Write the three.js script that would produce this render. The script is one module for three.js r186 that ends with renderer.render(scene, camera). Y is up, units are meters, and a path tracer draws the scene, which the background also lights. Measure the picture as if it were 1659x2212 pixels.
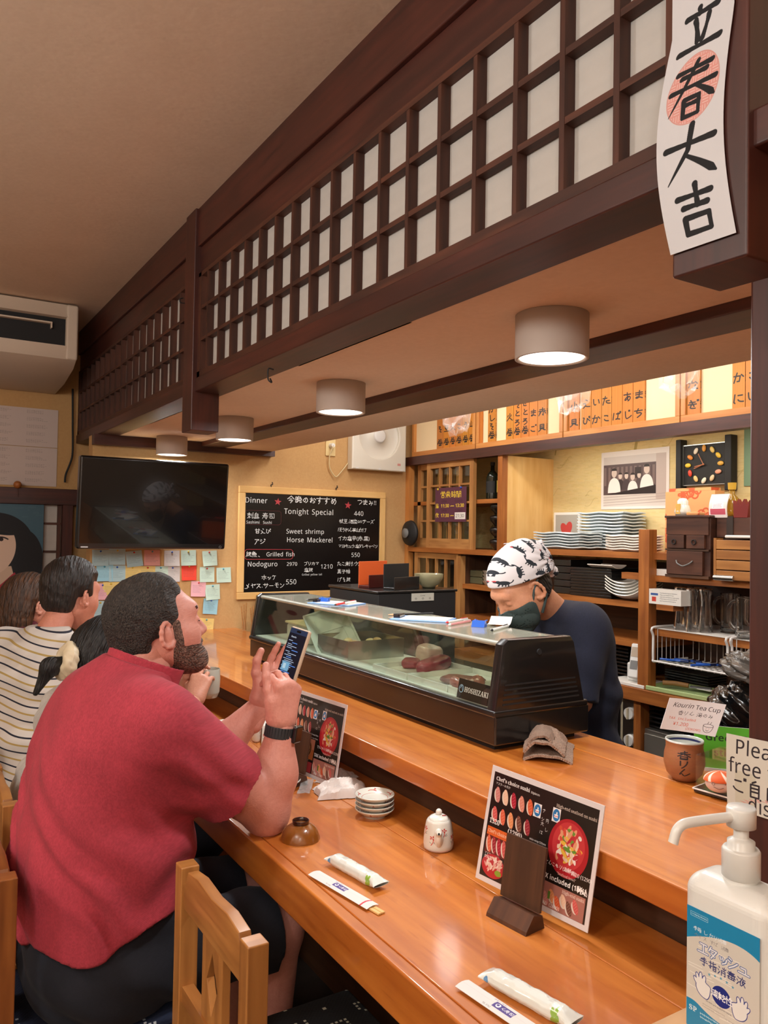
import * as THREE from 'three';
import { RoundedBoxGeometry } from 'three/addons/geometries/RoundedBoxGeometry.js';
import { mergeGeometries, toCreasedNormals } from 'three/addons/utils/BufferGeometryUtils.js';
import { RectAreaLightUniformsLib } from 'three/addons/lights/RectAreaLightUniformsLib.js';
import { Brush, Evaluator, SUBTRACTION } from 'three-bvh-csg';

// ---------- camera, exposure, lights ----------
const scene = new THREE.Scene();
scene.background = new THREE.Color(0, 0, 0);
const renderer = new THREE.WebGLRenderer({ antialias: true });
renderer.toneMapping = THREE.LinearToneMapping;
renderer.toneMappingExposure = 1.05;
renderer.shadowMap.enabled = true;
RectAreaLightUniformsLib.init();

const FOCAL = 1700, CX = 829.5, CY = 1106, EYE = 1.48, ROLL = 0.017;
const YAW = Math.atan(1059 / 1700), PITCH = Math.atan(43 / 1700);
const camera = new THREE.PerspectiveCamera(2 * Math.atan(CY / FOCAL) * 180 / Math.PI, 1659 / 2212, 0.05, 40);
const eye = new THREE.Vector3(0, EYE, 0);
const f0 = new THREE.Vector3(Math.sin(YAW), 0, -Math.cos(YAW)), r0 = new THREE.Vector3(Math.cos(YAW), 0, Math.sin(YAW)), u0 = new THREE.Vector3(0, 1, 0);
const camF = f0.clone().multiplyScalar(Math.cos(PITCH)).addScaledVector(u0, Math.sin(PITCH));
const camU0 = u0.clone().multiplyScalar(Math.cos(PITCH)).addScaledVector(f0, -Math.sin(PITCH));
const camR = r0.clone().multiplyScalar(Math.cos(ROLL)).addScaledVector(camU0, Math.sin(ROLL));
const camU = camU0.clone().multiplyScalar(Math.cos(ROLL)).addScaledVector(r0, -Math.sin(ROLL));
camera.position.copy(eye);
camera.up.copy(camU);
camera.lookAt(eye.clone().add(camF));
scene.add(camera);

const WARM = new THREE.Color(1.0, 0.9, 0.74), LAMP = new THREE.Color(0.99, 1.0, 1.0);
function areaLight(w, h, color, intensity, pos, look) {
  const l = new THREE.RectAreaLight(color, intensity, w, h);
  l.position.set(...pos); scene.add(l); l.lookAt(new THREE.Vector3(...look)); l.name = 'area_light';
  return l;
}
const I_DOWN = 165, I_CEIL = 2.95, I_BULB = 0.45, I_TUBE = 27, I_PANEL = 10;

// a pixel of the photograph is a direction; the plane it is cut with is the surface the thing stands on or against
const rayOf = (px, py) => camR.clone().multiplyScalar((px - CX) / FOCAL).addScaledVector(camU, -(py - CY) / FOCAL).add(camF);
const onP = (px, py, ax, v) => { const d = rayOf(px, py), t = (v - eye.getComponent(ax)) / d.getComponent(ax); return eye.clone().addScaledVector(d, t); };
const onX = (px, py, x) => onP(px, py, 0, x), onY = (px, py, y) => onP(px, py, 1, y), onZ = (px, py, z) => onP(px, py, 2, z);
const V = (x, y, z) => new THREE.Vector3(x, y, z);

// ---------- random, noise ----------
function rng(seed) { let s = seed >>> 0; return () => { s = (s + 0x6d2b79f5) | 0; let t = Math.imul(s ^ (s >>> 15), 1 | s); t = (t + Math.imul(t ^ (t >>> 7), 61 | t)) ^ t; return ((t ^ (t >>> 14)) >>> 0) / 4294967296; }; }
const hash = (x, y, s) => { let h = Math.imul(x, 374761393) + Math.imul(y, 668265263) + Math.imul(s, 1274126177); h = Math.imul(h ^ (h >>> 13), 1274126177); return ((h ^ (h >>> 16)) >>> 0) / 4294967296; };
function vnoise(x, y, s = 0) {
  const xi = Math.floor(x), yi = Math.floor(y), a = x - xi, b = y - yi, u = a * a * (3 - 2 * a), v = b * b * (3 - 2 * b);
  return (hash(xi, yi, s) * (1 - u) + hash(xi + 1, yi, s) * u) * (1 - v) + (hash(xi, yi + 1, s) * (1 - u) + hash(xi + 1, yi + 1, s) * u) * v;
}
const fbm = (x, y, s = 0, o = 4) => { let r = 0, a = 0.5, n = 0; for (let i = 0; i < o; i++) { r += a * vnoise(x, y, s + i * 17); n += a; a *= 0.5; x *= 2.03; y *= 2.03; } return r / n; };
function dataTex(w, h, fn, srgb = true) {
  const d = new Uint8Array(w * h * 4);
  for (let y = 0; y < h; y++) for (let x = 0; x < w; x++) { const c = fn(x / w, y / h), o = (y * w + x) * 4; d[o] = c[0]; d[o + 1] = c[1]; d[o + 2] = c[2]; d[o + 3] = 255; }
  const t = new THREE.DataTexture(d, w, h, THREE.RGBAFormat);
  t.wrapS = t.wrapT = THREE.MirroredRepeatWrapping; t.magFilter = THREE.LinearFilter; t.minFilter = THREE.LinearMipmapLinearFilter; t.generateMipmaps = true;
  if (srgb) t.colorSpace = THREE.SRGBColorSpace;
  t.needsUpdate = true; return t;
}
const clamp = (v, a, b) => Math.min(b, Math.max(a, v));
const mixc = (a, b, t) => [a[0] + (b[0] - a[0]) * t, a[1] + (b[1] - a[1]) * t, a[2] + (b[2] - a[2]) * t];
// grain runs along u; the texture covers 1 m x 1 m unless repeated
function woodTex(light, dark, seed, { fine = 90, rings = 7, contrast = 1, pores = 0.25, size = 512 } = {}) {
  return dataTex(size, size, (u, v) => {
    const warp = fbm(u * 2.2, v * 5, seed) * 1.6;
    const ring = 0.5 + 0.5 * Math.sin((v * rings + warp * 1.4) * 6.283);
    const g = fbm(u * 5, v * fine, seed + 5, 3), p = vnoise(u * 14, v * fine * 2.2, seed + 9);
    let t = clamp(0.30 * ring + 0.7 * g, 0, 1); t = clamp(0.5 + (t - 0.5) * contrast * 1.5, 0, 1);
    if (p > 0.82) t = clamp(t + (p - 0.82) * pores * 6, 0, 1);
    return mixc(light, dark, t);
  });
}
function plasterTex(a, b, seed, freq = 60) { return dataTex(512, 512, (u, v) => mixc(a, b, clamp(0.55 * fbm(u * 6, v * 6, seed) + 0.45 * fbm(u * freq, v * freq, seed + 3, 2), 0, 1))); }
const rep = (t, x, y) => { const c = t.clone(); c.repeat.set(x, y); c.needsUpdate = true; return c; };
function canvasTex(w, h, draw) {
  const c = document.createElement('canvas'); c.width = w; c.height = h;
  const g = c.getContext('2d'); draw(g, w, h);
  const t = new THREE.CanvasTexture(c); t.colorSpace = THREE.SRGBColorSpace; t.anisotropy = 8; return t;
}
const bumpNoise = dataTex(512, 512, (u, v) => { const n = 255 * clamp(fbm(u * 70, v * 70, 91, 3), 0, 1); return [n, n, n]; }, false);
const bumpWeave = dataTex(256, 256, (u, v) => { const n = 128 + 60 * Math.sin(u * 6.283 * 40) * Math.sin(v * 6.283 * 40) + 50 * (vnoise(u * 120, v * 120, 4) - 0.5); return [n, n, n]; }, false);

const std = (o) => new THREE.MeshStandardMaterial(o), phy = (o) => new THREE.MeshPhysicalMaterial(o);
const col = (r, g, b) => new THREE.Color().setRGB(r / 255, g / 255, b / 255, THREE.SRGBColorSpace);
const M = {
  counter: phy({ map: woodTex([212, 130, 52], [172, 90, 28], 11, { fine: 60, rings: 5, contrast: 0.8, pores: 0.35, size: 1024 }), roughness: 0.4, clearcoat: 0.8, clearcoatRoughness: 0.08, bumpMap: bumpNoise, bumpScale: 0.0002 }),
  beam: phy({ map: woodTex([84, 37, 26], [48, 19, 13], 21, { fine: 80, rings: 3, contrast: 0.8 }), roughness: 0.5, clearcoat: 0.25, clearcoatRoughness: 0.35 }),
  muntin: std({ map: woodTex([92, 50, 32], [54, 28, 19], 23, { fine: 80, rings: 2 }), roughness: 0.6 }),
  shelf: std({ map: woodTex([186, 116, 54], [140, 78, 30], 31, { fine: 70, rings: 4 }), roughness: 0.5 }),
  lattice: std({ map: woodTex([196, 144, 84], [156, 104, 54], 33, { fine: 80, rings: 3 }), roughness: 0.6 }),
  pale: std({ map: woodTex([236, 196, 130], [214, 164, 94], 35, { fine: 40, rings: 4, contrast: 0.8 }), roughness: 0.6 }),
  cedar: std({ map: woodTex([206, 138, 62], [172, 100, 36], 37, { fine: 90, rings: 4 }), roughness: 0.55 }),
  cedarFrame: std({ map: woodTex([214, 152, 84], [188, 120, 58], 39, { fine: 60, rings: 2 }), roughness: 0.5 }),
  chair: phy({ map: woodTex([190, 132, 70], [148, 94, 44], 41, { fine: 70, rings: 4 }), roughness: 0.45, clearcoat: 0.3, clearcoatRoughness: 0.25 }),
  chairDark: phy({ map: woodTex([166, 100, 46], [118, 64, 26], 43, { fine: 70, rings: 4 }), roughness: 0.4, clearcoat: 0.4, clearcoatRoughness: 0.2 }),
  walnut: std({ map: woodTex([92, 60, 38], [58, 36, 22], 45, { fine: 80, rings: 3 }), roughness: 0.5 }),
  tansu: std({ map: woodTex([96, 58, 40], [58, 32, 22], 47, { fine: 70, rings: 3 }), roughness: 0.55 }),
  ceiling: std({ map: plasterTex([230, 206, 182], [216, 190, 164], 51, 90), roughness: 0.95, bumpMap: bumpNoise, bumpScale: 0.0004 }),
  wallFar: std({ map: plasterTex([206, 166, 112], [190, 148, 96], 55, 120), roughness: 0.95, bumpMap: bumpNoise, bumpScale: 0.0006 }),
  wallBack: std({ map: plasterTex([226, 206, 150], [206, 182, 118], 57, 40), roughness: 0.9 }),
  floor: std({ map: plasterTex([70, 58, 50], [44, 36, 32], 59, 30), roughness: 0.7 }),
  paper: std({ color: col(214, 206, 194), roughness: 0.9 }),
  white: std({ color: col(232, 228, 220), roughness: 0.5 }),
  whitePlastic: phy({ color: col(226, 226, 222), roughness: 0.35 }),
  porcelain: phy({ color: col(226, 224, 214), roughness: 0.25, clearcoat: 0.6, clearcoatRoughness: 0.08 }),
  black: phy({ color: col(18, 18, 19), roughness: 0.3, clearcoat: 0.6, clearcoatRoughness: 0.1 }),
  blackMatte: std({ color: col(24, 24, 25), roughness: 0.6 }),
  blackLacquer: phy({ color: col(20, 18, 18), roughness: 0.3, clearcoat: 0.5, clearcoatRoughness: 0.1 }),
  grey: std({ color: col(120, 120, 118), roughness: 0.5 }),
  steel: std({ color: col(190, 190, 186), roughness: 0.28, metalness: 1 }),
  glass: phy({ color: 0xffffff, roughness: 0.03, transmission: 1, thickness: 0, ior: 1.5 }),
  solidGlass: phy({ color: 0xffffff, roughness: 0.02, transmission: 1, thickness: 0.003, ior: 1.5 }),
  film: phy({ color: col(240, 240, 238), roughness: 0.12, transmission: 0.82, thickness: 0, ior: 1.45 }),
  red: std({ color: col(200, 50, 44), roughness: 0.6 }),
  blue: phy({ color: col(30, 90, 190), roughness: 0.4, clearcoat: 0.4 }),
};

// ---------- geometry helpers ----------
// uv in metres by dominant normal; grain axis g (0 x, 1 y, 2 z) becomes u
function uvm(geo, g = 2, off = 0) {
  if (geo.index) geo = geo.toNonIndexed();
  const p = geo.attributes.position, n = geo.attributes.normal, uv = new Float32Array(p.count * 2);
  for (let i = 0; i < p.count; i += 3) {
    let nx = 0, ny = 0, nz = 0;
    for (let k = 0; k < 3; k++) { nx += n.getX(i + k); ny += n.getY(i + k); nz += n.getZ(i + k); }
    nx = Math.abs(nx); ny = Math.abs(ny); nz = Math.abs(nz);
    const ax = nx >= ny && nx >= nz ? 0 : ny >= nz ? 1 : 2;
    const others = [0, 1, 2].filter((q) => q !== ax);
    let a = others.includes(g) ? g : others[0], b = others.find((q) => q !== a);
    for (let k = 0; k < 3; k++) { uv[(i + k) * 2] = p.getComponent(i + k, a) + off; uv[(i + k) * 2 + 1] = p.getComponent(i + k, b) + off * 1.7; }
  }
  geo.setAttribute('uv', new THREE.BufferAttribute(uv, 2));
  return geo;
}
let uvSeed = 0;
// box given by its two corners
function box(x0, x1, y0, y1, z0, z1, { r = 0, g = 2, seg = 1 } = {}) {
  if (x1 < x0) [x0, x1] = [x1, x0]; if (y1 < y0) [y0, y1] = [y1, y0]; if (z1 < z0) [z0, z1] = [z1, z0];
  const w = x1 - x0, h = y1 - y0, d = z1 - z0, rr = Math.min(r, w * 0.49, h * 0.49, d * 0.49);
  let geo = rr > 0 ? new RoundedBoxGeometry(w, h, d, seg + 1, rr) : new THREE.BoxGeometry(w, h, d);
  geo.translate((x0 + x1) / 2, (y0 + y1) / 2, (z0 + z1) / 2);
  uvSeed = (uvSeed + 0.37) % 7;
  return uvm(geo, g, uvSeed);
}
const cbox = (cx, cy, cz, w, h, d, o) => box(cx - w / 2, cx + w / 2, cy - h / 2, cy + h / 2, cz - d / 2, cz + d / 2, o);
function lathe(pts, seg = 40) { return new THREE.LatheGeometry(pts.map(([r, y]) => new THREE.Vector2(Math.max(r, 1e-5), y)), seg); }
function cyl(r0_, r1_, y0, y1, seg = 24) { return new THREE.CylinderGeometry(r1_, r0_, y1 - y0, seg).translate(0, (y0 + y1) / 2, 0); }
function tube(pts, r, seg = 24, rad = 8, closed = false) { return new THREE.TubeGeometry(new THREE.CatmullRomCurve3(pts.map((p) => (p.isVector3 ? p : V(...p))), closed, 'catmullrom', 0.4), seg, r, rad, closed); }
function rod(a, b, r, rad = 8) {
  const d = b.clone().sub(a), L = d.length();
  const geo = new THREE.CylinderGeometry(r, r, L, rad);
  geo.applyQuaternion(new THREE.Quaternion().setFromUnitVectors(V(0, 1, 0), d.normalize()));
  return geo.translate((a.x + b.x) / 2, (a.y + b.y) / 2, (a.z + b.z) / 2);
}
function extrude(pts, depth, bevel = 0, holes = []) {
  const s = new THREE.Shape(pts.map((p) => new THREE.Vector2(...p)));
  for (const h of holes) s.holes.push(new THREE.Path(h.map((p) => new THREE.Vector2(...p))));
  return new THREE.ExtrudeGeometry(s, { depth, bevelEnabled: bevel > 0, bevelSize: bevel, bevelThickness: bevel, bevelSegments: 2, curveSegments: 12 });
}
function merge(list) {
  const l = list.map((g) => { g = g.index ? g.toNonIndexed() : g; for (const k of Object.keys(g.attributes)) if (!['position', 'normal', 'uv'].includes(k)) g.deleteAttribute(k); if (!g.attributes.uv) g.setAttribute('uv', new THREE.BufferAttribute(new Float32Array(g.attributes.position.count * 2), 2)); return g; });
  return l.length === 1 ? l[0] : mergeGeometries(l);
}
// a surface from a grid function f(u, v) -> Vector3
function grid(nu, nv, f) {
  const pos = [], uv = [], idx = [];
  for (let j = 0; j <= nv; j++) for (let i = 0; i <= nu; i++) { const p = f(i / nu, j / nv); pos.push(p.x, p.y, p.z); uv.push(i / nu, j / nv); }
  for (let j = 0; j < nv; j++) for (let i = 0; i < nu; i++) { const a = j * (nu + 1) + i, b = a + 1, c = a + nu + 1, d = c + 1; idx.push(a, b, d, a, d, c); }
  const g = new THREE.BufferGeometry(); g.setAttribute('position', new THREE.Float32BufferAttribute(pos, 3)); g.setAttribute('uv', new THREE.Float32BufferAttribute(uv, 2)); g.setIndex(idx); g.computeVertexNormals(); return g;
}
// a thin sheet with thickness from a grid function
function sheet(nu, nv, f, t) {
  const top = grid(nu, nv, f), n = top.attributes.normal, P = top.attributes.position, W = nu + 1;
  const pos = [...P.array], uv = [...top.attributes.uv.array], idx = [...top.index.array], N = P.count;
  for (let i = 0; i < N; i++) { pos.push(P.getX(i) - n.getX(i) * t, P.getY(i) - n.getY(i) * t, P.getZ(i) - n.getZ(i) * t); uv.push(uv[i * 2], uv[i * 2 + 1]); }
  for (let k = 0; k < top.index.count; k += 3) { const a = top.index.getX(k), b = top.index.getX(k + 1), c = top.index.getX(k + 2); idx.push(a + N, c + N, b + N); }
  const edge = (a, b) => idx.push(a, a + N, b, b, a + N, b + N);
  for (let i = 0; i < nu; i++) { edge(i + 1, i); edge(nv * W + i, nv * W + i + 1); }
  for (let j = 0; j < nv; j++) { edge(j * W, (j + 1) * W); edge((j + 1) * W + nu, j * W + nu); }
  const g = new THREE.BufferGeometry(); g.setAttribute('position', new THREE.Float32BufferAttribute(pos, 3)); g.setAttribute('uv', new THREE.Float32BufferAttribute(uv, 2)); g.setIndex(idx);
  return toCreasedNormals(g, 0.6);
}

// ---------- object helpers ----------
const ORD = ['lowest', 'second lowest', 'third from the bottom', 'fourth from the bottom', 'fifth from the bottom', 'sixth from the bottom', 'seventh from the bottom', 'eighth from the bottom', 'ninth from the bottom', 'tenth from the bottom', 'eleventh from the bottom', 'twelfth from the bottom'];
const nth = (k, n) => (k === n - 1 ? 'topmost' : ORD[k]);
const taken = new Map();
function numbered(n) { const k = taken.get(n) ?? 0; taken.set(n, k + 1); return k ? n + '_' + String(k).padStart(3, '0') : n; }
function tag(o, label, category, group, kind) { o.userData.label = label; o.userData.category = category; if (group) o.userData.group = group; if (kind) o.userData.kind = kind; return o; }
function mk(name, geo, mat) { const m = new THREE.Mesh(Array.isArray(geo) ? merge(geo) : geo, mat); m.name = name; m.castShadow = m.receiveShadow = true; return m; }
function part(parent, name, geo, mat, label) { const m = mk(name, geo, mat); parent.add(m); if (label) m.userData.label = label; return m; }
function thing(name, label, category, { at = [0, 0, 0], turn = 0, group, kind } = {}) {
  const o = new THREE.Group(); o.name = numbered(name); scene.add(o); o.position.set(...(at.isVector3 ? at.toArray() : at)); o.rotation.y = turn;
  return tag(o, label, category, group, kind);
}
function solo(name, geo, mat, label, category, { at, turn, group, kind } = {}) {
  const m = mk(numbered(name), geo, mat); scene.add(m); if (at) m.position.set(...(at.isVector3 ? at.toArray() : at)); if (turn) m.rotation.y = turn;
  return tag(m, label, category, group, kind);
}
function dup(src, { at, turn, label, group } = {}) {
  const r = src.clone(); r.name = numbered(src.name.replace(/_\d{3}$/, '')); r.userData = { ...src.userData }; scene.add(r);
  if (at) r.position.set(...(at.isVector3 ? at.toArray() : at)); if (turn !== undefined) r.rotation.y = turn; if (label) r.userData.label = label; if (group) r.userData.group = group;
  return r;
}
const struct = (name, geo, mat, label) => { const m = mk(name, geo, mat); scene.add(m); return tag(m, label, 'structure', undefined, 'structure'); };
// ---------- the room ----------
const Y_LOW = 0.74, X_LOW = 0.746, Y_UP = 0.895, X_UP = 1.132, Z_WALL = -4.45, X_CAB = 2.96, X_BACK = 3.34, Y_SOF = 1.98, Y_CEIL = 2.655, Z_NEAR = 1.9, X_LEFT = -2.0;
struct('floor', box(X_LEFT, 3.5, -0.1, 0, -5.2, Z_NEAR + 0.1), M.floor, 'dark stone floor of the restaurant').userData.category = 'floor';
struct('ceiling', box(X_LEFT, 0.93, Y_CEIL, Y_CEIL + 0.1, -5.1, Z_NEAR), M.ceiling, 'beige textured ceiling above the customers').userData.category = 'ceiling';
struct('ceiling_001', box(1.03, 1.94, Y_SOF, Y_SOF + 0.1, -4.6, Z_NEAR), M.ceiling, 'low beige ceiling above the sushi counter').userData.category = 'ceiling';
struct('ceiling_002', box(1.84, 3.45, 2.5, 2.6, -4.6, Z_NEAR), M.ceiling, 'pale ceiling above the kitchen aisle').userData.category = 'ceiling';
struct('wall_transom', box(1.05, 1.09, Y_SOF + 0.1, Y_CEIL + 0.1, -5.1, Z_NEAR), M.ceiling, 'plaster wall hidden behind the shoji transom').userData.category = 'wall';
{ // underside strip between the slim dark moulding and the kitchen opening
  struct('trim_1', box(1.49, 1.634, 1.954, Y_SOF + 0.01, -4.46, Z_NEAR, { r: 0.004 }), M.beam, 'slim dark red wooden moulding across the low ceiling').userData.category = 'trim';
  struct('wall_bulkhead', box(1.634, 1.93, 1.9545, Y_SOF + 0.6, -4.46, Z_NEAR), M.ceiling, 'beige bulkhead between the low ceiling and the kitchen opening').userData.category = 'wall';
}
struct('wall_far', box(X_LEFT, 1.0, 0, Y_CEIL + 0.1, -5.1, -5.0), M.wallFar, 'far tan wall beside the sliding door').userData.category = 'wall';
struct('wall_partition', merge([box(0.905, 3.45, 0, Y_SOF, -4.55, Z_WALL), box(1.1, 3.45, Y_SOF, Y_SOF + 0.6, -4.55, Z_WALL)]), M.wallFar, 'tan wall behind the television and chalkboard').userData.category = 'wall';
struct('wall_left', box(X_LEFT - 0.1, X_LEFT, 0, Y_CEIL + 0.1, -5.1, Z_NEAR + 0.1), M.ceiling, 'beige plaster side wall behind the customers').userData.category = 'wall';
struct('wall_near', box(X_LEFT - 0.1, 3.5, 0, Y_CEIL + 0.1, Z_NEAR, Z_NEAR + 0.1), M.ceiling, 'beige plaster wall at the entrance end').userData.category = 'wall';
{
  // kitchen back wall: yellow paper with faint brushed cranes
  const t = canvasTex(1024, 512, (g, w, h) => {
    for (let i = 0; i < 9000; i++) { const r = hash(i, 1, 7), x = hash(i, 2, 7) * w, y = hash(i, 3, 7) * h; if (i === 0) { g.fillStyle = 'rgb(222,202,148)'; g.fillRect(0, 0, w, h); } g.fillStyle = `rgba(${190 + r * 50},${166 + r * 50},${96 + r * 60},0.18)`; g.fillRect(x, y, 14 + r * 20, 2 + r * 4); }
    g.strokeStyle = 'rgba(150,130,70,0.65)'; g.lineCap = 'round';
    for (const [x, y, s] of [[150, 150, 1], [240, 150, 1.1], [60, 120, 0.8], [640, 90, 0.9], [900, 200, 1]]) { for (let k = 0; k < 4; k++) { g.lineWidth = 3 + k; g.beginPath(); g.moveTo(x + k * 9, y); g.bezierCurveTo(x + 40 * s + k * 8, y + 20 * s, x + 20 * s, y + 90 * s, x + (26 + k * 12) * s, y + (150 + k * 20) * s); g.stroke(); } g.lineWidth = 6; g.beginPath(); g.moveTo(x - 10, y + 10); g.quadraticCurveTo(x + 10, y - 20, x + 40, y + 4); g.stroke(); }
    g.lineWidth = 2; for (let k = 0; k < 40; k++) { const x = hash(k, 5, 3) * w, y = hash(k, 6, 3) * h; g.strokeStyle = 'rgba(160,136,76,0.35)'; g.beginPath(); g.moveTo(x, y); g.bezierCurveTo(x + 30, y - 10, x + 20, y + 30, x + 60, y + 20); g.stroke(); }
  });
  t.wrapS = t.wrapT = THREE.RepeatWrapping;
  const g = box(X_BACK, X_BACK + 0.1, 0, 2.6, -4.55, Z_NEAR, { g: 2 });
  const tt = t; tt.repeat.set(-0.62, 1.0); tt.offset.set(0.15, 0.12);
  struct('wall_back', g, std({ map: tt, roughness: 0.9 }), 'yellow papered kitchen back wall with faint brushed cranes').userData.category = 'wall';
}
// main beams over the counter edge
const XB = 0.92;
struct('trim_2', box(XB, XB + 0.12, 1.98, 2.03, -5.0, Z_NEAR, { r: 0.004 }), M.beam, 'dark red lower beam under the shoji transom').userData.category = 'trim';
struct('trim_3', box(XB - 0.0, XB + 0.12, 2.515, Y_CEIL + 0.05, -5.0, Z_NEAR, { r: 0.004 }), M.beam, 'dark red head beam along the ceiling edge').userData.category = 'trim';
struct('trim_4', box(XB + 0.012, XB + 0.12, 2.415, 2.515, -5.0, Z_NEAR, { r: 0.003 }), M.beam, 'dark rail above the shoji panes').userData.category = 'trim';
// shoji transoms: two bays
const paneMat = std({ map: dataTex(256, 256, (u, v) => { const k = 0.5 * fbm(u * 40, v * 40, 3) + 0.5 * fbm(u * 8, v * 90, 5); return mixc([194, 189, 182], [184, 179, 172], k); }), roughness: 0.9 });
function transom(label, z0, z1, first, pitch) { // z0 near, z1 far
  const t = thing('shoji_transom', label, 'transom', { kind: 'structure' });
  const yb = 2.03, yt = 2.415, xf = XB + 0.006;
  part(t, 'rail', box(xf, xf + 0.05, yb, yb + 0.022, z1, z0), M.muntin); part(t, 'rail', box(xf, xf + 0.05, yt - 0.014, yt, z1, z0), M.muntin);
  part(t, 'stile', box(xf, xf + 0.05, yb, yt, z0 - 0.03, z0, { g: 1 }), M.muntin); part(t, 'stile', box(xf, xf + 0.05, yb, yt, z1, z1 + 0.03, { g: 1 }), M.muntin);
  const zs = []; for (let z = first; z > z1 + 0.05; z -= pitch) zs.push(z);
  const vb = box(0.001, 0.0255, yb + 0.022, yt - 0.014, -0.006, 0.006, { g: 1 });
  for (const z of zs) { const m = part(t, 'muntin', vb, M.muntin); m.position.set(xf, 0, z); }
  const ph = (yt - yb - 0.036) / 3;
  for (let k = 1; k < 3; k++) part(t, 'muntin', box(xf + 0.002, xf + 0.0245, yb + 0.022 + ph * k - 0.006, yb + 0.022 + ph * k + 0.006, z1 + 0.03, z0 - 0.03), M.muntin);
  const ed = [z0 - 0.02, ...zs, z1 + 0.02];
  const pg = new Map();
  for (let i = 0; i + 1 < ed.length; i++) for (let k = 0; k < 3; k++) {
    const w = ed[i] - ed[i + 1], key = w.toFixed(3);
    if (!pg.has(key)) pg.set(key, box(0, 0.003, 0, ph, -w, 0));
    const p = part(t, 'pane', pg.get(key), paneMat); p.position.set(xf + 0.026, yb + 0.022 + ph * k, ed[i]);
  }
  return t;
}
transom('shoji transom of dark lattice and white paper between the two hanging posts', -0.71, -2.80, -0.832, 0.117);
transom('narrow far shoji transom between the hanging post and the far wall', -2.905, -5.0, -3.02, 0.117);
transom('shoji transom on the entrance side of the post with the banner', 1.8, -0.2, 1.7, 0.117);
function hangingPost(label, z0, z1) { return struct(numbered('hanging_post'), box(0.908, 1.014, 1.838, Y_CEIL, z0, z1, { r: 0.004, g: 1 }), M.beam, label); }
hangingPost('dark hanging post between the two shoji transoms', -2.905, -2.797).userData.category = 'post';
hangingPost('dark hanging post carrying the white calligraphy banner', -0.712, -0.598).userData.category = 'post';
struct('pillar', box(1.17, 1.29, Y_UP, Y_SOF, -0.766, -0.645, { r: 0.006, g: 1 }), M.beam, 'dark red wooden pillar standing on the counter').userData.category = 'pillar';
struct('trim_5', box(0.90, 1.95, 1.925, 1.98, Z_WALL, Z_WALL + 0.06, { g: 0 }), M.beam, 'dark header beam above the television').userData.category = 'trim';

// ---------- lamps ----------
{
  const discMat = std({ color: 0xffffff, emissive: new THREE.Color(1, 0.93, 0.82), emissiveIntensity: 3.0 });
  const shell = phy({ color: col(186, 172, 160), roughness: 0.55 });
  const R = 0.083, yr = 1.88;
  const body = lathe([[0, Y_SOF - 0.0005], [R, Y_SOF - 0.0005], [R, yr], [R - 0.006, yr - 0.001], [R - 0.009, yr + 0.006], [R - 0.012, yr + 0.008]].map(([r, y]) => [r, y]), 48);
  const spots = [[1.262, -1.315], [1.272, -2.33], [1.29, -3.35], [1.28, -4.26]];
  const names = ['beside the calligraphy banner', 'above the middle of the fish case', 'beside the hanging post', 'in front of the television'];
  spots.forEach(([x, z], i) => {
    const t = thing('ceiling_downlight', 'white cylindrical ceiling light ' + names[i], 'lamp', { at: [x, 0, z], group: 'cylindrical downlights over the counter' });
    part(t, 'housing', body, shell);
    const d = part(t, 'lamp_diffuser', cyl(R - 0.011, R - 0.011, yr + 0.002, yr + 0.006, 40), discMat, 'glowing white diffuser'); d.castShadow = false;
    areaLight(0.13, 0.13, LAMP, I_DOWN, [x, yr - 0.004, z], [x, 0, z]);
  });
  // paper globe pendants over the customers
  [[-0.95, -0.4], [-1.3, -1.7], [-0.8, 1.2]].forEach(([x, z], i) => {
    const t = thing('globe_pendant', ['round paper globe pendant above the chairs near the camera end', 'round paper globe pendant above the far customers', 'round paper globe pendant by the entrance wall'][i], 'lamp', { at: [x, 2.26, z], group: 'paper globe pendants' });
    part(t, 'cord', rod(V(0, 0.14, 0), V(0, Y_CEIL - 2.26, 0), 0.004), M.blackMatte); part(t, 'ceiling_rose', cyl(0.05, 0.05, Y_CEIL - 2.26 - 0.02, Y_CEIL - 2.26, 24), M.white);
    const g = part(t, 'lamp_globe', new THREE.SphereGeometry(0.15, 32, 20), std({ color: 0xffffff, emissive: new THREE.Color(1, 0.85, 0.66), emissiveIntensity: 1.5 })); g.castShadow = false;
    const L = new THREE.PointLight(LAMP, I_CEIL); L.position.set(x, 2.26, z); L.castShadow = true; L.shadow.radius = 7; L.name = 'globe_light'; scene.add(L);
  });
}

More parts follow.
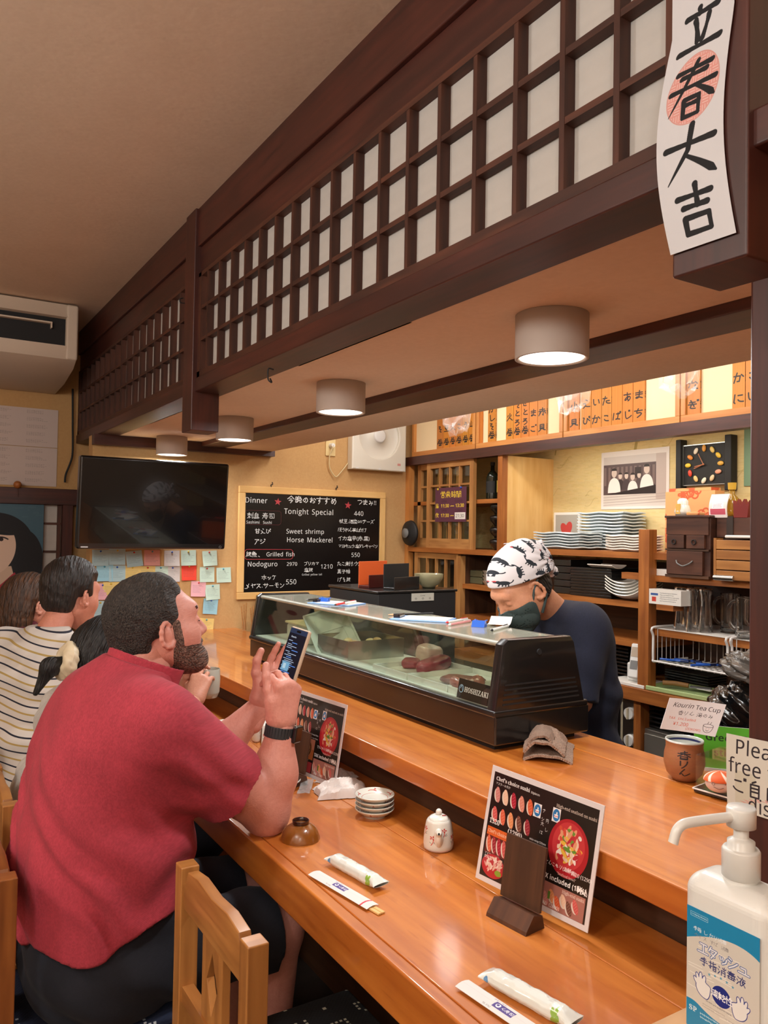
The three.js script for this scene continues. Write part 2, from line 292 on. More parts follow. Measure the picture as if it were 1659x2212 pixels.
// ---------- counter ----------
{
  const t = thing('upper_counter', 'glossy orange wooden upper counter carrying the fish case', 'counter', { kind: 'structure' });
  part(t, 'plank', box(X_UP, 1.604, Y_UP - 0.052, Y_UP, Z_WALL, 1.7, { r: 0.004 }), M.counter);
  part(t, 'plank', box(1.606, 1.752, Y_UP - 0.052, Y_UP, Z_WALL, 1.7, { r: 0.003 }), M.counter);
  part(t, 'front_panel', box(1.24, 1.28, 0, Y_UP - 0.052, Z_WALL, 1.7), M.walnut);
  part(t, 'kitchen_panel', box(1.70, 1.73, 0, Y_UP - 0.052, Z_WALL, 1.7), M.shelf);
  const l = thing('lower_counter', 'glossy orange wooden eating counter below the upper counter', 'counter', { kind: 'structure' });
  part(l, 'plank', box(X_LOW + 0.03, 1.07, Y_LOW - 0.04, Y_LOW, Z_WALL, 1.7, { r: 0.002 }), M.counter);
  part(l, 'plank', box(1.0712, 1.239, Y_LOW - 0.04, Y_LOW, Z_WALL, 1.7, { r: 0.002 }), M.counter);
  part(l, 'fascia', box(X_LOW, X_LOW + 0.0295, Y_LOW - 0.09, Y_LOW, Z_WALL, 1.7, { r: 0.005 }), M.counter);
  for (const z of [-4.2, -2.9, -1.0, 0.6]) part(l, 'support', box(1.0, 1.23, 0.0, Y_LOW - 0.041, z - 0.03, z + 0.03, { g: 1 }), M.counter);
}
// ---------- brush and pen lettering ----------
// each sign is a list of pen strokes on a 0..9 grid (x then y); ~ marks a curved stroke
const GLYPHS = {
  立: '41 42/12 82/33 47/63 57/08 98', 春: '11 81/22 72/04 94/50 08/54 97/36 66 69 39 36/37 67', 大: '03 93/50 44 09/45 99', 吉: '12 82/50 54/24 74/26 76 79 29 26',
  今: '50 04/50 94/34 64/26 76 49', 晩: '11 31 38 18 11/14 34/50 42/51 81 73/43 93 95 45 43/65 38/75 78 98 97', の: '~53 48 26 15 33 61 85 77 58', お: '13 63/~31 38 17 25 55 86 78 58/72 94',
  す: '02 92/~50 55 36 34 54 57 39', め: '21 47/~71 48 28 15 33 62 84 87 69', つ: '~12 61 93 85 48', ま: '12 82/14 84/~50 57 28 17 36 88', み: '~22 52 28 16 45 86/~73 76 59',
  刺: '02 52/30 39/13 53/13 15/53 55/36 09/36 58/72 76/90 99 78', 身: '40 32/22 72 79/22 27/24 74/26 76/08 98/98 19', 寿: '11 81/23 73/04 94/50 09/26 96/76 79 59/47 58', 司: '11 91 98 78/13 63/25 65 68 28 25',
  甘: '02 92/20 28/70 78/25 75/28 78', え: '40 61/~14 74 19/~47 68 98', び: '~11 31 14 28 58 64 62/62 95/80 81/90 92', ア: '11 81 63/~43 46 19', ジ: '11 32/03 24/18 56 83/70 81/80 91',
  焼: '12 24/42 33/20 24 09/24 38/42 92/61 64/81 84/44 94/65 38/75 78 98', 魚: '30 12/21 61 42/13 83 86 16 13/43 46/14 84/08 19/38 39/58 69/78 99', ブ: '12 72 76 29/80 81/90 91', リ: '21 26/71 75 39',
  カ: '03 83 78 58/41 36 08', マ: '12 82 46/35 57', 塩: '03 33/21 27/07 37/50 43/42 92/54 84 86 56 54/47 97 99 49 47/67 69/08 98', ホ: '03 93/50 59 48/25 17/75 97', ッ: '24 36/44 56/84 77 49',
  ケ: '31 13/22 82/62 57 39', メ: '71 49 09/33 77', ヤ: '14 92 74/31 48', ス: '12 72 19/45 88', サ: '03 93/31 35/71 75 49', ー: '15 85', モ: '21 71/14 84/41 48 78', ン: '12 34/19 57 83',
  枝: '03 43/21 29/23 06/24 46/52 92/70 74/54 84 49/56 99', 豆: '11 81/23 73 75 25 23/36 47/66 57/09 99', 酒: '11 22/04 15/09 26/42 92/43 93 99 49 43/62 65 44/72 75 95/47 97',
  盗: '01 12/04 22/40 33/32 82 73/52 34/52 84/16 86/16 19/46 49/66 69/86 89/09 99', チ: '71 22/03 93/52 56 29', ズ: '12 62 09/35 68/80 81/90 91', ほ: '11 08/31 91/34 94/~61 67 38 47 98', う: '31 62/~24 63 75 49',
  れ: '21 29/03 33 07/~35 62 72 68 97', ん: '~50 08 35 48 68 95', 草: '02 92/31 33/61 63/24 74 76 26 24/25 75/07 97/46 49', 山: '41 48/13 18 88/83 88', か: '03 63 58 38/30 09/72 94', け: '11 08 19/42 92/71 76 59',
  イ: '81 14/53 59', 辛: '40 41/11 81/22 33/72 63/04 94/16 86/44 49', 赤: '12 82/50 54/04 94/35 09/65 69 58/25 17/85 97', 黒: '11 81 84 14 11/51 57/12 82/16 86/07 97/18 09/38 39/58 69/78 99', ヨ: '12 82 88 18/15 85',
  キ: '13 82/05 94/40 69', ュ: '24 64 68/08 98', ウ: '50 52/15 13 83 76 39', ダ: '30 14/22 72 29/34 67/81 82/91 92', レ: '21 28 85', ャ: '25 84 75/43 59', ベ: '05 33 87/71 72/81 82', ツ: '12 24/42 54/82 76 39',
  た: '02 52/30 09/45 85/~46 58 98', こ: '~22 72 63/~26 38 78', 煮: '12 72/40 44/04 94/81 17/35 75 77 37 35/36 76/08 09/28 29/58 59/88 99', 付: '20 04/13 19/33 93/70 79 59/45 56', ナ: '03 93/50 46 19', ギ: '13 72/05 84/30 59/80 81/90 91',
  酢: '01 41/12 42 49 19 12/22 25/32 35/17 47/60 53/52 92/62 69/64 94/67 97', 味: '02 32 37 07 02/42 92/45 95/60 69/65 39/65 98', 噌: '02 32 37 07 02/40 51/80 71/43 93 95 45 43/64 65/56 86 89 59 56/57 87',
  真: '11 81/40 42/23 73 77 27 23/24 74/25 75/08 98/38 19/68 89', 子: '12 82 54/54 59 39/05 95', げ: '11 08/42 82/61 66 49/80 81/90 91', そ: '~21 71 14 85 47 59 79', 小: '50 59 39/23 07/73 96', 柚: '03 43/21 29/23 06/24 46/53 93 99 59 53/70 79/56 96',
  貝: '21 71 76 26 21/23 73/25 75/37 09/67 98', 巻: '20 32/70 62/13 83/05 95/50 07/65 97/36 66 68 38/38 39 79 78', 火: '22 14/72 64/50 45 09/45 99', し: '~21 28 59 96', と: '31 44/~73 25 28 88', ろ: '22 72 15/~15 64 86 68 39',
  ね: '21 29/03 33 08/~36 63 84 87 58 67 99', ぎ: '12 62/04 74/20 56/~34 17 38 68/80 81/90 91', ご: '~22 62/~16 28 78/80 81/90 91', に: '11 08 19/~42 82/~46 58 98', ば: '11 08/42 82/~61 67 38 47 88/80 81/90 91', じ: '~21 28 59 96/60 61/70 71',
  ち: '02 82/~40 15 64 86 39', は: '11 08/42 92/~71 77 48 57 98', な: '02 52/30 06/61 83/~64 67 38 47 88', い: '~11 16 38 47/~72 85 86', あ: '02 82/~40 46 58/~64 38 18 26 54 85 78 59',
  営: '20 31/50 51/80 71/04 02 92 94/33 63 65 35 33/26 76 79 29 26', 業: '30 32/60 62/12 82/04 94/06 96/44 49/35 09/55 99', 時: '11 31 38 18 11/14 34/52 92/70 75/45 95/47 97/86 89 69', 間: '01 31 34 04/01 09/02 32/61 91 99/61 64 94/35 65 69 39 35/37 67',
  昼: '11 71 74/11 16 09/14 74/45 97/35 75 78 38 35/37 77/29 89', 夜: '50 51/02 92/30 05/13 19/63 44/53 83 49/45 99', 香: '71 22/03 93/50 54/43 06/53 96/26 76 79 29 26/28 78', り: '21 26/~71 75 39',
  湯: '11 22/04 15/09 26/41 81 84 44 41/35 95/56 37/46 96 89 79/66 48/76 58', 自: '50 31/22 72 79 29 22/24 74/26 76', 由: '22 82 89 29 22/50 59/25 85', エ: '21 81/51 58/08 98', タ: '30 14/22 82 39/35 67', シ: '11 32/03 24/19 56 83',
  手: '71 22/13 83/05 95/50 59 38', 指: '02 42/20 28 17/06 45/50 54 94/81 52/55 85 89 59 55/57 87', 消: '11 22/04 15/09 26/51 62/91 82/70 73/44 84 89 79/44 49/46 86', 毒: '11 81/22 72/40 43/03 93/24 18 88/24 84 78/06 96/54 58',
  液: '11 22/04 15/09 26/60 61/32 92/53 36/45 49/73 66/64 94 59/65 99', 速: '11 22/04 24 27/08 27 99/31 91/43 83 86 46 43/60 68/66 47/66 87', 乾: '02 42/20 21/13 43 46 16 13/15 45/07 57/20 29/71 63/62 92/64 94 67 69 99 98',
  性: '20 29/13 05/33 44/60 53/52 92/70 79/55 95/49 99', 税: '30 01/03 43/21 29/24 07/24 46/50 61/90 81/53 93 95 55 53/65 47/75 79 99', 込: '11 22/04 24 27/08 27 99/60 47/61 97', '、': '28 49', '～': '~05 24 55 74 85', 円: '11 81 89 79/11 19/50 54/15 85', 丼: '13 83/06 96/41 39/71 79/57 58',
  海: '11 22/04 15/09 26/50 33/42 92/44 84 79/44 38 88/36 96', 鮮: '20 02/11 41/03 43 47 07 03/23 27/05 45/08 09/38 49/60 71/90 81/52 92/54 94/46 96/72 79', て: '02 82/~82 34 36 69', も: '~31 37 58 86/03 63/05 65',
};
function glyph(g, ch, x, y, s, w) { // x, y top-left, s size
  const d = GLYPHS[ch]; if (!d) return false;
  const k = s / 10; g.lineWidth = w; g.lineCap = 'round'; g.lineJoin = 'round';
  for (let st of d.split('/')) {
    const soft = st[0] === '~'; if (soft) st = st.slice(1);
    const p = st.split(' ').map((q) => [x + (+q[0] + 0.5) * k, y + (+q[1] + 0.5) * k]);
    g.beginPath(); g.moveTo(...p[0]);
    if (!soft || p.length < 3) for (let i = 1; i < p.length; i++) g.lineTo(...p[i]);
    else { for (let i = 1; i < p.length - 1; i++) { const e = i === p.length - 2 ? p[i + 1] : [(p[i][0] + p[i + 1][0]) / 2, (p[i][1] + p[i + 1][1]) / 2]; g.quadraticCurveTo(...p[i], ...e); } }
    g.stroke();
  }
  return true;
}
// brush strokes: heavy at the start, sweeping strokes run out to a point
function inkGlyph(g, ch, x, y, s, w) {
  g.fillStyle = '#1b1b1d'; const k = s / 10;
  for (const st of GLYPHS[ch].split('/')) { const p = st.replace('~', '').split(' ').map((q) => [x + (+q[0] + 0.5) * k, y + (+q[1] + 0.5) * k]), n = p.length, a = p[n - 2], b = p[n - 1], dx = b[0] - a[0], dy = b[1] - a[1], diag = Math.abs(dx) > k * 1.2 && Math.abs(dy) > k * 1.2, left = diag && dx < 0, right = diag && dx > 0; let L = 0; const seg = p.slice(1).map((q, i) => { const l = Math.hypot(q[0] - p[i][0], q[1] - p[i][1]); L += l; return l; }); let done = 0;
    seg.forEach((l, i) => { for (let d = 0; d <= l; d += 1) { const t = (done + d) / L, f = left ? 1.0 - 0.85 * t * t : right ? 0.55 + 0.75 * t - (t > 0.8 ? (t - 0.8) * 5.2 : 0) : 0.72 + 0.3 * Math.abs(1 - 2.2 * t) * (t < 0.5 ? 1 : 0.9); const bow = left || right ? Math.sin(t * Math.PI) * s * 0.02 : 0; g.beginPath(); g.ellipse(p[i][0] + (p[i + 1][0] - p[i][0]) * d / l + bow, p[i][1] + (p[i + 1][1] - p[i][1]) * d / l, Math.max(0.6, w * 0.5 * f), Math.max(0.6, w * 0.42 * f), -0.7, 0, 7); g.fill(); } done += l; }); }
}
function jtext(g, str, x, y, s, { w = s * 0.09, color = '#111', vertical = false, gap = 1.02, font = 'sans-serif', latin = 0.62 } = {}) {
  g.strokeStyle = g.fillStyle = color;
  for (const ch of str) {
    if (ch === ' ') { if (vertical) y += s * 0.5; else x += s * 0.4; continue; }
    if (glyph(g, ch, x, y, s, w)) { if (vertical) y += s * gap; else x += s * gap; } else { g.font = `${s * 0.95}px ${font}`; g.textBaseline = 'alphabetic'; g.fillText(ch, x, y + s * 0.85); if (vertical) y += s * gap; else x += g.measureText(ch).width + s * (latin - 0.6); }
  }
  return x;
}
// thin rows of marks for print too small to read
function tiny(g, x, y, w, h, rows, color, seed) {
  const r = rng(seed); g.strokeStyle = color; g.lineWidth = Math.max(1, h / rows * 0.16);
  for (let i = 0; i < rows; i++) { const yy = y + (i + 0.5) * h / rows, sz = h / rows * 0.6, end = x + w * (0.6 + 0.4 * r()); for (let xx = x; xx < end; xx += sz * 1.05) { g.beginPath(); g.moveTo(xx, yy - sz / 2 * r()); g.lineTo(xx + sz * 0.8 * r(), yy + sz / 2 * r()); g.moveTo(xx, yy); g.lineTo(xx + sz * 0.7, yy - sz * 0.1); g.stroke(); } }
}
// ---------- far wall ----------
// a printed flat panel facing +z
function facePanel(w, h, t, tex, rough = 0.8, side = M.paper) { return [new THREE.BoxGeometry(w, h, t), [side, side, side, side, std({ map: tex, roughness: rough }), side]]; }
{ // chalkboard
  const X0 = 1.742, X1 = 2.772, Y0 = 1.062, Y1 = 1.742, z = Z_WALL + 0.002;
  const t = thing('chalkboard', 'black menu chalkboard in a light wooden frame on the tan wall', 'chalkboard', { at: [X0, Y0, z] });
  const W = X1 - X0, H = Y1 - Y0, f = 0.042;
  const tex = canvasTex(1300, 860, (g, w, h) => {
    g.fillStyle = '#0d0d0e'; g.fillRect(0, 0, w, h);
    const r = rng(5); for (let i = 0; i < 60; i++) { g.fillStyle = `rgba(150,150,150,${0.03 * r()})`; g.fillRect(r() * w, r() * h, 30 + 90 * r(), 10 + 30 * r()); }
    const P = (x, y) => { const top = 825 + (x - 45) * 0.0423, bot = 1848 - (x - 40) * 0.06; return [((x - 45) / 1300 - 0.041) / 0.918 * w, ((y - top) / (bot - top) - 0.058) / 0.884 * h]; };
    const wr = (s, x, y, size, o = {}) => { const [a, b] = P(x, y); jtext(g, s, a, b, size, { color: '#e9ebe8', w: size * 0.1, ...o }); };
    wr('Dinner', 105, 925, 66); wr('今晩のおすすめ', 450, 918, 66); wr('つまみ!!', 1065, 945, 56); wr('Tonight Special', 425, 1020, 68); wr('440', 1040, 1040, 60);
    wr('刺身 寿司', 125, 1068, 54, { w: 4 }); wr('Sashimi  Sushi', 120, 1138, 34); wr('甘えび', 190, 1210, 46); wr('アジ', 185, 1300, 50); wr('Sweet shrimp', 445, 1200, 58); wr('Horse Mackerel', 450, 1272, 62);
    wr('焼魚、', 122, 1412, 48); wr('Grilled fish', 285, 1408, 52); wr('Nodoguro', 135, 1492, 60); wr('2970', 455, 1492, 46); wr('ブリカマ', 600, 1492, 36, { w: 4 }); wr('塩焼', 605, 1545, 40, { w: 4 }); wr('1210', 745, 1505, 56); wr('Grilled yellow tail', 585, 1595, 24);
    wr('ホッケ', 250, 1615, 44); wr('メヤス.サーモン', 118, 1690, 48); wr('550', 450, 1640, 62);
    wr('枝豆.酒盗onチーズ', 905, 1115, 42, { w: 4 }); wr('ほうれん草山かけ', 895, 1190, 42, { w: 4, gap: 0.84 }); wr('イカ塩辛(赤.黒)', 895, 1262, 46, { w: 4.4 }); wr('マヨキュウ.塩ダレキャベツ', 900, 1335, 36, { w: 3.6, gap: 0.9 });
    wr('550', 1020, 1400, 56); wr('たこ煮付.ウナギ酢味噌', 895, 1485, 42, { w: 4, gap: 0.92 }); wr('真子柚', 895, 1550, 42, { w: 4 }); wr('げそ焼', 900, 1622, 42, { w: 4 }); wr('小柚貝', 890, 1690, 42, { w: 4 });
    g.strokeStyle = '#c9454c'; g.lineWidth = 4; let [a, b] = P(112, 1395); g.beginPath(); g.roundRect(a, b, 430, 84, 26); g.stroke();
    g.strokeStyle = 'rgba(160,60,70,0.7)'; g.lineWidth = 2; [a, b] = P(108, 1050); g.beginPath(); g.roundRect(a, b, 320, 120, 26); g.stroke();
    const star = (x, y, s) => { const [cx, cy] = P(x, y); g.fillStyle = '#b8434a'; g.beginPath(); for (let k = 0; k < 10; k++) { const q = k * Math.PI / 5 - Math.PI / 2 + 0.1, R = k % 2 ? s * 0.42 : s; g.lineTo(cx + R * Math.cos(q), cy + R * Math.sin(q)); } g.fill(); };
    star(372, 975, 34); star(983, 1000, 36);
  });
  const [pg, pm] = facePanel(W - f * 1.6, H - f * 1.6, 0.006, tex, 0.25, M.blackMatte);
  const p = part(t, 'board', pg.translate(W / 2, H / 2, 0.008), pm, 'black writing surface with chalk lettering');
  for (const [n, g] of [['frame_rail', box(0, W, 0, f, 0, 0.02, { r: 0.004, g: 0 })], ['frame_rail', box(0, W, H - f, H, 0, 0.02, { r: 0.004, g: 0 })], ['frame_stile', box(0, f, f, H - f, 0, 0.02, { r: 0.004, g: 1 })], ['frame_stile', box(W - f, W, f, H - f, 0, 0.02, { r: 0.004, g: 1 })]]) part(t, n, g, M.pale);
  for (const hx of [0.21, 0.66]) part(t, 'hook', tube([[hx, H - 0.005, 0.012], [hx - 0.006, H + 0.012, 0.016], [hx + 0.006, H + 0.016, 0.014], [hx + 0.008, H + 0.03, 0.004]], 0.003, 16, 6), M.blackMatte);
}
{ // television
  const a = onZ(171, 983, -4.22), b = onZ(484, 1188, -4.22);
  const x0 = 0.795, x1 = 1.588, y0 = 1.366, y1 = 1.845, W = x1 - x0, H = y1 - y0;
  const t = thing('television', 'large black flat television on the wall above the sticky notes', 'television', { at: [x0, y0, -4.235] }); t.rotation.x = 0.09;
  part(t, 'casing', box(0, W, 0, H, -0.06, 0, { r: 0.012, seg: 2 }), M.black);
  part(t, 'screen', box(0.012, W - 0.012, 0.03, H - 0.012, -0.002, 0.0015), phy({ color: col(12, 12, 13), roughness: 0.12, clearcoat: 0.4 }));
  part(t, 'badge', box(0.02, 0.055, 0.008, 0.014, 0, 0.002), std({ color: col(200, 200, 200), roughness: 0.4 }));
  part(t, 'power_button', new THREE.TorusGeometry(0.006, 0.0012, 8, 20).translate(W - 0.03, 0.014, 0.002), M.grey);
  part(t, 'bracket', box(W * 0.35, W * 0.65, 0.16, 0.3, -0.2, -0.061), M.blackMatte);
}
{ // sticky notes under the television
  const P = { blue: [168, 196, 200], mint: [190, 212, 196], pink: [222, 160, 150], pale: [206, 200, 196], yellow: [224, 196, 120], red: [226, 70, 50], rose: [226, 170, 176], sky: [150, 196, 210] };
  const texs = {}; const texOf = (c) => texs[c] ??= canvasTex(128, 128, (g) => { const [r, gg, b] = P[c]; g.fillStyle = `rgb(${r},${gg},${b})`; g.fillRect(0, 0, 128, 128); tiny(g, 14, 30, 100, 70, 7, 'rgba(70,80,90,0.45)', r + b); });
  const mats = {}; const words = { blue: 'pale blue', mint: 'mint green', pink: 'salmon pink', pale: 'off-white', yellow: 'yellow', red: 'bright red', rose: 'rose pink', sky: 'sky blue' };
  // px of the note centres (photo), colour, tilt
  const L = [[217, 1205, 'blue'], [253, 1203, 'blue'], [290, 1207, 'blue', 0.12], [328, 1205, 'pink'], [371, 1206, 'pale'], [407, 1205, 'mint', 0.02], [453, 1206, 'mint', 0.06], [226, 1238, 'sky'], [253, 1239, 'blue'], [286, 1240, 'yellow'], [318, 1240, 'yellow'], [346, 1240, 'mint'], [372, 1240, 'pale'], [408, 1237, 'red'], [447, 1241, 'mint'], [483, 1242, 'mint', 0.03], [222, 1278, 'rose'], [240, 1275, 'yellow'], [428, 1272, 'rose', -0.05], [459, 1279, 'mint', 0.04], [454, 1310, 'sky', -0.1], [216, 1316, 'blue'], [205, 1345, 'mint', -0.3], [445, 1352, 'yellow', -0.1], [262, 1275, 'yellow']];
  const where = ['top row, below the television edge', 'second row', 'third row', 'bottom row'];
  const pins = [M.blue, std({ color: col(210, 180, 60), roughness: 0.5 }), M.red, std({ color: col(70, 150, 170), roughness: 0.5 })];
  L.forEach(([px, py, c, tilt = 0], i) => {
    const p = onZ(px, py, Z_WALL + 0.004), s = 0.088, curl = 0.008 + 0.006 * hash(i, 2, 9);
    mats[c] ??= std({ map: texOf(c), roughness: 0.9 });
    const row = py < 1225 ? 0 : py < 1255 ? 1 : py < 1300 ? 2 : 3;
    const g = sheet(6, 6, (u, v) => { const q = v * v * 0.2; return V((u - 0.5) * s, (0.5 - v) * s, curl * v * v * (0.6 + 0.4 * Math.cos(u * 3 + i)) + 0.001); }, 0.0004);
    // uv: v runs down the sheet
    const uv = g.attributes.uv; for (let k = 0; k < uv.count; k++) uv.setY(k, 1 - uv.getY(k));
    const n = thing('sticky_note', `${words[c]} handwritten sticky note pinned to the tan wall, ${where[row]}`, 'note', { at: p, group: `${words[c]} notes in the ${where[row]}` });
    n.rotation.z = tilt; part(n, 'sheet', g, mats[c]);
    part(n, 'pin', new THREE.SphereGeometry(0.005, 10, 8).translate(0.002 * Math.sin(i * 7), s * 0.4, 0.004), pins[i % 4]);
  });
}
{ // ventilation fan
  const a = onZ(752, 1012, Z_WALL), x0 = a.x, x1 = onZ(863, 1018, Z_WALL).x, W = x1 - x0, y0 = 1.89;
  const t = thing('ventilation_fan', 'square white ventilation fan cover on the tan wall', 'fan', { at: [x0, y0, Z_WALL] });
  const w2 = W / 2;
  const frame = extrude([[0, 0], [W, 0], [W, W], [0, W]], 0.05, 0.008, [Array.from({ length: 40 }, (_, k) => [w2 + W * 0.4 * Math.cos(k * Math.PI / 20), w2 + 0.02 + W * 0.4 * Math.sin(k * Math.PI / 20)])]);
  part(t, 'cover', frame.translate(0, 0, 0.008), phy({ color: col(224, 220, 206), roughness: 0.4 }));
  const dish = lathe([[0.045, 0.062], [0.06, 0.045], [W * 0.24, 0.03], [W * 0.36, 0.04], [W * 0.4, 0.055]], 48).rotateX(Math.PI / 2);
  part(t, 'grille_dish', dish.translate(w2, w2 + 0.02, 0.0), phy({ color: col(222, 218, 206), roughness: 0.4 }));
  part(t, 'hub', lathe([[0, 0.075], [0.035, 0.074], [0.046, 0.066], [0.047, 0.04]], 32).rotateX(Math.PI / 2).translate(w2, w2 + 0.02, 0), M.whitePlastic);
  part(t, 'sticker', box(W - 0.06, W - 0.035, 0.03, 0.045, 0.0662, 0.0668), std({ color: col(214, 150, 140), roughness: 0.7 }));
  for (let k = 0; k < 3; k++) part(t, 'clip', box(0.02 + k * (W - 0.06) / 2, 0.04 + k * (W - 0.06) / 2, -0.004, 0.006, 0.03, 0.068), M.whitePlastic);
  const o = onZ(713, 967, Z_WALL);
  const s = thing('wall_socket', 'cream wall socket with a plug beside the ventilation fan', 'socket', { at: [o.x, o.y, Z_WALL] });
  part(s, 'plate', box(-0.035, 0.035, -0.055, 0.055, 0, 0.01, { r: 0.004 }), phy({ color: col(220, 196, 140), roughness: 0.4 }));
  part(s, 'plug', cyl(0.016, 0.013, 0, 0.035, 16).rotateX(Math.PI / 2).translate(0.0, 0.012, 0.01), M.whitePlastic);
  const c1 = onZ(712, 985, Z_WALL + 0.03), c2 = onZ(712, 1010, Z_WALL + 0.02), c3 = onZ(725, 1030, Z_WALL + 0.02), c4 = onZ(738, 1018, Z_WALL + 0.02), c5 = onZ(752, 1000, Z_WALL + 0.02);
  const cd = tube([[o.x, o.y + 0.01, Z_WALL + 0.045], c1, c2, c3, c4, c5], 0.0035, 40, 6);
  solo('power_cord', cd, phy({ color: col(214, 196, 150), roughness: 0.5 }), 'cream power cord looping from socket to ventilation fan', 'cord');
}
{ // air conditioner hung under the ceiling
  const t = thing('air_conditioner', 'beige air conditioner hanging under the ceiling above the door', 'air conditioner', { at: [0, 0, 0] });
  const xr = 0.80, xl = -0.25, body = phy({ color: col(212, 196, 176), roughness: 0.5 });
  const prof = [[-4.985, 2.64], [-4.39, 2.64], [-4.37, 2.58], [-4.40, 2.575], [-4.42, 2.43], [-4.37, 2.42], [-4.375, 2.36], [-4.45, 2.325], [-4.7, 2.285], [-4.985, 2.27]];
  const g = extrude(prof.map(([z, y]) => [-z, y]), xr - xl - 0.02, 0.006).rotateY(Math.PI / 2).translate(xl + 0.01, 0, 0);
  part(t, 'body', toCreasedNormals(g, 0.5), body);
  for (const [x0, x1] of [[xl, xl + 0.05], [xr - 0.06, xr]]) part(t, 'end_cap', box(x0, x1, 2.355, 2.645, -4.7, -4.362, { r: 0.012, seg: 2 }), body);
  part(t, 'intake', box(xl + 0.05, xr - 0.06, 2.428, 2.577, -4.46, -4.392), std({ color: col(14, 16, 18), roughness: 0.6 }), 'dark intake opening');
  part(t, 'louver', box(xl + 0.05, xr - 0.13, 2.532, 2.541, -4.392, -4.36, { r: 0.003 }), body);
  part(t, 'louver', box(xr - 0.135, xr - 0.128, 2.508, 2.541, -4.392, -4.36, { r: 0.003 }), body);
  part(t, 'indicator_panel', box(0.52, 0.66, 2.384, 2.392, -4.368, -4.3675), M.grey);
  part(t, 'bracket', box(xr - 0.09, xr - 0.02, 2.64, Y_CEIL, -4.5, -4.42), M.grey);
}
{ // notices, lintel, sliding door, poster
  const z = -4.996;
  const pm = canvasTex(512, 420, (g, w, h) => { g.fillStyle = 'rgb(206,190,182)'; g.fillRect(0, 0, w, h); for (let c = 0; c < 5; c++) for (let r = 0; r < 5; r++) tiny(g, 20 + c * 100, 20 + r * 80, 60, 40, 4, 'rgba(90,80,80,0.5)', c * 7 + r); });
  const mat = std({ map: pm, roughness: 0.9 });
  [[2.17, 1.945, 'upper'], [1.942, 1.715, 'lower']].forEach(([y1, y0, n]) => { const g = new THREE.BoxGeometry(0.95, y1 - y0, 0.002); solo('notice_sheet', g, [M.paper, M.paper, M.paper, M.paper, mat, M.paper], `${n} of two large pale printed notice sheets on the far wall`, 'notice', { at: [0.34, (y0 + y1) / 2, z] }); });
  struct('trim_6', box(-1.9, 0.93, 1.605, 1.70, -5.0, -4.93, { g: 0, r: 0.004 }), M.beam, 'dark lintel above the sliding door').userData.category = 'trim';
  struct('trim_7', box(0.845, 0.9, 0, 1.605, -5.0, -4.93, { g: 1 }), M.beam, 'dark door jamb beside the sticky notes').userData.category = 'trim';
  const d = thing('door_1', 'sliding paper door with brown lattice beside the poster', 'door', { kind: 'structure' });
  part(d, 'paper_panel', box(-0.2, 0.845, 0.05, 1.605, -4.985, -4.98), paneMat);
  for (const x of [-0.19, 0.02, 0.22, 0.42, 0.62, 0.83]) part(d, 'muntin', box(x - 0.009, x + 0.009, 0.05, 1.605, -4.98, -4.962, { g: 1 }), M.muntin);
  for (let k = 0; k < 9; k++) part(d, 'muntin', box(-0.2, 0.845, 0.17 + k * 0.165, 0.182 + k * 0.165, -4.98, -4.966, { g: 0 }), M.muntin);
  const px1 = onZ(97, 1060, -4.93).x, py1 = onZ(97, 1062, -4.93).y;
  const tex = canvasTex(512, 900, (g, w, h) => {
    const gr = g.createLinearGradient(0, 0, w, h); gr.addColorStop(0, '#4f6a74'); gr.addColorStop(0.6, '#3d6276'); gr.addColorStop(1, '#2d5068'); g.fillStyle = gr; g.fillRect(0, 0, w, h);
    const r = rng(77); for (let i = 0; i < 200; i++) { g.fillStyle = `rgba(${120 + 60 * r()},${150 + 40 * r()},${160 + 30 * r()},0.07)`; g.fillRect(r() * w, r() * h, 60 * r(), 4 + 8 * r()); }
    g.translate(46, 0); g.fillStyle = '#15171c'; g.beginPath(); g.ellipse(262, 270, 165, 160, 0.2, 0, 7); g.fill(); g.beginPath(); g.ellipse(390, 330, 78, 140, -0.1, 0, 7); g.fill(); g.beginPath(); g.ellipse(350, 420, 76, 66, 0, 0, 7); g.fill();
    g.fillStyle = '#16202e'; g.beginPath(); g.moveTo(60, 560); g.quadraticCurveTo(150, 470, 250, 480); g.quadraticCurveTo(330, 400, 420, 450); g.quadraticCurveTo(480, 560, 470, 900); g.lineTo(30, 900); g.fill();
    g.fillStyle = '#d0b29a'; g.beginPath(); g.moveTo(180, 380); g.lineTo(330, 370); g.lineTo(340, 410); g.lineTo(200, 540); g.lineTo(150, 470); g.fill();
    g.fillStyle = '#dcbea8'; g.beginPath(); g.ellipse(235, 280, 112, 138, 0.12, 0, 7); g.fill();
    g.fillStyle = '#15171c'; g.beginPath(); g.ellipse(260, 160, 130, 52, 0.25, 0, 7); g.fill();
    g.fillStyle = '#b02c3c'; g.beginPath(); g.moveTo(190, 560); g.lineTo(345, 400); g.lineTo(356, 425); g.lineTo(200, 590); g.fill();
    g.strokeStyle = '#2b1c1a'; for (const x of [180, 284]) { g.lineWidth = 6; g.beginPath(); g.moveTo(x - 26, 236); g.quadraticCurveTo(x, 220, x + 30, 240); g.stroke(); g.lineWidth = 5; g.beginPath(); g.moveTo(x - 30, 208); g.quadraticCurveTo(x, 188, x + 36, 210); g.stroke(); g.fillStyle = '#2b1c1a'; g.beginPath(); g.arc(x, 240, 9, 0, 7); g.fill(); }
    g.strokeStyle = '#b08a74'; g.lineWidth = 4; g.beginPath(); g.moveTo(225, 240); g.lineTo(214, 302); g.lineTo(234, 306); g.stroke(); g.fillStyle = '#9b2f38'; g.beginPath(); g.ellipse(228, 350, 36, 13, 0.05, 0, 7); g.fill();
  });
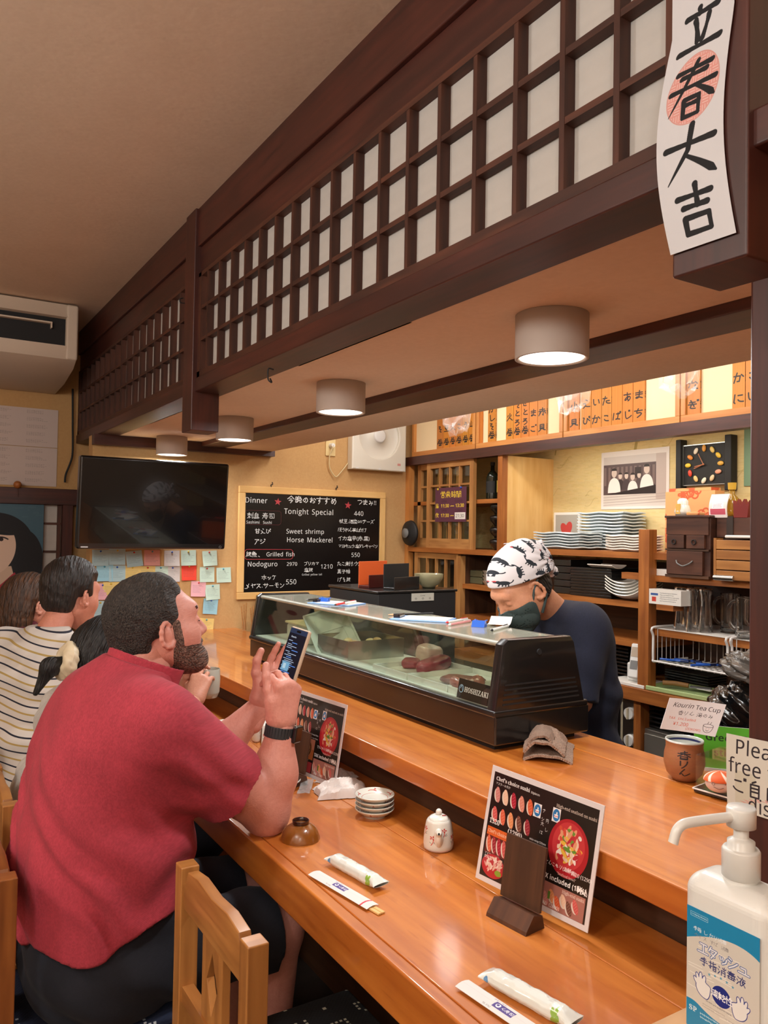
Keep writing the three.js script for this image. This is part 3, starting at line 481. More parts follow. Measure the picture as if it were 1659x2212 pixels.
  const [pg, pmats] = facePanel(0.62, 1.05, 0.002, tex, 0.7);
  const po = thing('poster', 'blue poster of a dark-haired woman hanging on the sliding door', 'poster', { at: [px1 - 0.31, py1 - 0.525, -4.945] });
  part(po, 'sheet', pg, pmats); part(po, 'pin', new THREE.SphereGeometry(0.009, 10, 8).translate(0.295, 0.505, 0.004), M.white);
  const kn = onZ(38, 1047, -4.92);
  const k = thing('hanging_wooden_ball', 'round wooden ball with string on the dark lintel', 'ornament', { at: kn }); part(k, 'head', new THREE.SphereGeometry(0.022, 20, 14), M.shelf); part(k, 'string', rod(V(0, -0.02, 0.005), V(0.004, -0.07, 0.005), 0.002, 6), M.beam);
  const pts = [[157, 840], [157, 920], [156, 985], [142, 1025], [140, 1042]].map(([a, b]) => onZ(a, b, -4.97));
  solo('black_cable', tube(pts, 0.006, 40, 6), M.blackMatte, 'black cable running down the far wall beside the notices', 'cable');
}
{ // small things at the far end of the upper counter
  const c = onY(535, 1372, Y_UP);
  const t = thing('yellow_clipboard', 'yellow framed menu card leaning on the far wall behind the fish case', 'menu', { at: [onZ(552, 1370, Z_WALL + 0.03).x, Y_UP, Z_WALL + 0.03] });
  const yel = phy({ color: col(214, 172, 40), roughness: 0.5 });
  part(t, 'card', box(0.01, 0.21, 0.03, 0.185, 0, 0.004), M.paper); part(t, 'frame_rail', box(0, 0.22, 0.18, 0.195, -0.002, 0.012, { r: 0.003 }), yel); part(t, 'frame_stile', box(0, 0.022, 0.03, 0.195, -0.002, 0.012, { r: 0.003 }), yel); part(t, 'clip', box(0.08, 0.13, 0.18, 0.192, 0.012, 0.02), M.grey); part(t, 'foot', box(-0.01, 0.03, 0, 0.03, -0.01, 0.03), M.blackMatte);
  // disposable chopsticks in holders
  [[528, 1362, 'in a clear stand by the far wall'], [548, 1366, 'in front of the yellow menu card'], [562, 1368, 'beside the fish case end']].forEach(([px, py, l], i) => {
    const p = onY(px, py, Y_UP), h = thing('chopstick_holder', 'disposable chopsticks standing ' + l, 'chopsticks', { at: p, group: 'standing chopsticks at the far end' });
    part(h, 'cup', lathe([[0.0, 0.001], [0.018, 0.001], [0.02, 0.05], [0.0185, 0.05], [0.0165, 0.003]], 20), M.glass);
    for (let k = 0; k < 3; k++) part(h, 'chopstick', rod(V(0.006 * k - 0.006, 0.004, 0.004 * (k % 2)), V(0.012 * k - 0.018, 0.14 + 0.01 * k, 0.008 * k - 0.01), 0.0035, 6), M.lattice);
  });
}
// ---------- refrigerated fish case ----------
const CASE_N = -1.63, CASE_F = -3.33;
{
  const t = thing('fish_display_case', 'long black refrigerated fish case with a sloping glass front on the counter', 'display case');
  const L = CASE_N - CASE_F, prof = (pts, z0, d, b = 0) => toCreasedNormals(extrude(pts, d, b).translate(0, 0, z0), 0.6);
  part(t, 'plinth', box(1.40, 1.70, Y_UP, 0.912, CASE_F + 0.03, CASE_N - 0.03), M.blackMatte);
  part(t, 'base', box(1.376, 1.728, 0.912, 0.992, CASE_F, CASE_N, { r: 0.006 }), M.black);
  part(t, 'base_rim', box(1.370, 1.722, 0.988, 1.006, CASE_F - 0.002, CASE_N + 0.002, { r: 0.006, seg: 2 }), M.black, 'glossy black rim');
  const endP = [[1.378, 1.006], [1.704, 1.006], [1.662, 1.172], [1.650, 1.188], [1.420, 1.190], [1.404, 1.178]];
  part(t, 'end_panel', prof(endP, CASE_N - 0.03, 0.026, 0.004), M.black, 'black end panel with vent slots');
  part(t, 'end_panel', prof(endP, CASE_F + 0.004, 0.022, 0.004), M.black);
  for (let k = 0; k < 5; k++) part(t, 'vent_slot', box(1.40 + 0.002 * k, 1.686 - 0.004 * k, 1.018 + k * 0.013, 1.0225 + k * 0.013, CASE_N - 0.006, CASE_N + 0.0012), M.blackMatte);
  part(t, 'screw_cap', cyl(0.009, 0.008, 0, 0.004, 16).rotateX(Math.PI / 2).translate(1.53, 1.155, CASE_N - 0.001), M.blackMatte);
  // glass front and top
  const zc = (CASE_N + CASE_F) / 2, gl = L - 0.062;
  const slope = Math.atan2(1.416 - 1.384, 1.176 - 1.008), h = Math.hypot(0.032, 0.168);
  const clear = phy({ color: col(244, 250, 246), roughness: 0.02, transmission: 1, thickness: 0, ior: 1.5 });
  part(t, 'front_glass', new THREE.BoxGeometry(0.004, h, gl).rotateZ(-slope).translate(1.400, 1.092, zc), clear, 'sloping clear glass');
  part(t, 'top_glass', new THREE.BoxGeometry(0.226, 0.005, gl).translate(1.535, 1.1835, zc), phy({ color: col(232, 232, 216), roughness: 0.1, transmission: 0.72, thickness: 0, ior: 1.5 }), 'pale flat glass top');
  part(t, 'top_rail', box(1.408, 1.428, 1.172, 1.186, CASE_F + 0.03, CASE_N - 0.03, { r: 0.007, seg: 2 }), phy({ color: col(196, 196, 182), roughness: 0.25, transmission: 0.4, thickness: 0 }));
  part(t, 'rear_rail', box(1.640, 1.664, 1.166, 1.185, CASE_F + 0.03, CASE_N - 0.03, { r: 0.005 }), M.steel);
  part(t, 'rear_door', new THREE.BoxGeometry(0.004, 0.16, gl / 2 + 0.02).rotateZ(0.2).translate(1.684, 1.087, zc + gl / 4), clear); part(t, 'rear_door', new THREE.BoxGeometry(0.004, 0.16, gl / 2 + 0.02).rotateZ(0.2).translate(1.678, 1.087, zc - gl / 4), clear);
  part(t, 'bracket', tube([[1.648, 1.01, -2.36], [1.64, 1.08, -2.36], [1.60, 1.15, -2.36], [1.50, 1.176, -2.36]], 0.012, 24, 8), M.black);
  part(t, 'interior_floor', box(1.39, 1.69, 0.994, 1.009, CASE_F + 0.032, CASE_N - 0.034), std({ color: col(206, 206, 196), roughness: 0.5 }));
  part(t, 'cooling_pipe', tube([[1.66, 1.15, CASE_F + 0.04], [1.66, 1.15, CASE_N - 0.04]], 0.012, 8, 10), M.steel);
  const badge = canvasTex(256, 96, (g, w, h2) => { g.fillStyle = '#17120f'; g.fillRect(0, 0, w, h2); g.fillStyle = '#d8d4cc'; g.font = 'bold 34px serif'; g.fillText('HOSHIZAKI', 56, 60); g.beginPath(); g.arc(30, 48, 18, 0, 7); g.strokeStyle = '#8fb0c8'; g.lineWidth = 4; g.stroke(); g.beginPath(); g.moveTo(18, 50); g.lineTo(30, 32); g.lineTo(44, 56); g.stroke(); });
  const bm = std({ map: badge, roughness: 0.4 });
  const bg = new THREE.BoxGeometry(0.003, 0.055, 0.135);
  const b = part(t, 'maker_badge', bg, [M.blackMatte, bm, M.blackMatte, M.blackMatte, M.blackMatte, M.blackMatte]); b.rotation.z = -slope; b.position.set(1.391, 1.037, -1.745);
}
// food and trays in the case
{
  const yF = 1.0092;
  const whiteTray = phy({ color: col(222, 222, 212), roughness: 0.35 });
  const trayGeo = (w, d, h) => { const o = extrude([[-w / 2, -d / 2], [w / 2, -d / 2], [w / 2, d / 2], [-w / 2, d / 2]], 0.002, 0.001).rotateX(-Math.PI / 2).translate(0, 0.001, 0); const parts = [o]; for (const s of [-1, 1]) { parts.push(cbox(s * w / 2, h / 2, 0, 0.004, h, d)); parts.push(cbox(0, h / 2, s * d / 2, w, h, 0.004)); } return merge(parts); };
  const tg = trayGeo(0.26, 0.205, 0.02);
  const zt = [-1.775, -1.99, -2.205], lab = ['under the octopus', 'under the mackerel fillet', 'under the tuna block'];
  zt.forEach((z, i) => solo('fish_tray', tg, whiteTray, 'shallow white tray in the fish case ' + lab[i], 'tray', { at: [1.535, yF, z], group: 'white trays in the fish case' }));
  // steel pan
  const pan = thing('steel_pan', 'deep stainless steel pan of shellfish in the fish case', 'pan', { at: [1.535, yF, -2.62] });
  const w = 0.24, d = 0.24, h = 0.07;
  part(pan, 'bottom', cbox(0, 0.002, 0, w, 0.003, d), M.steel); for (const s of [-1, 1]) { part(pan, 'wall', cbox(s * w / 2, h / 2, 0, 0.003, h, d), M.steel); part(pan, 'wall', cbox(0, h / 2, s * d / 2, w, h, 0.003), M.steel); }
  const r = rng(19);
  for (let i = 0; i < 16; i++) { const g = new THREE.SphereGeometry(0.021, 12, 8); g.scale(1, 0.55, 0.8); g.rotateY(r() * 6); solo('scallop_piece', g, std({ color: [col(222, 200, 150), col(206, 170, 120), col(214, 160, 130)][i % 3], roughness: 0.4 }), 'pale shellfish piece heaped in the steel pan', 'seafood', { at: [1.535 + (r() - 0.5) * 0.17, yF + 0.03 + r() * 0.02, -2.62 + (r() - 0.5) * 0.17], group: 'shellfish pieces in the steel pan' }); }
  // lid leaning over the pan
  const lid = thing('container_lid', 'translucent plastic container lid leaning on the steel pan', 'lid', { at: [1.49, 1.085, -2.77] }); lid.rotation.set(0.6, -0.1, 0.42);
  const frosted = phy({ color: col(226, 228, 214), roughness: 0.35, transmission: 0.45, thickness: 0 });
  part(lid, 'panel', cbox(0, 0, 0, 0.17, 0.004, 0.24, { r: 0.002 }), frosted); part(lid, 'rim', merge([cbox(0.083, 0, 0, 0.008, 0.012, 0.24), cbox(-0.083, 0, 0, 0.008, 0.012, 0.24), cbox(0, 0, 0.118, 0.17, 0.012, 0.008), cbox(0, 0, -0.118, 0.17, 0.012, 0.008), cbox(0, 0.003, 0, 0.12, 0.005, 0.004), cbox(0.05, 0.003, 0, 0.004, 0.005, 0.15), cbox(-0.05, 0.003, 0, 0.004, 0.005, 0.15)]), frosted);
  const box2 = thing('plastic_container', 'pale plastic container at the far end of the fish case', 'container', { at: [1.56, yF, -3.02] });
  part(box2, 'tub', cbox(0, 0.035, 0, 0.2, 0.07, 0.22, { r: 0.012, seg: 2 }), phy({ color: col(210, 206, 188), roughness: 0.4 })); part(box2, 'lid', cbox(0, 0.075, 0, 0.21, 0.01, 0.23, { r: 0.004 }), phy({ color: col(214, 196, 150), roughness: 0.4 }));
  // fish: lumps shaped by a grid
  const lump = (lx, ly, lz, seed, bend = 0) => { const g = new THREE.SphereGeometry(1, 28, 18), p = g.attributes.position; for (let i = 0; i < p.count; i++) { const x = p.getX(i), y = p.getY(i), z = p.getZ(i), n = 0.86 + 0.3 * fbm(x * 2 + 5, z * 2 + y + 9, seed, 3), q = (v) => Math.sign(v) * Math.pow(Math.abs(v), 0.6); p.setXYZ(i, q(x) * lx * n + bend * z * z * lx, Math.max(-0.98, q(y)) * ly * n, q(z) * lz * n); } g.computeVertexNormals(); return g.translate(0, ly, 0); };
  const meat = (a, b, s) => phy({ map: dataTex(128, 128, (u, v) => mixc(a, b, fbm(u * 5, v * 26, s))), roughness: 0.35, clearcoat: 0.3 });
  const tuna = meat([166, 72, 88], [120, 42, 58], 3);
  solo('tuna_block', lump(0.032, 0.024, 0.115, 4), tuna, 'long dark pink tuna block in the fish case', 'fish', { at: [1.56, yF + 0.003, -2.17], turn: -1.0 });
  solo('tuna_block', lump(0.03, 0.016, 0.045, 8), tuna, 'small dark pink tuna piece beside the long tuna block', 'fish', { at: [1.535, yF + 0.003, -2.27], turn: -0.7 });
  const oct = thing('octopus_tentacle', 'curled pinkish octopus tentacle in the fish case', 'octopus', { at: [1.46, yF + 0.004, -1.87] });
  const op = []; for (let k = 0; k < 9; k++) { const a = k * 0.42; op.push([(0.05 - 0.003 * k) * Math.cos(a), 0.02 + 0.004 * Math.sin(k), (0.058 - 0.003 * k) * Math.sin(a) - 0.01]); }
  part(oct, 'arm', tube(op, 0.018, 40, 12), meat([176, 110, 100], [136, 76, 72], 6)); const sk = new THREE.SphereGeometry(0.006, 8, 6);
  for (let k = 0; k < 9; k++) { const s = part(oct, 'sucker', sk, std({ color: col(220, 188, 176), roughness: 0.5 })); s.position.set(op[k][0] * 1.1, 0.034, op[k][2] * 1.1); }
  solo('fish_fillet', lump(0.045, 0.012, 0.07, 12), meat([170, 118, 116], [110, 76, 80], 9), 'brownish mackerel fillet lying in a white tray', 'fish', { at: [1.515, yF + 0.003, -1.95], turn: 0.5 });
  solo('white_fish_block', lump(0.04, 0.035, 0.045, 15), meat([206, 186, 170], [180, 156, 140], 11), 'pale white fish block behind the tuna', 'fish', { at: [1.64, yF + 0.001, -2.31] });
  solo('squid_body', lump(0.04, 0.018, 0.06, 18), meat([214, 196, 184], [190, 160, 150], 13), 'pale squid body next to the octopus tentacle', 'fish', { at: [1.60, yF + 0.003, -1.80], turn: 0.4 });
}
// ---------- things on top of the case ----------
{
  const yT = 1.1862;
  const pen = (px0, py0, px1, py1, name, label, body, tip, lift = 0.0045) => {
    const a = onY(px0, py0, yT + lift), b = onY(px1, py1, yT + lift), d = b.clone().sub(a), L = Math.min(d.length(), 0.15); d.normalize();
    const t = thing(name, label, 'pen', { at: a.clone().addScaledVector(d, L / 2) }); t.quaternion.setFromUnitVectors(V(0, 0, 1), d);
    part(t, 'barrel', cyl(0.0042, 0.0042, -L / 2 + 0.012, L / 2, 12).rotateX(Math.PI / 2), body); part(t, 'tip', cyl(0.001, 0.0042, -L / 2, -L / 2 + 0.012, 12).rotateX(Math.PI / 2), tip); part(t, 'pocket_clip', cbox(0, 0.0052, L / 2 - 0.025, 0.003, 0.0015, 0.04), tip); return t;
  };
  const redP = phy({ color: col(214, 60, 60), roughness: 0.35 }), whiteP = M.whitePlastic;
  pen(660, 1296, 700, 1293, 'ball_pen', 'black ball pen at the far end of the case top', M.black, M.grey);
  pen(728, 1305, 775, 1298, 'ball_pen', 'white and red ball pen lying across the far clipboard', whiteP, redP, 0.0118);
  pen(722, 1307, 752, 1301, 'ball_pen', 'red ball pen lying on the far clipboard', redP, M.black, 0.0118);
  pen(963, 1345, 1035, 1332, 'ball_pen', 'white and red ball pen in front of the near clipboard', whiteP, redP);
  pen(968, 1350, 1040, 1337, 'ball_pen', 'pink and white ball pen in front of the near clipboard', phy({ color: col(224, 150, 150), roughness: 0.35 }), whiteP);
  pen(1060, 1362, 1110, 1348, 'ball_pen', 'grey ball pen in front of the loose paper slip', M.whitePlastic, M.blackMatte);
  { const a = onY(838, 1328, yT + 0.004), b = onY(930, 1325, yT + 0.004), d = b.clone().sub(a), L = 0.18; d.normalize(); const t = thing('pencil', 'black pencil lying on the glass case top', 'pencil', { at: a.clone().addScaledVector(d, L / 2) }); t.quaternion.setFromUnitVectors(V(0, 0, 1), d); part(t, 'shaft', cyl(0.0036, 0.0036, -L / 2 + 0.02, L / 2, 6).rotateX(Math.PI / 2), M.blackMatte); part(t, 'point', cyl(0.0005, 0.0036, -L / 2, -L / 2 + 0.02, 6).rotateX(Math.PI / 2), std({ color: col(210, 160, 120), roughness: 0.7 })); }
  const clipboard = (px, py, turn, label) => {
    const p = onY(px, py, yT), t = thing('clipboard', label, 'clipboard', { at: [Math.min(p.x, 1.53), yT, p.z], turn });
    part(t, 'board', cbox(0, 0.002, 0, 0.13, 0.004, 0.20, { r: 0.002 }), phy({ color: col(120, 160, 214), roughness: 0.4 })); part(t, 'slip', cbox(0, 0.0048, 0.012, 0.115, 0.0014, 0.16), M.paper); part(t, 'clip', merge([cbox(0, 0.008, -0.085, 0.06, 0.008, 0.022), rod(V(-0.03, 0.012, -0.078), V(0.03, 0.012, -0.078), 0.004)]), M.black); return t;
  };
  clipboard(760, 1303, 0.5, 'pale blue clipboard with paper slips at the far end of the case'); clipboard(955, 1336, 0.7, 'pale blue clipboard with paper slips beside the red pens');
  const clip = (px, py, label) => { const p = onY(px, py, yT), t = thing('binder_clip', label, 'clip', { at: [p.x, yT, p.z], turn: 0.6 }); part(t, 'jaw', extrude([[-0.016, 0], [0.016, 0], [0.005, 0.018], [-0.005, 0.018]], 0.04, 0.001).translate(0, 0.001, -0.02), M.blue); part(t, 'lever', tube([[0.006, 0.017, -0.012], [0.02, 0.02, -0.02], [0.034, 0.012, 0], [0.02, 0.02, 0.02], [0.006, 0.017, 0.012]], 0.0018, 20, 6), M.blue); };
  clip(700, 1302, 'blue binder clip at the far end of the case top'); clip(1035, 1354, 'blue binder clip under the loose paper slip');
  const s = onY(1080, 1350, yT);
  solo('paper_slip', sheet(8, 4, (u, v) => V((u - 0.5) * 0.1, 0.006 + 0.03 * Math.max(0, u - 0.35) ** 1.4, (v - 0.5) * 0.07), 0.0004), M.white, 'loose curled white paper slip on the near case top', 'paper', { at: [s.x, yT, s.z], turn: 0.75 });
}
// ---------- black equipment cabinet behind the case ----------
{
  const x0 = 1.80, z1 = onX(817, 1283, x0).z, y1 = onX(817, 1283, x0).y, x1 = onZ(985, 1281, z1).x;
  const t = thing('black_cabinet', 'black equipment cabinet with a silver control label behind the fish case', 'cabinet', { at: [0, 0, 0] });
  part(t, 'body', box(x0, x1, 0, y1, z1 - 0.45, z1, { r: 0.006 }), M.blackMatte); part(t, 'lid', box(x0 - 0.006, x1 + 0.006, y1, y1 + 0.012, z1 - 0.455, z1 + 0.006, { r: 0.004 }), M.black);
  const a = onZ(889, 1282, z1 + 0.003), b = onZ(937, 1297, z1 + 0.003);
  const tex = canvasTex(256, 96, (g, w, h) => { g.fillStyle = '#b9b7ac'; g.fillRect(0, 0, w, h); g.fillStyle = '#333'; g.font = 'italic 26px serif'; g.fillText('Low', 100, 38); g.lineWidth = 3; for (const x of [50, 130, 210]) { g.beginPath(); g.arc(x, 66, 9, 0, 7); g.stroke(); } });
  const pl = part(t, 'control_label', new THREE.BoxGeometry(b.x - a.x, a.y - b.y, 0.003), [M.grey, M.grey, M.grey, M.grey, std({ map: tex, roughness: 0.4 }), M.grey]); pl.position.set((a.x + b.x) / 2, (a.y + b.y) / 2, z1 + 0.002);
  const yT = y1 + 0.0122;
  const holder = (px, py, w, h, mat, mat2, name, label, turn) => { const o = thing(name, label, 'card stand', { at: [onZ(px, py, z1 - py / 1e4).x, yT, z1 - py / 1e4], turn }); part(o, 'back_panel', cbox(0, h / 2, 0, w, h, 0.004, { r: 0.002 }), mat); part(o, 'ledge', cbox(0, 0.006, 0.03, w, 0.012, 0.06, { r: 0.002 }), mat2); part(o, 'front_lip', cbox(0, h * 0.25, 0.06, w, h * 0.5, 0.004, { r: 0.002 }), mat2); return o; };
  holder(862, 900, 0.19, 0.115, M.blackMatte, M.black, 'bill_holder', 'black folded bill holder on the black cabinet', 0.35);
  holder(784, 2500, 0.21, 0.12, std({ color: col(214, 92, 38), roughness: 0.5 }), std({ color: col(70, 26, 22), roughness: 0.3 }), 'order_rack', 'orange and maroon order rack on the black cabinet', 0.35);
  const q = V(onZ(926, 1272, z1 - 0.1).x, yT, z1 - 0.1);
  const bw = thing('stoneware_bowl', 'grey-green stoneware bowl on the black cabinet', 'bowl', { at: q }); part(bw, 'bowl', lathe([[0, 0.004], [0.03, 0], [0.032, 0.008], [0.05, 0.02], [0.066, 0.045], [0.068, 0.066], [0.064, 0.066], [0.06, 0.045], [0.044, 0.024], [0, 0.014]], 40), phy({ color: col(156, 150, 116), roughness: 0.4, clearcoat: 0.4 }));
}
// ---------- towel, cup, cards on the near upper counter ----------
{
  // folded towel
  const tw = thing('towel', 'folded grey-brown towel lying beside the fish case', 'towel', { at: onY(1172, 1626, Y_UP).add(V(0.01, 0, 0.01)), turn: 0.75 });
  const cloth = std({ map: plasterTex([170, 142, 122], [140, 114, 98], 61, 120), roughness: 1, bumpMap: bumpNoise, bumpScale: 0.004 });
  const cl = cloth.clone(); cl.map = rep(cloth.map, 0.3, 0.2);
  const lay = (w, d, y, amp, seed, ox, oz) => sheet(30, 22, (u, v) => { const n = fbm(u * 4 + seed, v * 4, seed, 3), e = 1 - 0.10 * fbm(u * 3, v * 7, seed + 2), hump = Math.sin(Math.PI * clamp(u, 0, 1)) * 0.5 + 0.5; return V((u - 0.5) * w * e + ox, y + amp * (n - 0.3) * hump + amp * 0.8 * Math.sin(v * Math.PI) - 0.006 * Math.pow(Math.abs(v - 0.5) * 2, 6), (0.5 - v) * d * e + oz); }, 0.006);
  part(tw, 'lower_fold', lay(0.19, 0.13, 0.008, 0.012, 3, 0, 0.004), cl); part(tw, 'upper_fold', lay(0.18, 0.115, 0.026, 0.03, 8, -0.004, -0.006), cl); part(tw, 'corner_fold', lay(0.12, 0.07, 0.046, 0.022, 12, -0.02, -0.016), cl);
  // tea cup
  const c = onY(1478, 1684, Y_UP);
  const cup = thing('tea_cup', 'brown stoneware tea cup with black characters and a pale rim', 'cup', { at: [c.x, Y_UP, c.z] });
  const tex = canvasTex(1024, 512, (g, w, h) => { const r = rng(3); g.fillStyle = '#9a6440'; g.fillRect(0, 0, w, h); for (let i = 0; i < 5000; i++) { g.fillStyle = `rgba(${110 + 70 * r()},${66 + 40 * r()},${40 + 24 * r()},0.25)`; g.fillRect(r() * w, r() * h, 6 + 30 * r(), 2 + 2 * r()); } jtext(g, '香りん', 468, 90, 108, { vertical: true, w: 12, color: '#1b1820' }); });
  const R = 0.0475;
  const body = lathe([[0, 0.001], [0.028, 0.001], [0.030, 0.006], [0.041, 0.018], [0.0475, 0.042], [0.0465, 0.064], [0.043, 0.078], [0.043, 0.088], [0.0445, 0.094]], 64);
  { const p = body.attributes.position, uv = body.attributes.uv; for (let i = 0; i < p.count; i++) uv.setY(i, p.getY(i) / 0.096); }
  const bo = part(cup, 'body', body, phy({ map: tex, roughness: 0.5, clearcoat: 0.25, clearcoatRoughness: 0.3 })); bo.rotation.y = Math.atan2(-c.x, -c.z) - Math.PI * 0.5 + Math.PI * 0.5 - Math.PI - 0.08;
  part(cup, 'rim', lathe([[0.0445, 0.094], [0.044, 0.0975], [0.0415, 0.098], [0.040, 0.094], [0.0395, 0.05], [0.03, 0.02], [0, 0.016]], 64), phy({ color: col(196, 198, 190), roughness: 0.25, clearcoat: 0.5 }), 'pale glazed rim and inside');
  part(cup, 'rim_band', lathe([[0.0403, 0.0915], [0.0399, 0.086], [0.0396, 0.086], [0.0400, 0.0915]], 64), std({ color: col(40, 44, 90), roughness: 0.3 }));
  // price card stuck in the cup
  const card = canvasTex(640, 420, (g, w, h) => {
    g.fillStyle = '#efedee'; g.fillRect(0, 0, w, h); g.fillStyle = '#2a2226'; g.font = 'italic 82px sans-serif'; g.fillText('Kourin', 60, 112); g.font = '78px sans-serif'; g.fillText('Tea', 330, 118); g.fillText('Cup', 470, 118);
    jtext(g, '香りん 湯のみ', 150, 150, 62, { w: 4, color: '#2a2226' }); g.fillStyle = '#d4502f'; g.font = '44px monospace'; g.fillText('TAX included', 60, 275); g.font = '60px sans-serif'; g.fillText('¥1.200', 130, 350); g.font = '38px sans-serif'; g.fillText('(ZEIKOMI)', 290, 390);
    g.strokeStyle = '#40343a'; g.lineWidth = 5; g.beginPath(); g.ellipse(530, 300, 55, 20, 0, 0, 7); g.stroke(); g.beginPath(); g.moveTo(475, 302); g.quadraticCurveTo(478, 385, 530, 388); g.quadraticCurveTo(582, 385, 585, 302); g.stroke(); g.beginPath(); g.arc(530, 352, 14, 0.3, 2.8); g.stroke(); g.fillRect(512, 336, 6, 6); g.fillRect(544, 336, 6, 6); g.beginPath(); g.moveTo(515, 275); g.lineTo(522, 250); g.moveTo(545, 275); g.lineTo(552, 250); g.stroke();
  });
  const cs = thing('price_card', 'white handwritten tea cup price card standing in the tea cup', 'card', {});
  const P00 = [1447, 1507], P10 = [1569, 1522], P01 = [1426, 1574], P11 = [1545, 1592], cd = c.x * camF.x + c.z * camF.z;
  const at = (px, py, d) => { const q = rayOf(px, py); return eye.clone().addScaledVector(q, d); };
  const D0 = 1.84, corner = { a: at(...P00, D0 + 0.01), b: at(...P10, D0 + 0.03), c: at(...P01, D0 - 0.01), d: at(...P11, D0 + 0.01) };
  const cg = sheet(8, 8, (u, v) => { const p = corner.c.clone().multiplyScalar((1 - u) * (1 - v)).addScaledVector(corner.d, u * (1 - v)).addScaledVector(corner.a, (1 - u) * v).addScaledVector(corner.b, u * v); return p.addScaledVector(camF, 0.006 * Math.sin(u * 3.1)); }, 0.0006);
  const cm = std({ map: card, roughness: 0.8 }); part(cs, 'card', cg, cm);
  // clear box with a toy sushi and a green card
  const k = onY(1498, 1712, Y_UP); const kb = { x0: k.x - 0.005, z0: k.z };
  const bx_ = thing('acrylic_box', 'clear acrylic display box on a black base', 'box', { at: [k.x, Y_UP, k.z], turn: 0.12 });
  const w = 0.17, d = 0.12, h = 0.085;
  part(bx_, 'base', box(0, w, 0.002, 0.012, 0, d, { r: 0.002 }), M.black); part(bx_, 'base_trim', merge([box(-0.002, w + 0.002, 0.009, 0.012, -0.002, 0, {}), box(-0.002, 0, 0.009, 0.012, 0, d, {})]), M.white);
  for (const g of [box(0.003, 0.005, 0.0125, h, 0.003, d - 0.003), box(w - 0.005, w - 0.003, 0.0125, h, 0.003, d - 0.003), box(0.0055, w - 0.0055, 0.0125, h, 0.003, 0.005), box(0.0055, w - 0.0055, 0.0125, h, d - 0.005, d - 0.003), box(0.003, w - 0.003, h + 0.0005, h + 0.0025, 0.003, d - 0.003)]) part(bx_, 'clear_panel', g, M.glass);
  const ty = thing('toy_sushi', 'smiling toy salmon sushi inside the clear box', 'toy', { at: onY(1556, 1712, Y_UP + 0.0125), turn: -0.6 });
  const rice = new THREE.SphereGeometry(1, 32, 20); rice.scale(0.033, 0.021, 0.024); part(ty, 'rice_body', rice.translate(0, 0.021, 0), std({ color: col(232, 206, 196), roughness: 0.7 }));
  const st = canvasTex(256, 64, (g) => { g.fillStyle = '#e2622c'; g.fillRect(0, 0, 256, 64); g.strokeStyle = '#f4d6c4'; g.lineWidth = 9; for (let i = 0; i < 6; i++) { g.beginPath(); g.moveTo(i * 46 + 10, 0); g.lineTo(i * 46 + 26, 64); g.stroke(); } });
  const top = new THREE.SphereGeometry(1, 32, 16, 0, Math.PI * 2, 0, Math.PI * 0.5); top.scale(0.037, 0.02, 0.028); part(ty, 'salmon_topping', top.translate(0, 0.028, 0), std({ map: st, roughness: 0.6 }));
  const eyeG = new THREE.TorusGeometry(0.003, 0.0007, 6, 14); for (const s of [-1, 1]) part(ty, 'eye', eyeG.clone().rotateY(-0.6 + 0).translate(0.012 * s - 0.012, 0.026, 0.0225), std({ color: col(140, 110, 100), roughness: 0.6 }));
  part(ty, 'mouth', tube([[-0.022, 0.018, 0.0185], [-0.012, 0.014, 0.0225], [-0.002, 0.017, 0.0245]], 0.0007, 14, 5), std({ color: col(150, 110, 100), roughness: 0.6 }));
  const gc = canvasTex(256, 200, (g, w2, h2) => { g.fillStyle = '#5ab32c'; g.fillRect(0, 0, w2, h2); g.fillStyle = '#1d3a14'; g.font = 'bold 44px sans-serif'; g.fillText('Green Te', 44, 70); g.fillText('sticks', 78, 140); });
  const ga = onY(1520, 1665, Y_UP);
  const gcd = thing('green_card', 'bright green tea sticks card standing behind the clear box', 'card', { at: [ga.x + 0.0, Y_UP, ga.z - 0.01], turn: -0.85 });
  part(gcd, 'sheet', new THREE.BoxGeometry(0.15, 0.105, 0.002).translate(0.06, 0.06, 0), [M.paper, M.paper, M.paper, M.paper, std({ map: gc, roughness: 0.7 }), std({ color: col(90, 178, 44) })]); part(gcd, 'stand', cbox(0.06, 0.004, -0.01, 0.1, 0.008, 0.03), M.whitePlastic);
  // taped notice on the pillar
  const nt = canvasTex(512, 640, (g, w2, h2) => {
    g.fillStyle = '#d2cfc4'; g.fillRect(0, 0, w2, h2); for (const [x, y] of [[0, 300], [300, 0]]) { g.fillStyle = 'rgba(190,184,160,0.5)'; g.fillRect(x + 40, y, 90, 340); } g.fillStyle = '#2a2329';
    g.save(); g.scale(0.46, 1); g.font = '176px sans-serif'; g.fillText('Please feel', 80, 158); g.fillText('free to use', 20, 325); jtext(g, 'ご自由にお', 50, 352, 150, { w: 15, color: '#2a2329' }); g.restore();
    g.strokeStyle = '#cf9a94'; g.lineWidth = 5; g.beginPath(); for (let i = 0; i <= 40; i++) { const a = Math.PI + i / 40 * Math.PI * 1.1, r = i % 2 ? 1 : 0.86; g.lineTo(330 + 270 * r * Math.cos(a), 590 + 120 * r * Math.sin(a)); } g.stroke(); g.save(); g.scale(0.46, 1); g.font = '170px sans-serif'; g.fillText('disinfect', 210, 622); g.restore();
  });
  const NX = 1.163, a = onX(1573, 1583, NX), b = onX(1567, 1738, NX);
  const nw = 0.20, nh = a.y - b.y;
  const ng = sheet(10, 10, (u, v) => V(NX - 0.001 - 0.004 * Math.sin(u * 5 + v * 2), b.y + nh * v + 0.004 * u, a.z + nw * u), 0.0005);
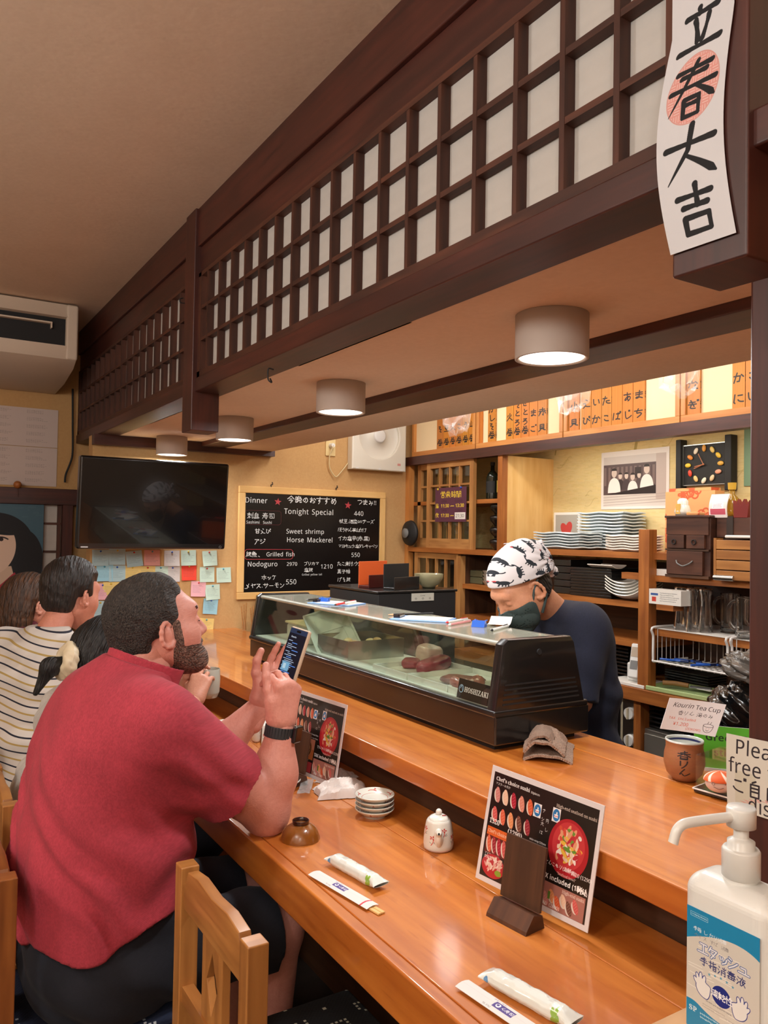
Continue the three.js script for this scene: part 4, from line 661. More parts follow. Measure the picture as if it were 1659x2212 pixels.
  solo('taped_notice', ng, std({ map: nt, roughness: 0.8 }), 'handwritten disinfectant notice taped to the dark pillar', 'notice', {});
}
// ---------- menu stands ----------
{
  const tex = canvasTex(1280, 960, (g, w, h) => {
    g.fillStyle = '#e6e2e4'; g.fillRect(0, 0, w, h); g.fillStyle = '#17120f'; g.fillRect(40, 44, w - 80, h - 88);
    const r = rng(41), nig = (x, y, a, b, ang, top, band) => { g.save(); g.translate(x, y); g.rotate(ang); g.fillStyle = '#e8dcd0'; g.beginPath(); g.ellipse(4, 12, a * 0.86, b, 0, 0, 7); g.fill(); g.fillStyle = top; g.beginPath(); g.ellipse(0, 0, a, b * 0.86, 0, 0, 7); g.fill(); g.strokeStyle = band; g.lineWidth = 4; for (let k = -2; k < 3; k++) { g.beginPath(); g.moveTo(k * a * 0.36 - 6, -b * 0.5); g.lineTo(k * a * 0.36 + 8, b * 0.5); g.stroke(); } g.restore(); };
    g.fillStyle = '#fff'; g.font = 'bold 44px serif'; g.fillText("Chef's choice sushi", 70, 110); g.font = '26px serif'; g.fillText('10pieces', 500, 112); jtext(g, 'マスターおまかせ', 74, 122, 26, { color: '#eee' });
    const tops = ['#d58a84', '#efc9ae', '#b3243a', '#e0907c', '#e0623a', '#d8615e', '#e26a4c', '#e89a66', '#7a4a3a', '#a02c38'];
    for (let i = 0; i < 10; i++) nig(120 + (i % 5) * 100, 225 + (i > 4 ? 165 : 0), 66, 34, 1.25 + 0.1 * r(), tops[i], 'rgba(255,230,220,0.35)');
    const thumb = (x, y) => { g.fillStyle = '#f2f2f4'; g.fillRect(x, y, 86, 110); g.fillStyle = '#2a7fc0'; g.beginPath(); g.ellipse(x + 43, y + 55, 38, 48, 0, 0, 7); g.fill(); g.fillStyle = '#fff'; g.fillRect(x + 22, y + 50, 40, 26); g.fillRect(x + 40, y + 30, 12, 30); g.fillStyle = '#d33'; g.fillRect(x + 22, y + 62, 40, 5); };
    thumb(560, 170); thumb(770, 150); thumb(1090, 780);
    jtext(g, 'チラシ大盛は', 660, 190, 34, { color: '#eee', vertical: true, w: 3 }); jtext(g, '百十円増し', 710, 190, 34, { color: '#eee', vertical: true, w: 3 });
    g.fillStyle = '#fff'; g.font = 'bold 58px serif'; g.fillText('1320', 64, 470); g.fillText('(1290)', 300, 500); g.font = '22px serif'; g.fillText('miso soup 220yen', 560, 470); g.fillText('clear soup 220yen', 560, 510);
    g.fillStyle = '#e06a2c'; g.fillRect(56, 500, 330, 70); g.fillStyle = '#f6e6d0'; g.font = '38px serif'; g.fillText("Chef's choice sushi", 66, 548);
    g.fillStyle = '#6a2a22'; g.fillRect(56, 570, 330, 150); for (let i = 0; i < 5; i++) nig(105 + i * 62, 640, 72, 28, 1.3, tops[(i * 3 + 6) % 10], 'rgba(255,220,210,0.35)'); jtext(g, 'マスターおまかせ', 66, 712, 26, { color: '#fff' });
    g.fillStyle = '#d87a3e'; g.fillRect(400, 520, 300, 240); g.fillStyle = '#e0967c'; g.fillRect(560, 520, 140, 120); g.fillStyle = '#7a4a22'; g.beginPath(); g.ellipse(545, 640, 98, 96, 0, 0, 7); g.fill(); g.strokeStyle = '#e8a070'; g.lineWidth = 8; g.stroke(); g.strokeStyle = '#d8b078'; g.lineWidth = 3; for (let k = 0; k < 26; k++) { const a = r() * 7; g.beginPath(); g.arc(545 + 40 * Math.cos(a), 640 + 40 * Math.sin(a), 14 + 24 * r(), a, a + 2); g.stroke(); } g.fillStyle = '#3f6a2c'; g.beginPath(); g.ellipse(540, 632, 26, 20, 0, 0, 7); g.fill(); jtext(g, 'うなどん', 480, 745, 38, { color: '#fff', w: 4 });
    g.fillStyle = '#c02a34'; g.beginPath(); g.ellipse(190, 810, 140, 96, 0, 0, 7); g.fill(); for (let k = 0; k < 40; k++) { g.fillStyle = ['#f0d8cc', '#e2a89c', '#e8c2b0'][k % 3]; g.beginPath(); g.ellipse(190 + (r() - 0.5) * 190, 795 + (r() - 0.5) * 110, 26, 9, r() * 3, 0, 7); g.fill(); } g.fillStyle = '#8fae3a'; g.beginPath(); g.ellipse(260, 850, 40, 24, 0, 0, 7); g.fill(); jtext(g, 'かにちらし', 70, 735, 30, { color: '#fff', w: 3.4 });
    g.fillStyle = '#b3202c'; g.beginPath(); g.ellipse(980, 420, 210, 225, 0, 0, 7); g.fill(); g.fillStyle = '#cc3b40'; g.beginPath(); g.ellipse(980, 400, 170, 180, 0, 0, 7); g.fill();
    for (let k = 0; k < 70; k++) { g.fillStyle = ['#f2e8e0', '#e8a27c', '#efc24c', '#dd5640', '#f0d2b8', '#6d9a3c', '#c2303c'][k % 7]; g.beginPath(); g.ellipse(980 + (r() - 0.5) * 220, 390 + (r() - 0.5) * 240, 34 * (0.5 + r()), 16, r() * 3, 0, 7); g.fill(); }
    g.fillStyle = '#e8dcd0'; g.font = '34px serif'; g.fillText('High-end seafood on sushi rice', 800, 140); jtext(g, 'てんこもり(海鮮丼)', 760, 560, 38, { color: '#fff', w: 4 }); g.fillStyle = '#fff'; g.font = '40px serif'; g.fillText('1320 (1290)', 1040, 600); g.font = '28px serif'; g.fillStyle = '#f0d8d0'; g.fillText('"Seafood bowl"', 900, 640);
    g.fillStyle = '#fff'; g.font = 'bold 54px sans-serif'; g.fillText('TAX included (10%)', 720, 702); jtext(g, '税込', 1120, 655, 54, { color: '#fff', w: 7 });
    g.fillStyle = '#b0766a'; g.fillRect(720, 725, 500, 190); g.fillStyle = '#f0e4da'; g.font = '32px serif'; g.fillText('High-end sushi', 980, 762); for (let i = 0; i < 7; i++) nig(760 + i * 62, 820 + (i % 2) * 34, 56, 30, 1.1, tops[(i * 7 + 3) % 10], 'rgba(255,230,210,0.3)'); g.fillStyle = '#5f8a34'; g.fillRect(840, 790, 24, 60); g.fillStyle = '#fff'; g.font = '38px serif'; g.fillText('2860  (2800)', 760, 905);
    g.fillStyle = '#c8404a'; g.fillRect(400, 790, 300, 120); g.fillStyle = '#fff'; g.font = '44px serif'; g.fillText('Chef', 412, 850); jtext(g, 'あなご', 412, 866, 30, { color: '#fff', w: 3.4 });
  });
  const mat = phy({ map: tex, roughness: 0.35, clearcoat: 0.6, clearcoatRoughness: 0.1 });
  const stand = (bl, br, tl, tr, h0, h1, label, back) => {
    const t = thing('menu_stand', label, 'menu', {});
    part(t, 'menu_sheet', sheet(4, 4, (u, v) => bl.clone().multiplyScalar((1 - u) * (1 - v)).addScaledVector(br, u * (1 - v)).addScaledVector(tl, (1 - u) * v).addScaledVector(tr, u * v), 0.002), mat, 'laminated photo menu sheet with white border');
    const dir = h1.clone().sub(h0), L = dir.length(); dir.normalize(); const nrm = V(-dir.z, 0, dir.x); // points to -x side
    const holder = new THREE.Group(); holder.name = 'wooden_holder'; t.add(holder);
    const m = new THREE.Matrix4().makeBasis(dir, V(0, 1, 0), dir.clone().cross(V(0, 1, 0))); m.setPosition(h0);
    const P = (g) => g.applyMatrix4(m);
    const fr = Math.atan2(tl.x - bl.x, tl.y - bl.y);
    const gap = 0.012;
    part(holder, 'foot', P(extrude([[0.0, 0], [-0.052, 0], [-0.05, 0.006], [-0.03, 0.03], [-0.006, 0.024]], L, 0.001).rotateY(Math.PI / 2).translate(0, 0, -0.002)), std({ map: M.walnut.map, color: col(255, 236, 220), roughness: 0.5 }));
    part(holder, 'front_plate', P(uvm(new THREE.BoxGeometry(L, 0.118, 0.006), 1).rotateX(-fr * 0.9).translate(L / 2, 0.088, 0.0)), M.walnut, 'walnut front plate');
    return t;
  };
  const t1 = stand(V(1.067, 0.752, -1.322), V(1.099, 0.752, -1.035), V(1.107, 0.984, -1.317), V(1.127, 0.982, -1.022), V(1.046, 0.7402, -1.205), V(1.058, 0.7402, -1.107), 'laminated photo menu in a walnut holder between soy pot and sanitiser');
  const t2 = stand(V(1.04, 0.752, -2.245), V(1.082, 0.752, -1.975), V(1.085, 0.984, -2.25), V(1.118, 0.982, -1.975), V(1.03, 0.7402, -2.17), V(1.045, 0.7402, -2.075), 'laminated photo menu in a walnut holder beside the man in red');
}
// ---------- crockery on the eating counter ----------
{
  const y = Y_LOW;
  const red = std({ color: col(186, 52, 46), roughness: 0.4 });
  const plateTex = canvasTex(512, 512, (g, w, h) => {
    g.fillStyle = '#dcdcd0'; g.fillRect(0, 0, w, h); g.strokeStyle = '#b5493e'; g.lineWidth = 5; g.beginPath(); g.arc(256, 256, 168, 0, 7); g.stroke();
    for (let k = 0; k < 5; k++) { g.save(); g.translate(256, 256); g.rotate(k * 1.256 + 0.4); g.strokeStyle = '#b03a32'; g.lineWidth = 7; g.beginPath(); g.moveTo(205, -40); g.quadraticCurveTo(222, 0, 205, 44); g.stroke(); g.fillStyle = '#b8352f'; for (const [a, b] of [[208, -40], [222, -52], [196, -56]]) { g.beginPath(); g.ellipse(a, b, 11, 7, 0.6, 0, 7); g.fill(); } g.restore(); }
  });
  const pm = phy({ map: plateTex, roughness: 0.25, clearcoat: 0.6, clearcoatRoughness: 0.08 });
  const plateGeo = lathe([[0, 0.006], [0.024, 0.005], [0.026, 0.0], [0.029, 0.0], [0.030, 0.006], [0.042, 0.011], [0.0505, 0.019], [0.0515, 0.021], [0.0505, 0.0222], [0.048, 0.0205], [0.038, 0.013], [0.024, 0.0095], [0, 0.009]], 48);
  { const p = plateGeo.attributes.position, uv = plateGeo.attributes.uv; for (let i = 0; i < p.count; i++) uv.setXY(i, 0.5 + p.getX(i) / 0.104, 0.5 + p.getZ(i) / 0.104); }
  const c = onY(809, 1762, y), words = ['bottom', 'second', 'third', 'top'];
  for (let k = 0; k < 4; k++) solo('small_plate', plateGeo, pm, `${words[k]} red-patterned white plate of the stack of four by the soy pot`, 'plate', { at: [c.x, y + 0.0003 + k * 0.0118, c.z], turn: k * 0.7, group: 'stack of four small plates' });
  const q = onY(622, 1690, y).add(V(-0.03, 0, 0.03)); solo('small_plate', plateGeo, pm, 'single red-patterned white plate beside the man\'s elbow', 'plate', { at: [q.x, y + 0.0003, q.z] });
  const s = onY(492, 1588, y); for (let k = 0; k < 3; k++) solo('small_plate', plateGeo, pm, `${['bottom', 'middle', 'top'][k]} plate of the stack in front of the woman with the cup`, 'plate', { at: [s.x, y + 0.0003 + k * 0.0118, s.z], turn: k, group: 'far stack of small plates' });
  // faceted bowl upside down
  const b = onY(649, 1812, y);
  const bw = thing('lacquer_bowl', 'brown faceted lacquer bowl turned upside down on the counter', 'bowl', { at: b });
  const lac = phy({ color: col(134, 78, 24), roughness: 0.28, clearcoat: 0.9, clearcoatRoughness: 0.06 });
  const bowl = lathe([[0.0, 0.046], [0.019, 0.046], [0.027, 0.042], [0.037, 0.033], [0.043, 0.02], [0.0465, 0.006], [0.047, 0.0], [0.0455, 0.0], [0.044, 0.01], [0.035, 0.03], [0, 0.042]], 56);
  { const p = bowl.attributes.position; for (let i = 0; i < p.count; i++) { const x = p.getX(i), yy = p.getY(i), z = p.getZ(i), a = Math.atan2(z, x), k = 14, row = Math.floor(yy / 0.012), f = 1 - 0.02 * Math.abs(Math.sin((a + row * 0.22) * k / 2)); p.setXYZ(i, x * f, yy, z * f); } bowl.computeVertexNormals(); }
  bw.scale.y = 0.8; part(bw, 'shell', bowl, lac); part(bw, 'foot_ring', lathe([[0.0175, 0.044], [0.0195, 0.044], [0.0205, 0.0565], [0.0185, 0.057], [0.0165, 0.05], [0.0165, 0.046]], 40), phy({ color: col(48, 20, 12), roughness: 0.25, clearcoat: 0.8 }));
  // soy pots
  const potTex = canvasTex(1024, 512, (g, w, h) => {
    g.fillStyle = '#dedbd0'; g.fillRect(0, 0, w, h); g.strokeStyle = '#b6483c'; g.lineWidth = 7; g.beginPath(); g.moveTo(0, 488); g.lineTo(w, 488); g.stroke(); g.lineWidth = 4; g.beginPath(); g.moveTo(0, 474); g.lineTo(w, 474); g.stroke();
    const r = rng(9); for (let k = 0; k < 8; k++) { const x = 60 + k * 128, yy = 150 + 120 * (k % 2); g.strokeStyle = '#b8403a'; g.lineWidth = 9; g.beginPath(); g.moveTo(x - 20, yy + 120); g.quadraticCurveTo(x + 24, yy + 50, x, yy); g.stroke(); g.fillStyle = '#bf3d36'; for (let i = 0; i < 5; i++) { g.beginPath(); g.ellipse(x + 26 * Math.cos(i * 1.25), yy + 22 * Math.sin(i * 1.25), 16, 9, i * 1.25, 0, 7); g.fill(); } g.strokeStyle = '#39404a'; g.lineWidth = 6; g.beginPath(); g.moveTo(x + 12, yy + 70); g.lineTo(x + 40, yy + 46); g.moveTo(x + 12, yy + 82); g.lineTo(x + 42, yy + 74); g.stroke(); g.strokeStyle = '#4f7a6a'; g.beginPath(); g.moveTo(x - 12, yy + 90); g.lineTo(x - 40, yy + 70); g.stroke(); }
  });
  const potMat = phy({ map: potTex, roughness: 0.25, clearcoat: 0.7, clearcoatRoughness: 0.06 });
  const pot = (at, label, turn) => {
    const t = thing('soy_pot', label, 'pot', { at, turn });
    const body = lathe([[0, 0.0], [0.030, 0.0], [0.0345, 0.004], [0.0355, 0.014], [0.034, 0.04], [0.0295, 0.064], [0.026, 0.069], [0.024, 0.069], [0.02, 0.06], [0, 0.056]], 48); { const p = body.attributes.position, uv = body.attributes.uv; for (let i = 0; i < p.count; i++) uv.setY(i, clamp(p.getY(i) / 0.072, 0, 1)); }
    part(t, 'body', body, potMat); const lid = part(t, 'lid', lathe([[0.0, 0.079], [0.012, 0.0785], [0.021, 0.074], [0.0245, 0.0695], [0.0235, 0.067], [0, 0.067]], 40), M.porcelain); part(lid, 'knob', new THREE.SphereGeometry(0.0075, 18, 12).translate(0, 0.0845, 0), M.porcelain);
    part(lid, 'painted_sprig', tube([[0.008, 0.0795, 0.010], [0.013, 0.0785, 0.005], [0.016, 0.0772, 0.002]], 0.001, 10, 5), red);
    part(t, 'spout', merge([new THREE.SphereGeometry(1, 20, 14).scale(0.0115, 0.023, 0.013).rotateX(0.2).translate(0, 0.036, 0.033), tube([[0, 0.02, 0.032], [0, 0.034, 0.043], [0, 0.046, 0.045], [0, 0.053, 0.050]], 0.0072, 20, 12), cyl(0.0072, 0.0055, -0.004, 0.006, 14).rotateX(1.1).translate(0, 0.054, 0.0515)]), M.porcelain);
    part(t, 'spout_hole', cyl(0.0026, 0.0026, 0, 0.002, 10).rotateX(1.4).translate(0, 0.0545, 0.0585), M.blackMatte);
    return t;
  };
  pot(onY(947, 1832, y), 'white soy pot with red floral painting beside the stacked plates', -0.62); pot(onY(566, 1604, y), 'white soy pot with red floral painting behind the man\'s forearm', 0.3);
  // drinking glass
  const g0 = onY(543, 1640, y), gl = thing('drinking_glass', 'empty clear drinking glass behind the man\'s elbow', 'glass', { at: g0 });
  part(gl, 'tumbler', lathe([[0, 0.001], [0.028, 0.001], [0.033, 0.1], [0.0315, 0.1], [0.0265, 0.008], [0, 0.007]], 40), M.solidGlass);
  // cracked plastic wrapper and tissue
  const n0 = onY(715, 1708, y);
  const crumple = (w, d, h, seed) => sheet(26, 20, (u, v) => { const e = Math.sin(Math.PI * u) * Math.sin(Math.PI * v), n = fbm(u * 5 + seed, v * 5, seed, 4), rr = Math.abs(fbm(u * 7, v * 7 + seed, seed + 4, 3) - 0.5) * 2; return V((u - 0.5) * w * (1 - 0.25 * fbm(v * 3, seed, 2)), 0.002 + h * Math.pow(e, 0.4) * (0.35 + 0.65 * n) * (1 - 0.4 * rr), (0.5 - v) * d * (1 - 0.3 * fbm(u * 4, seed + 8, 3))); }, 0.0008);
  solo('tissue', crumple(0.17, 0.125, 0.055, 5), std({ color: col(226, 216, 208), roughness: 0.9 }), 'crumpled white tissue on the counter behind the stacked plates', 'tissue', { at: [n0.x + 0.015, y, n0.z + 0.035], turn: -0.3 });
  const n1 = onY(768, 1694, y); solo('tissue', crumple(0.14, 0.09, 0.035, 15), std({ color: col(214, 204, 196), roughness: 0.9 }), 'flattened white tissue lying under the upper counter', 'tissue', { at: [n1.x - 0.03, y, n1.z - 0.06], turn: 0.4 });
  const n2 = onY(660, 1708, y); solo('oshibori_wrapper', sheet(14, 6, (u, v) => V((u - 0.5) * 0.12, 0.004 + 0.008 * fbm(u * 6, v * 3, 3) + 0.012 * Math.abs(u - 0.5), (0.5 - v) * 0.035), 0.0005), M.film, 'empty clear wet-towel wrapper beside the tissue', 'wrapper', { at: n2, turn: 1.0 });
  // chopsticks in paper sleeves and wrapped wet towels
  const sleeveTex = canvasTex(1024, 160, (g, w, h) => { g.fillStyle = '#dedad6'; g.fillRect(0, 0, w, h); g.fillStyle = '#cfc8c6'; g.fillRect(0, h * 0.48, w, 3); g.fillStyle = '#5a4c8e'; g.fillRect(380, 44, 210, 74); g.fillStyle = '#eee'; g.beginPath(); g.arc(424, 81, 24, 0, 7); g.fill(); g.fillStyle = '#5a4c8e'; g.beginPath(); g.arc(420, 78, 13, 0, 7); g.fill(); jtext(g, 'ん寿司', 462, 60, 40, { color: '#eee', w: 4 }); jtext(g, '手まり 寿司', 330, 14, 24, { color: '#7a6a90', w: 2 }); g.fillStyle = '#666'; g.font = '22px sans-serif'; g.fillText('TEL 0762', 300, 146); g.fillStyle = '#cf4450'; g.fillRect(900, 0, 22, h); });
  const sleeveMat = std({ map: sleeveTex, roughness: 0.8 });
  const chop = (a, b, label) => { const d = b.clone().sub(a); d.y = 0; const L = 0.225; const t = thing('chopstick_set', label, 'chopsticks', { at: a, turn: Math.atan2(-d.z, d.x), group: 'paper sleeved chopsticks' }); const sl = sheet(12, 4, (u, v) => V(u * L * 0.88, 0.005 + 0.003 * Math.sin(v * Math.PI), (0.5 - v) * 0.031), 0.0008); part(t, 'sleeve', sl, sleeveMat, 'white printed paper sleeve with purple mark'); for (const s of [-1, 1]) part(t, 'chopstick', box(0.02, L, 0.0004, 0.0042, s * 0.0045 - 0.004, s * 0.0045 + 0.004, { g: 0, r: 0.001 }), M.pale); return t; };
  const A = onY(678, 1890, y), B = onY(818, 1972, y); chop(A, B, 'white sleeved chopsticks in front of the empty chair');
  const A2 = onY(998, 2130, y); chop(A2, A2.clone().add(V(0.02, 0, 0.2)), 'white sleeved chopsticks in front of the photo menu');
  const oshTex = canvasTex(512, 128, (g, w, h) => { g.fillStyle = '#dfe2da'; g.fillRect(0, 0, w, h); g.fillStyle = '#8fb84a'; for (let k = 0; k < 5; k++) { g.beginPath(); g.ellipse(430 + 14 * Math.cos(k * 1.26), 64 + 14 * Math.sin(k * 1.26), 13, 8, k * 1.26, 0, 7); g.fill(); } g.fillStyle = '#5f94c4'; g.beginPath(); g.arc(40, 64, 12, 0, 7); g.fill(); g.fillRect(80, 40, 60, 3); });
  const osh = (a, b, label) => { const d = b.clone().sub(a), L = 0.175, t = thing('wet_towel_pack', label, 'wet towel', { at: a, turn: Math.atan2(-d.z, d.x), group: 'wrapped wet towels' }); part(t, 'wrapper', sheet(40, 20, (u, v) => { const th = v * Math.PI * 2, pin = Math.min(1, Math.min(u, 1 - u) * 7 + 0.12), k = 0.9 + 0.25 * fbm(u * 14, v * 6, 6, 2), rx = 0.021 * (0.75 + 0.25 * (1 - pin)) * k, ry = 0.0125 * pin * k + 0.0012; return V(u * L, 0.0135 + ry * Math.sin(th) * 0.98, -rx * Math.cos(th)); }, 0.0004), phy({ map: oshTex, roughness: 0.25, clearcoat: 0.8, clearcoatRoughness: 0.15 }), 'glossy printed film around a rolled white towel'); return t; };
  osh(onY(716, 1864, y), onY(832, 1930, y), 'plastic wrapped wet towel beside the sleeved chopsticks near the soy pot'); const O2 = onY(1050, 2118, y); osh(O2, O2.clone().add(V(0.035, 0, 0.2)), 'plastic wrapped wet towel in front of the photo menu');
}
// ---------- sanitiser on its wooden box ----------
{
  const yb = 0.882;
  const t0 = thing('wooden_box', 'plain wooden box under the sanitiser bottle', 'box', { at: [0.752, Y_LOW, -0.655] });
  const bw = std({ map: woodTex([204, 160, 112], [176, 130, 84], 71, { fine: 60, rings: 3 }), roughness: 0.6 });
  part(t0, 'top_panel', box(0.0, 0.27, 0.13, yb - Y_LOW, 0, 0.24, { r: 0.002, g: 0 }), bw); part(t0, 'rear_panel', box(0.258, 0.27, 0, 0.1298, 0, 0.24, { g: 1 }), bw); part(t0, 'front_panel', box(0, 0.012, 0, 0.1298, 0, 0.24, { g: 1 }), bw); part(t0, 'side_panel', box(0.0125, 0.2575, 0, 0.1298, 0, 0.012, { g: 0 }), bw); part(t0, 'side_panel', box(0.0125, 0.2575, 0, 0.1298, 0.228, 0.24, { g: 0 }), bw);
  const z0 = onX(1466, 2100, 0.828).z, cx = 0.863, cz = z0 + 0.059;
  const t = thing('sanitiser_bottle', 'white pump bottle of hand sanitiser with a blue and white label', 'bottle', { at: [cx, yb + 0.0005, cz] });
  const W = 0.118, D = 0.07, Hb = 0.194, pl = phy({ color: col(226, 226, 220), roughness: 0.32, clearcoat: 0.2 });
  const bb = new RoundedBoxGeometry(D, Hb, W, 6, 0.022); { const p = bb.attributes.position; for (let i = 0; i < p.count; i++) { const y = p.getY(i) + Hb / 2; if (y > Hb - 0.034) { const k = (y - (Hb - 0.034)) / 0.034; p.setX(i, p.getX(i) * (1 - 0.1 * k * k)); p.setZ(i, p.getZ(i) * (1 - 0.08 * k * k)); } } bb.computeVertexNormals(); }
  part(t, 'body', bb.translate(0, Hb / 2, 0), pl);
  const label = canvasTex(640, 1024, (g, w, h) => {
    g.fillStyle = '#d3cdc2'; g.fillRect(0, 0, w, h); const r = rng(8); g.strokeStyle = 'rgba(236,232,224,0.8)'; g.lineWidth = 7; for (let i = 0; i < 26; i++) { const x = r() * w * 0.6, y = 250 + r() * 560; g.beginPath(); g.moveTo(x, y); g.lineTo(x + 90 + 140 * r(), y + 12 - 30 * r()); g.stroke(); }
    g.fillStyle = '#1d86b4'; g.beginPath(); g.moveTo(0, 0); g.lineTo(w, 0); g.lineTo(w, 190); g.quadraticCurveTo(420, 60, 0, 280); g.fill(); g.beginPath(); g.moveTo(0, 790); g.quadraticCurveTo(60, 780, 110, 800); g.quadraticCurveTo(380, 930, w, 760); g.lineTo(w, h); g.lineTo(0, h); g.fill();
    g.strokeStyle = '#b9d8e4'; g.lineWidth = 3; g.strokeRect(34, 40, 160, 34); tiny(g, 42, 46, 146, 24, 1, '#dcebf0', 4);
    jtext(g, '手指をしっかり消毒', 60, 150, 40, { color: '#e8eef0', w: 3.5, gap: 0.95 }); jtext(g, 'ウイルス・をすばやく消毒', 70, 205, 36, { color: '#8a8684', w: 3, gap: 0.92 });
    jtext(g, 'エタッシュ', 100, 260, 100, { color: '#3f5f9c', w: 22, gap: 0.9 }); jtext(g, 'エタッシュ', 100, 260, 100, { color: '#e4e4e6', w: 12, gap: 0.9 }); jtext(g, '手指消毒液', 120, 376, 78, { color: '#26306e', w: 7, gap: 1.05 });
    g.fillStyle = '#4f9ab8'; for (let k = 0; k < 5; k++) { const cx2 = 210 + k * 52, cy = 500 - 20 * Math.sin(k / 4 * Math.PI); g.beginPath(); for (let q = 0; q < 10; q++) { const a = q * Math.PI / 5 - 1.57, R = q % 2 ? 6 : 14; g.lineTo(cx2 + R * Math.cos(a), cy + R * Math.sin(a)); } g.fill(); }
    const hand = (x, y, s) => { g.save(); g.translate(x, y); g.scale(s, 1); g.fillStyle = '#e8e6e2'; g.strokeStyle = '#2c3a86'; g.lineWidth = 6; g.beginPath(); g.moveTo(40, 130); g.bezierCurveTo(-20, 140, -70, 90, -60, 40); g.bezierCurveTo(-100, 0, -84, -26, -58, -6); g.bezierCurveTo(-76, -62, -46, -72, -34, -24); g.bezierCurveTo(-36, -88, 0, -88, -4, -26); g.bezierCurveTo(10, -76, 40, -64, 26, -8); g.bezierCurveTo(40, 8, 60, 0, 74, 22); g.bezierCurveTo(70, 60, 66, 110, 40, 130); g.closePath(); g.fill(); g.stroke(); g.restore(); };
    hand(150, 590, 1); hand(480, 610, -1); g.fillStyle = '#1b2a80'; g.beginPath(); g.arc(318, 632, 84, 0, 7); g.fill(); jtext(g, '速乾性', 225, 596, 66, { color: '#f2f2f4', w: 8, gap: 0.95 });
    tiny(g, 180, 720, 280, 26, 1, '#8a8684', 6); tiny(g, 150, 760, 320, 40, 2, '#a8a29c', 7); g.fillStyle = '#e4eef2'; g.font = 'bold 60px serif'; g.fillText('SP', 24, 880); tiny(g, 130, 850, 400, 60, 2, '#c4e0ea', 9); g.fillStyle = '#e8e4e0'; g.fillRect(220, 940, 160, 84);
  });
  const lg = sheet(6, 10, (u, v) => V(-D / 2 - 0.0008, 0.012 + 0.142 * v, -W / 2 + 0.012 + (W - 0.024) * u), 0.0004);
  part(t, 'printed_label', lg, phy({ map: label, roughness: 0.4, clearcoat: 0.3 }), 'blue and white printed label');
  part(t, 'neck', cyl(0.019, 0.019, Hb - 0.006, Hb + 0.008, 32), pl);
  const pump = part(t, 'pump_collar', lathe([[0.0, Hb + 0.004], [0.0215, Hb + 0.004], [0.0215, Hb + 0.034], [0.0195, Hb + 0.037], [0.0155, Hb + 0.037], [0.0155, Hb + 0.045], [0.010, Hb + 0.048], [0.0085, Hb + 0.05], [0.0085, Hb + 0.064], [0, Hb + 0.064]], 40), pl);
  part(pump, 'plunger', lathe([[0, Hb + 0.062], [0.0165, Hb + 0.062], [0.0168, Hb + 0.082], [0.0155, Hb + 0.085], [0, Hb + 0.0855]], 40), pl);
  const nd = V(-1, 0, -0.30).normalize();
  part(pump, 'nozzle', tube([nd.clone().multiplyScalar(0.01).setY(Hb + 0.074), nd.clone().multiplyScalar(0.05).setY(Hb + 0.073), nd.clone().multiplyScalar(0.078).setY(Hb + 0.071), nd.clone().multiplyScalar(0.088).setY(Hb + 0.064), nd.clone().multiplyScalar(0.093).setY(Hb + 0.05)], 0.0058, 40, 14), pl);
}
// ---------- calligraphy banner ----------
{
  const tex = canvasTex(220, 1180, (g, w, h) => {
    g.fillStyle = '#c8c7c9'; g.fillRect(0, 0, w, h); const S = h / 0.55, Y = (y) => (2.42 - y) * S;
    g.fillStyle = '#cf8f86'; g.save(); g.translate(112, Y(2.086)); g.beginPath(); g.ellipse(0, 0, 84, 96, 0.2, 0, 7); g.fill(); g.clip(); g.strokeStyle = '#d8b4ac'; g.lineWidth = 3; for (let k = -8; k < 9; k++) for (let j = -6; j < 7; j++) { g.save(); g.translate(k * 24, j * 24); if ((k + j) & 1) g.rotate(1.57); for (let q = -1; q < 2; q++) { g.beginPath(); g.moveTo(-10, q * 8); g.lineTo(10, q * 8); g.stroke(); } g.restore(); } g.restore();
    g.strokeStyle = '#c8897e'; g.lineWidth = 3; g.beginPath(); g.ellipse(112, Y(2.086), 86, 98, 0.2, 0, 7); g.stroke();
    const ink = { color: '#1c1c1e' };
    const brush = (ch, y, s, w2) => { inkGlyph(g, ch, 112 - s / 2, Y(y) - s / 2, s, w2); };
    brush('立', 2.168, 158, 20); brush('春', 2.086, 168, 17); brush('大', 2.0, 176, 21); brush('吉', 1.922, 156, 20); brush('大', 2.262, 150, 18); brush('吉', 2.35, 150, 18);
  });
  const g = sheet(8, 40, (u, v) => { const y = 1.87 + 0.55 * v, s = (2.42 - y); const k = Math.sin(clamp((2.17 - y) / 0.30, 0, 1) * Math.PI); return V(0.9045 - 0.010 * k * (1 - u) - 0.001, y, -0.711 - 0.017 * k + (0.092 + 0.008 * (1 - v)) * u + 0.004 * Math.max(0, (1.9 - y)) ); }, 0.0005);
  solo('calligraphy_banner', g, std({ map: tex, roughness: 0.9 }), 'white paper banner with black brush calligraphy on the hanging post', 'banner');
  const hk = (px, py, label) => { const p = onX(px, py, XB - 0.002), t = solo('wall_hook', tube([[p.x + 0.004, p.y, p.z], [p.x - 0.012, p.y, p.z], [p.x - 0.012, p.y - 0.03, p.z], [p.x - 0.004, p.y - 0.04, p.z + 0.008], [p.x - 0.012, p.y - 0.03, p.z + 0.014]], 0.0022, 30, 6), M.blackMatte, label, 'hook'); };
  hk(588, 798, 'small dark hook screwed into the lower beam'); { const p = onX(398, 655, 0.906); solo('wall_hook', tube([[p.x + 0.004, p.y, p.z], [p.x - 0.014, p.y, p.z], [p.x - 0.018, p.y + 0.012, p.z + 0.004], [p.x - 0.006, p.y + 0.018, p.z + 0.004]], 0.0022, 24, 6), M.blackMatte, 'small dark hook on the hanging post between the transoms', 'hook'); }
}
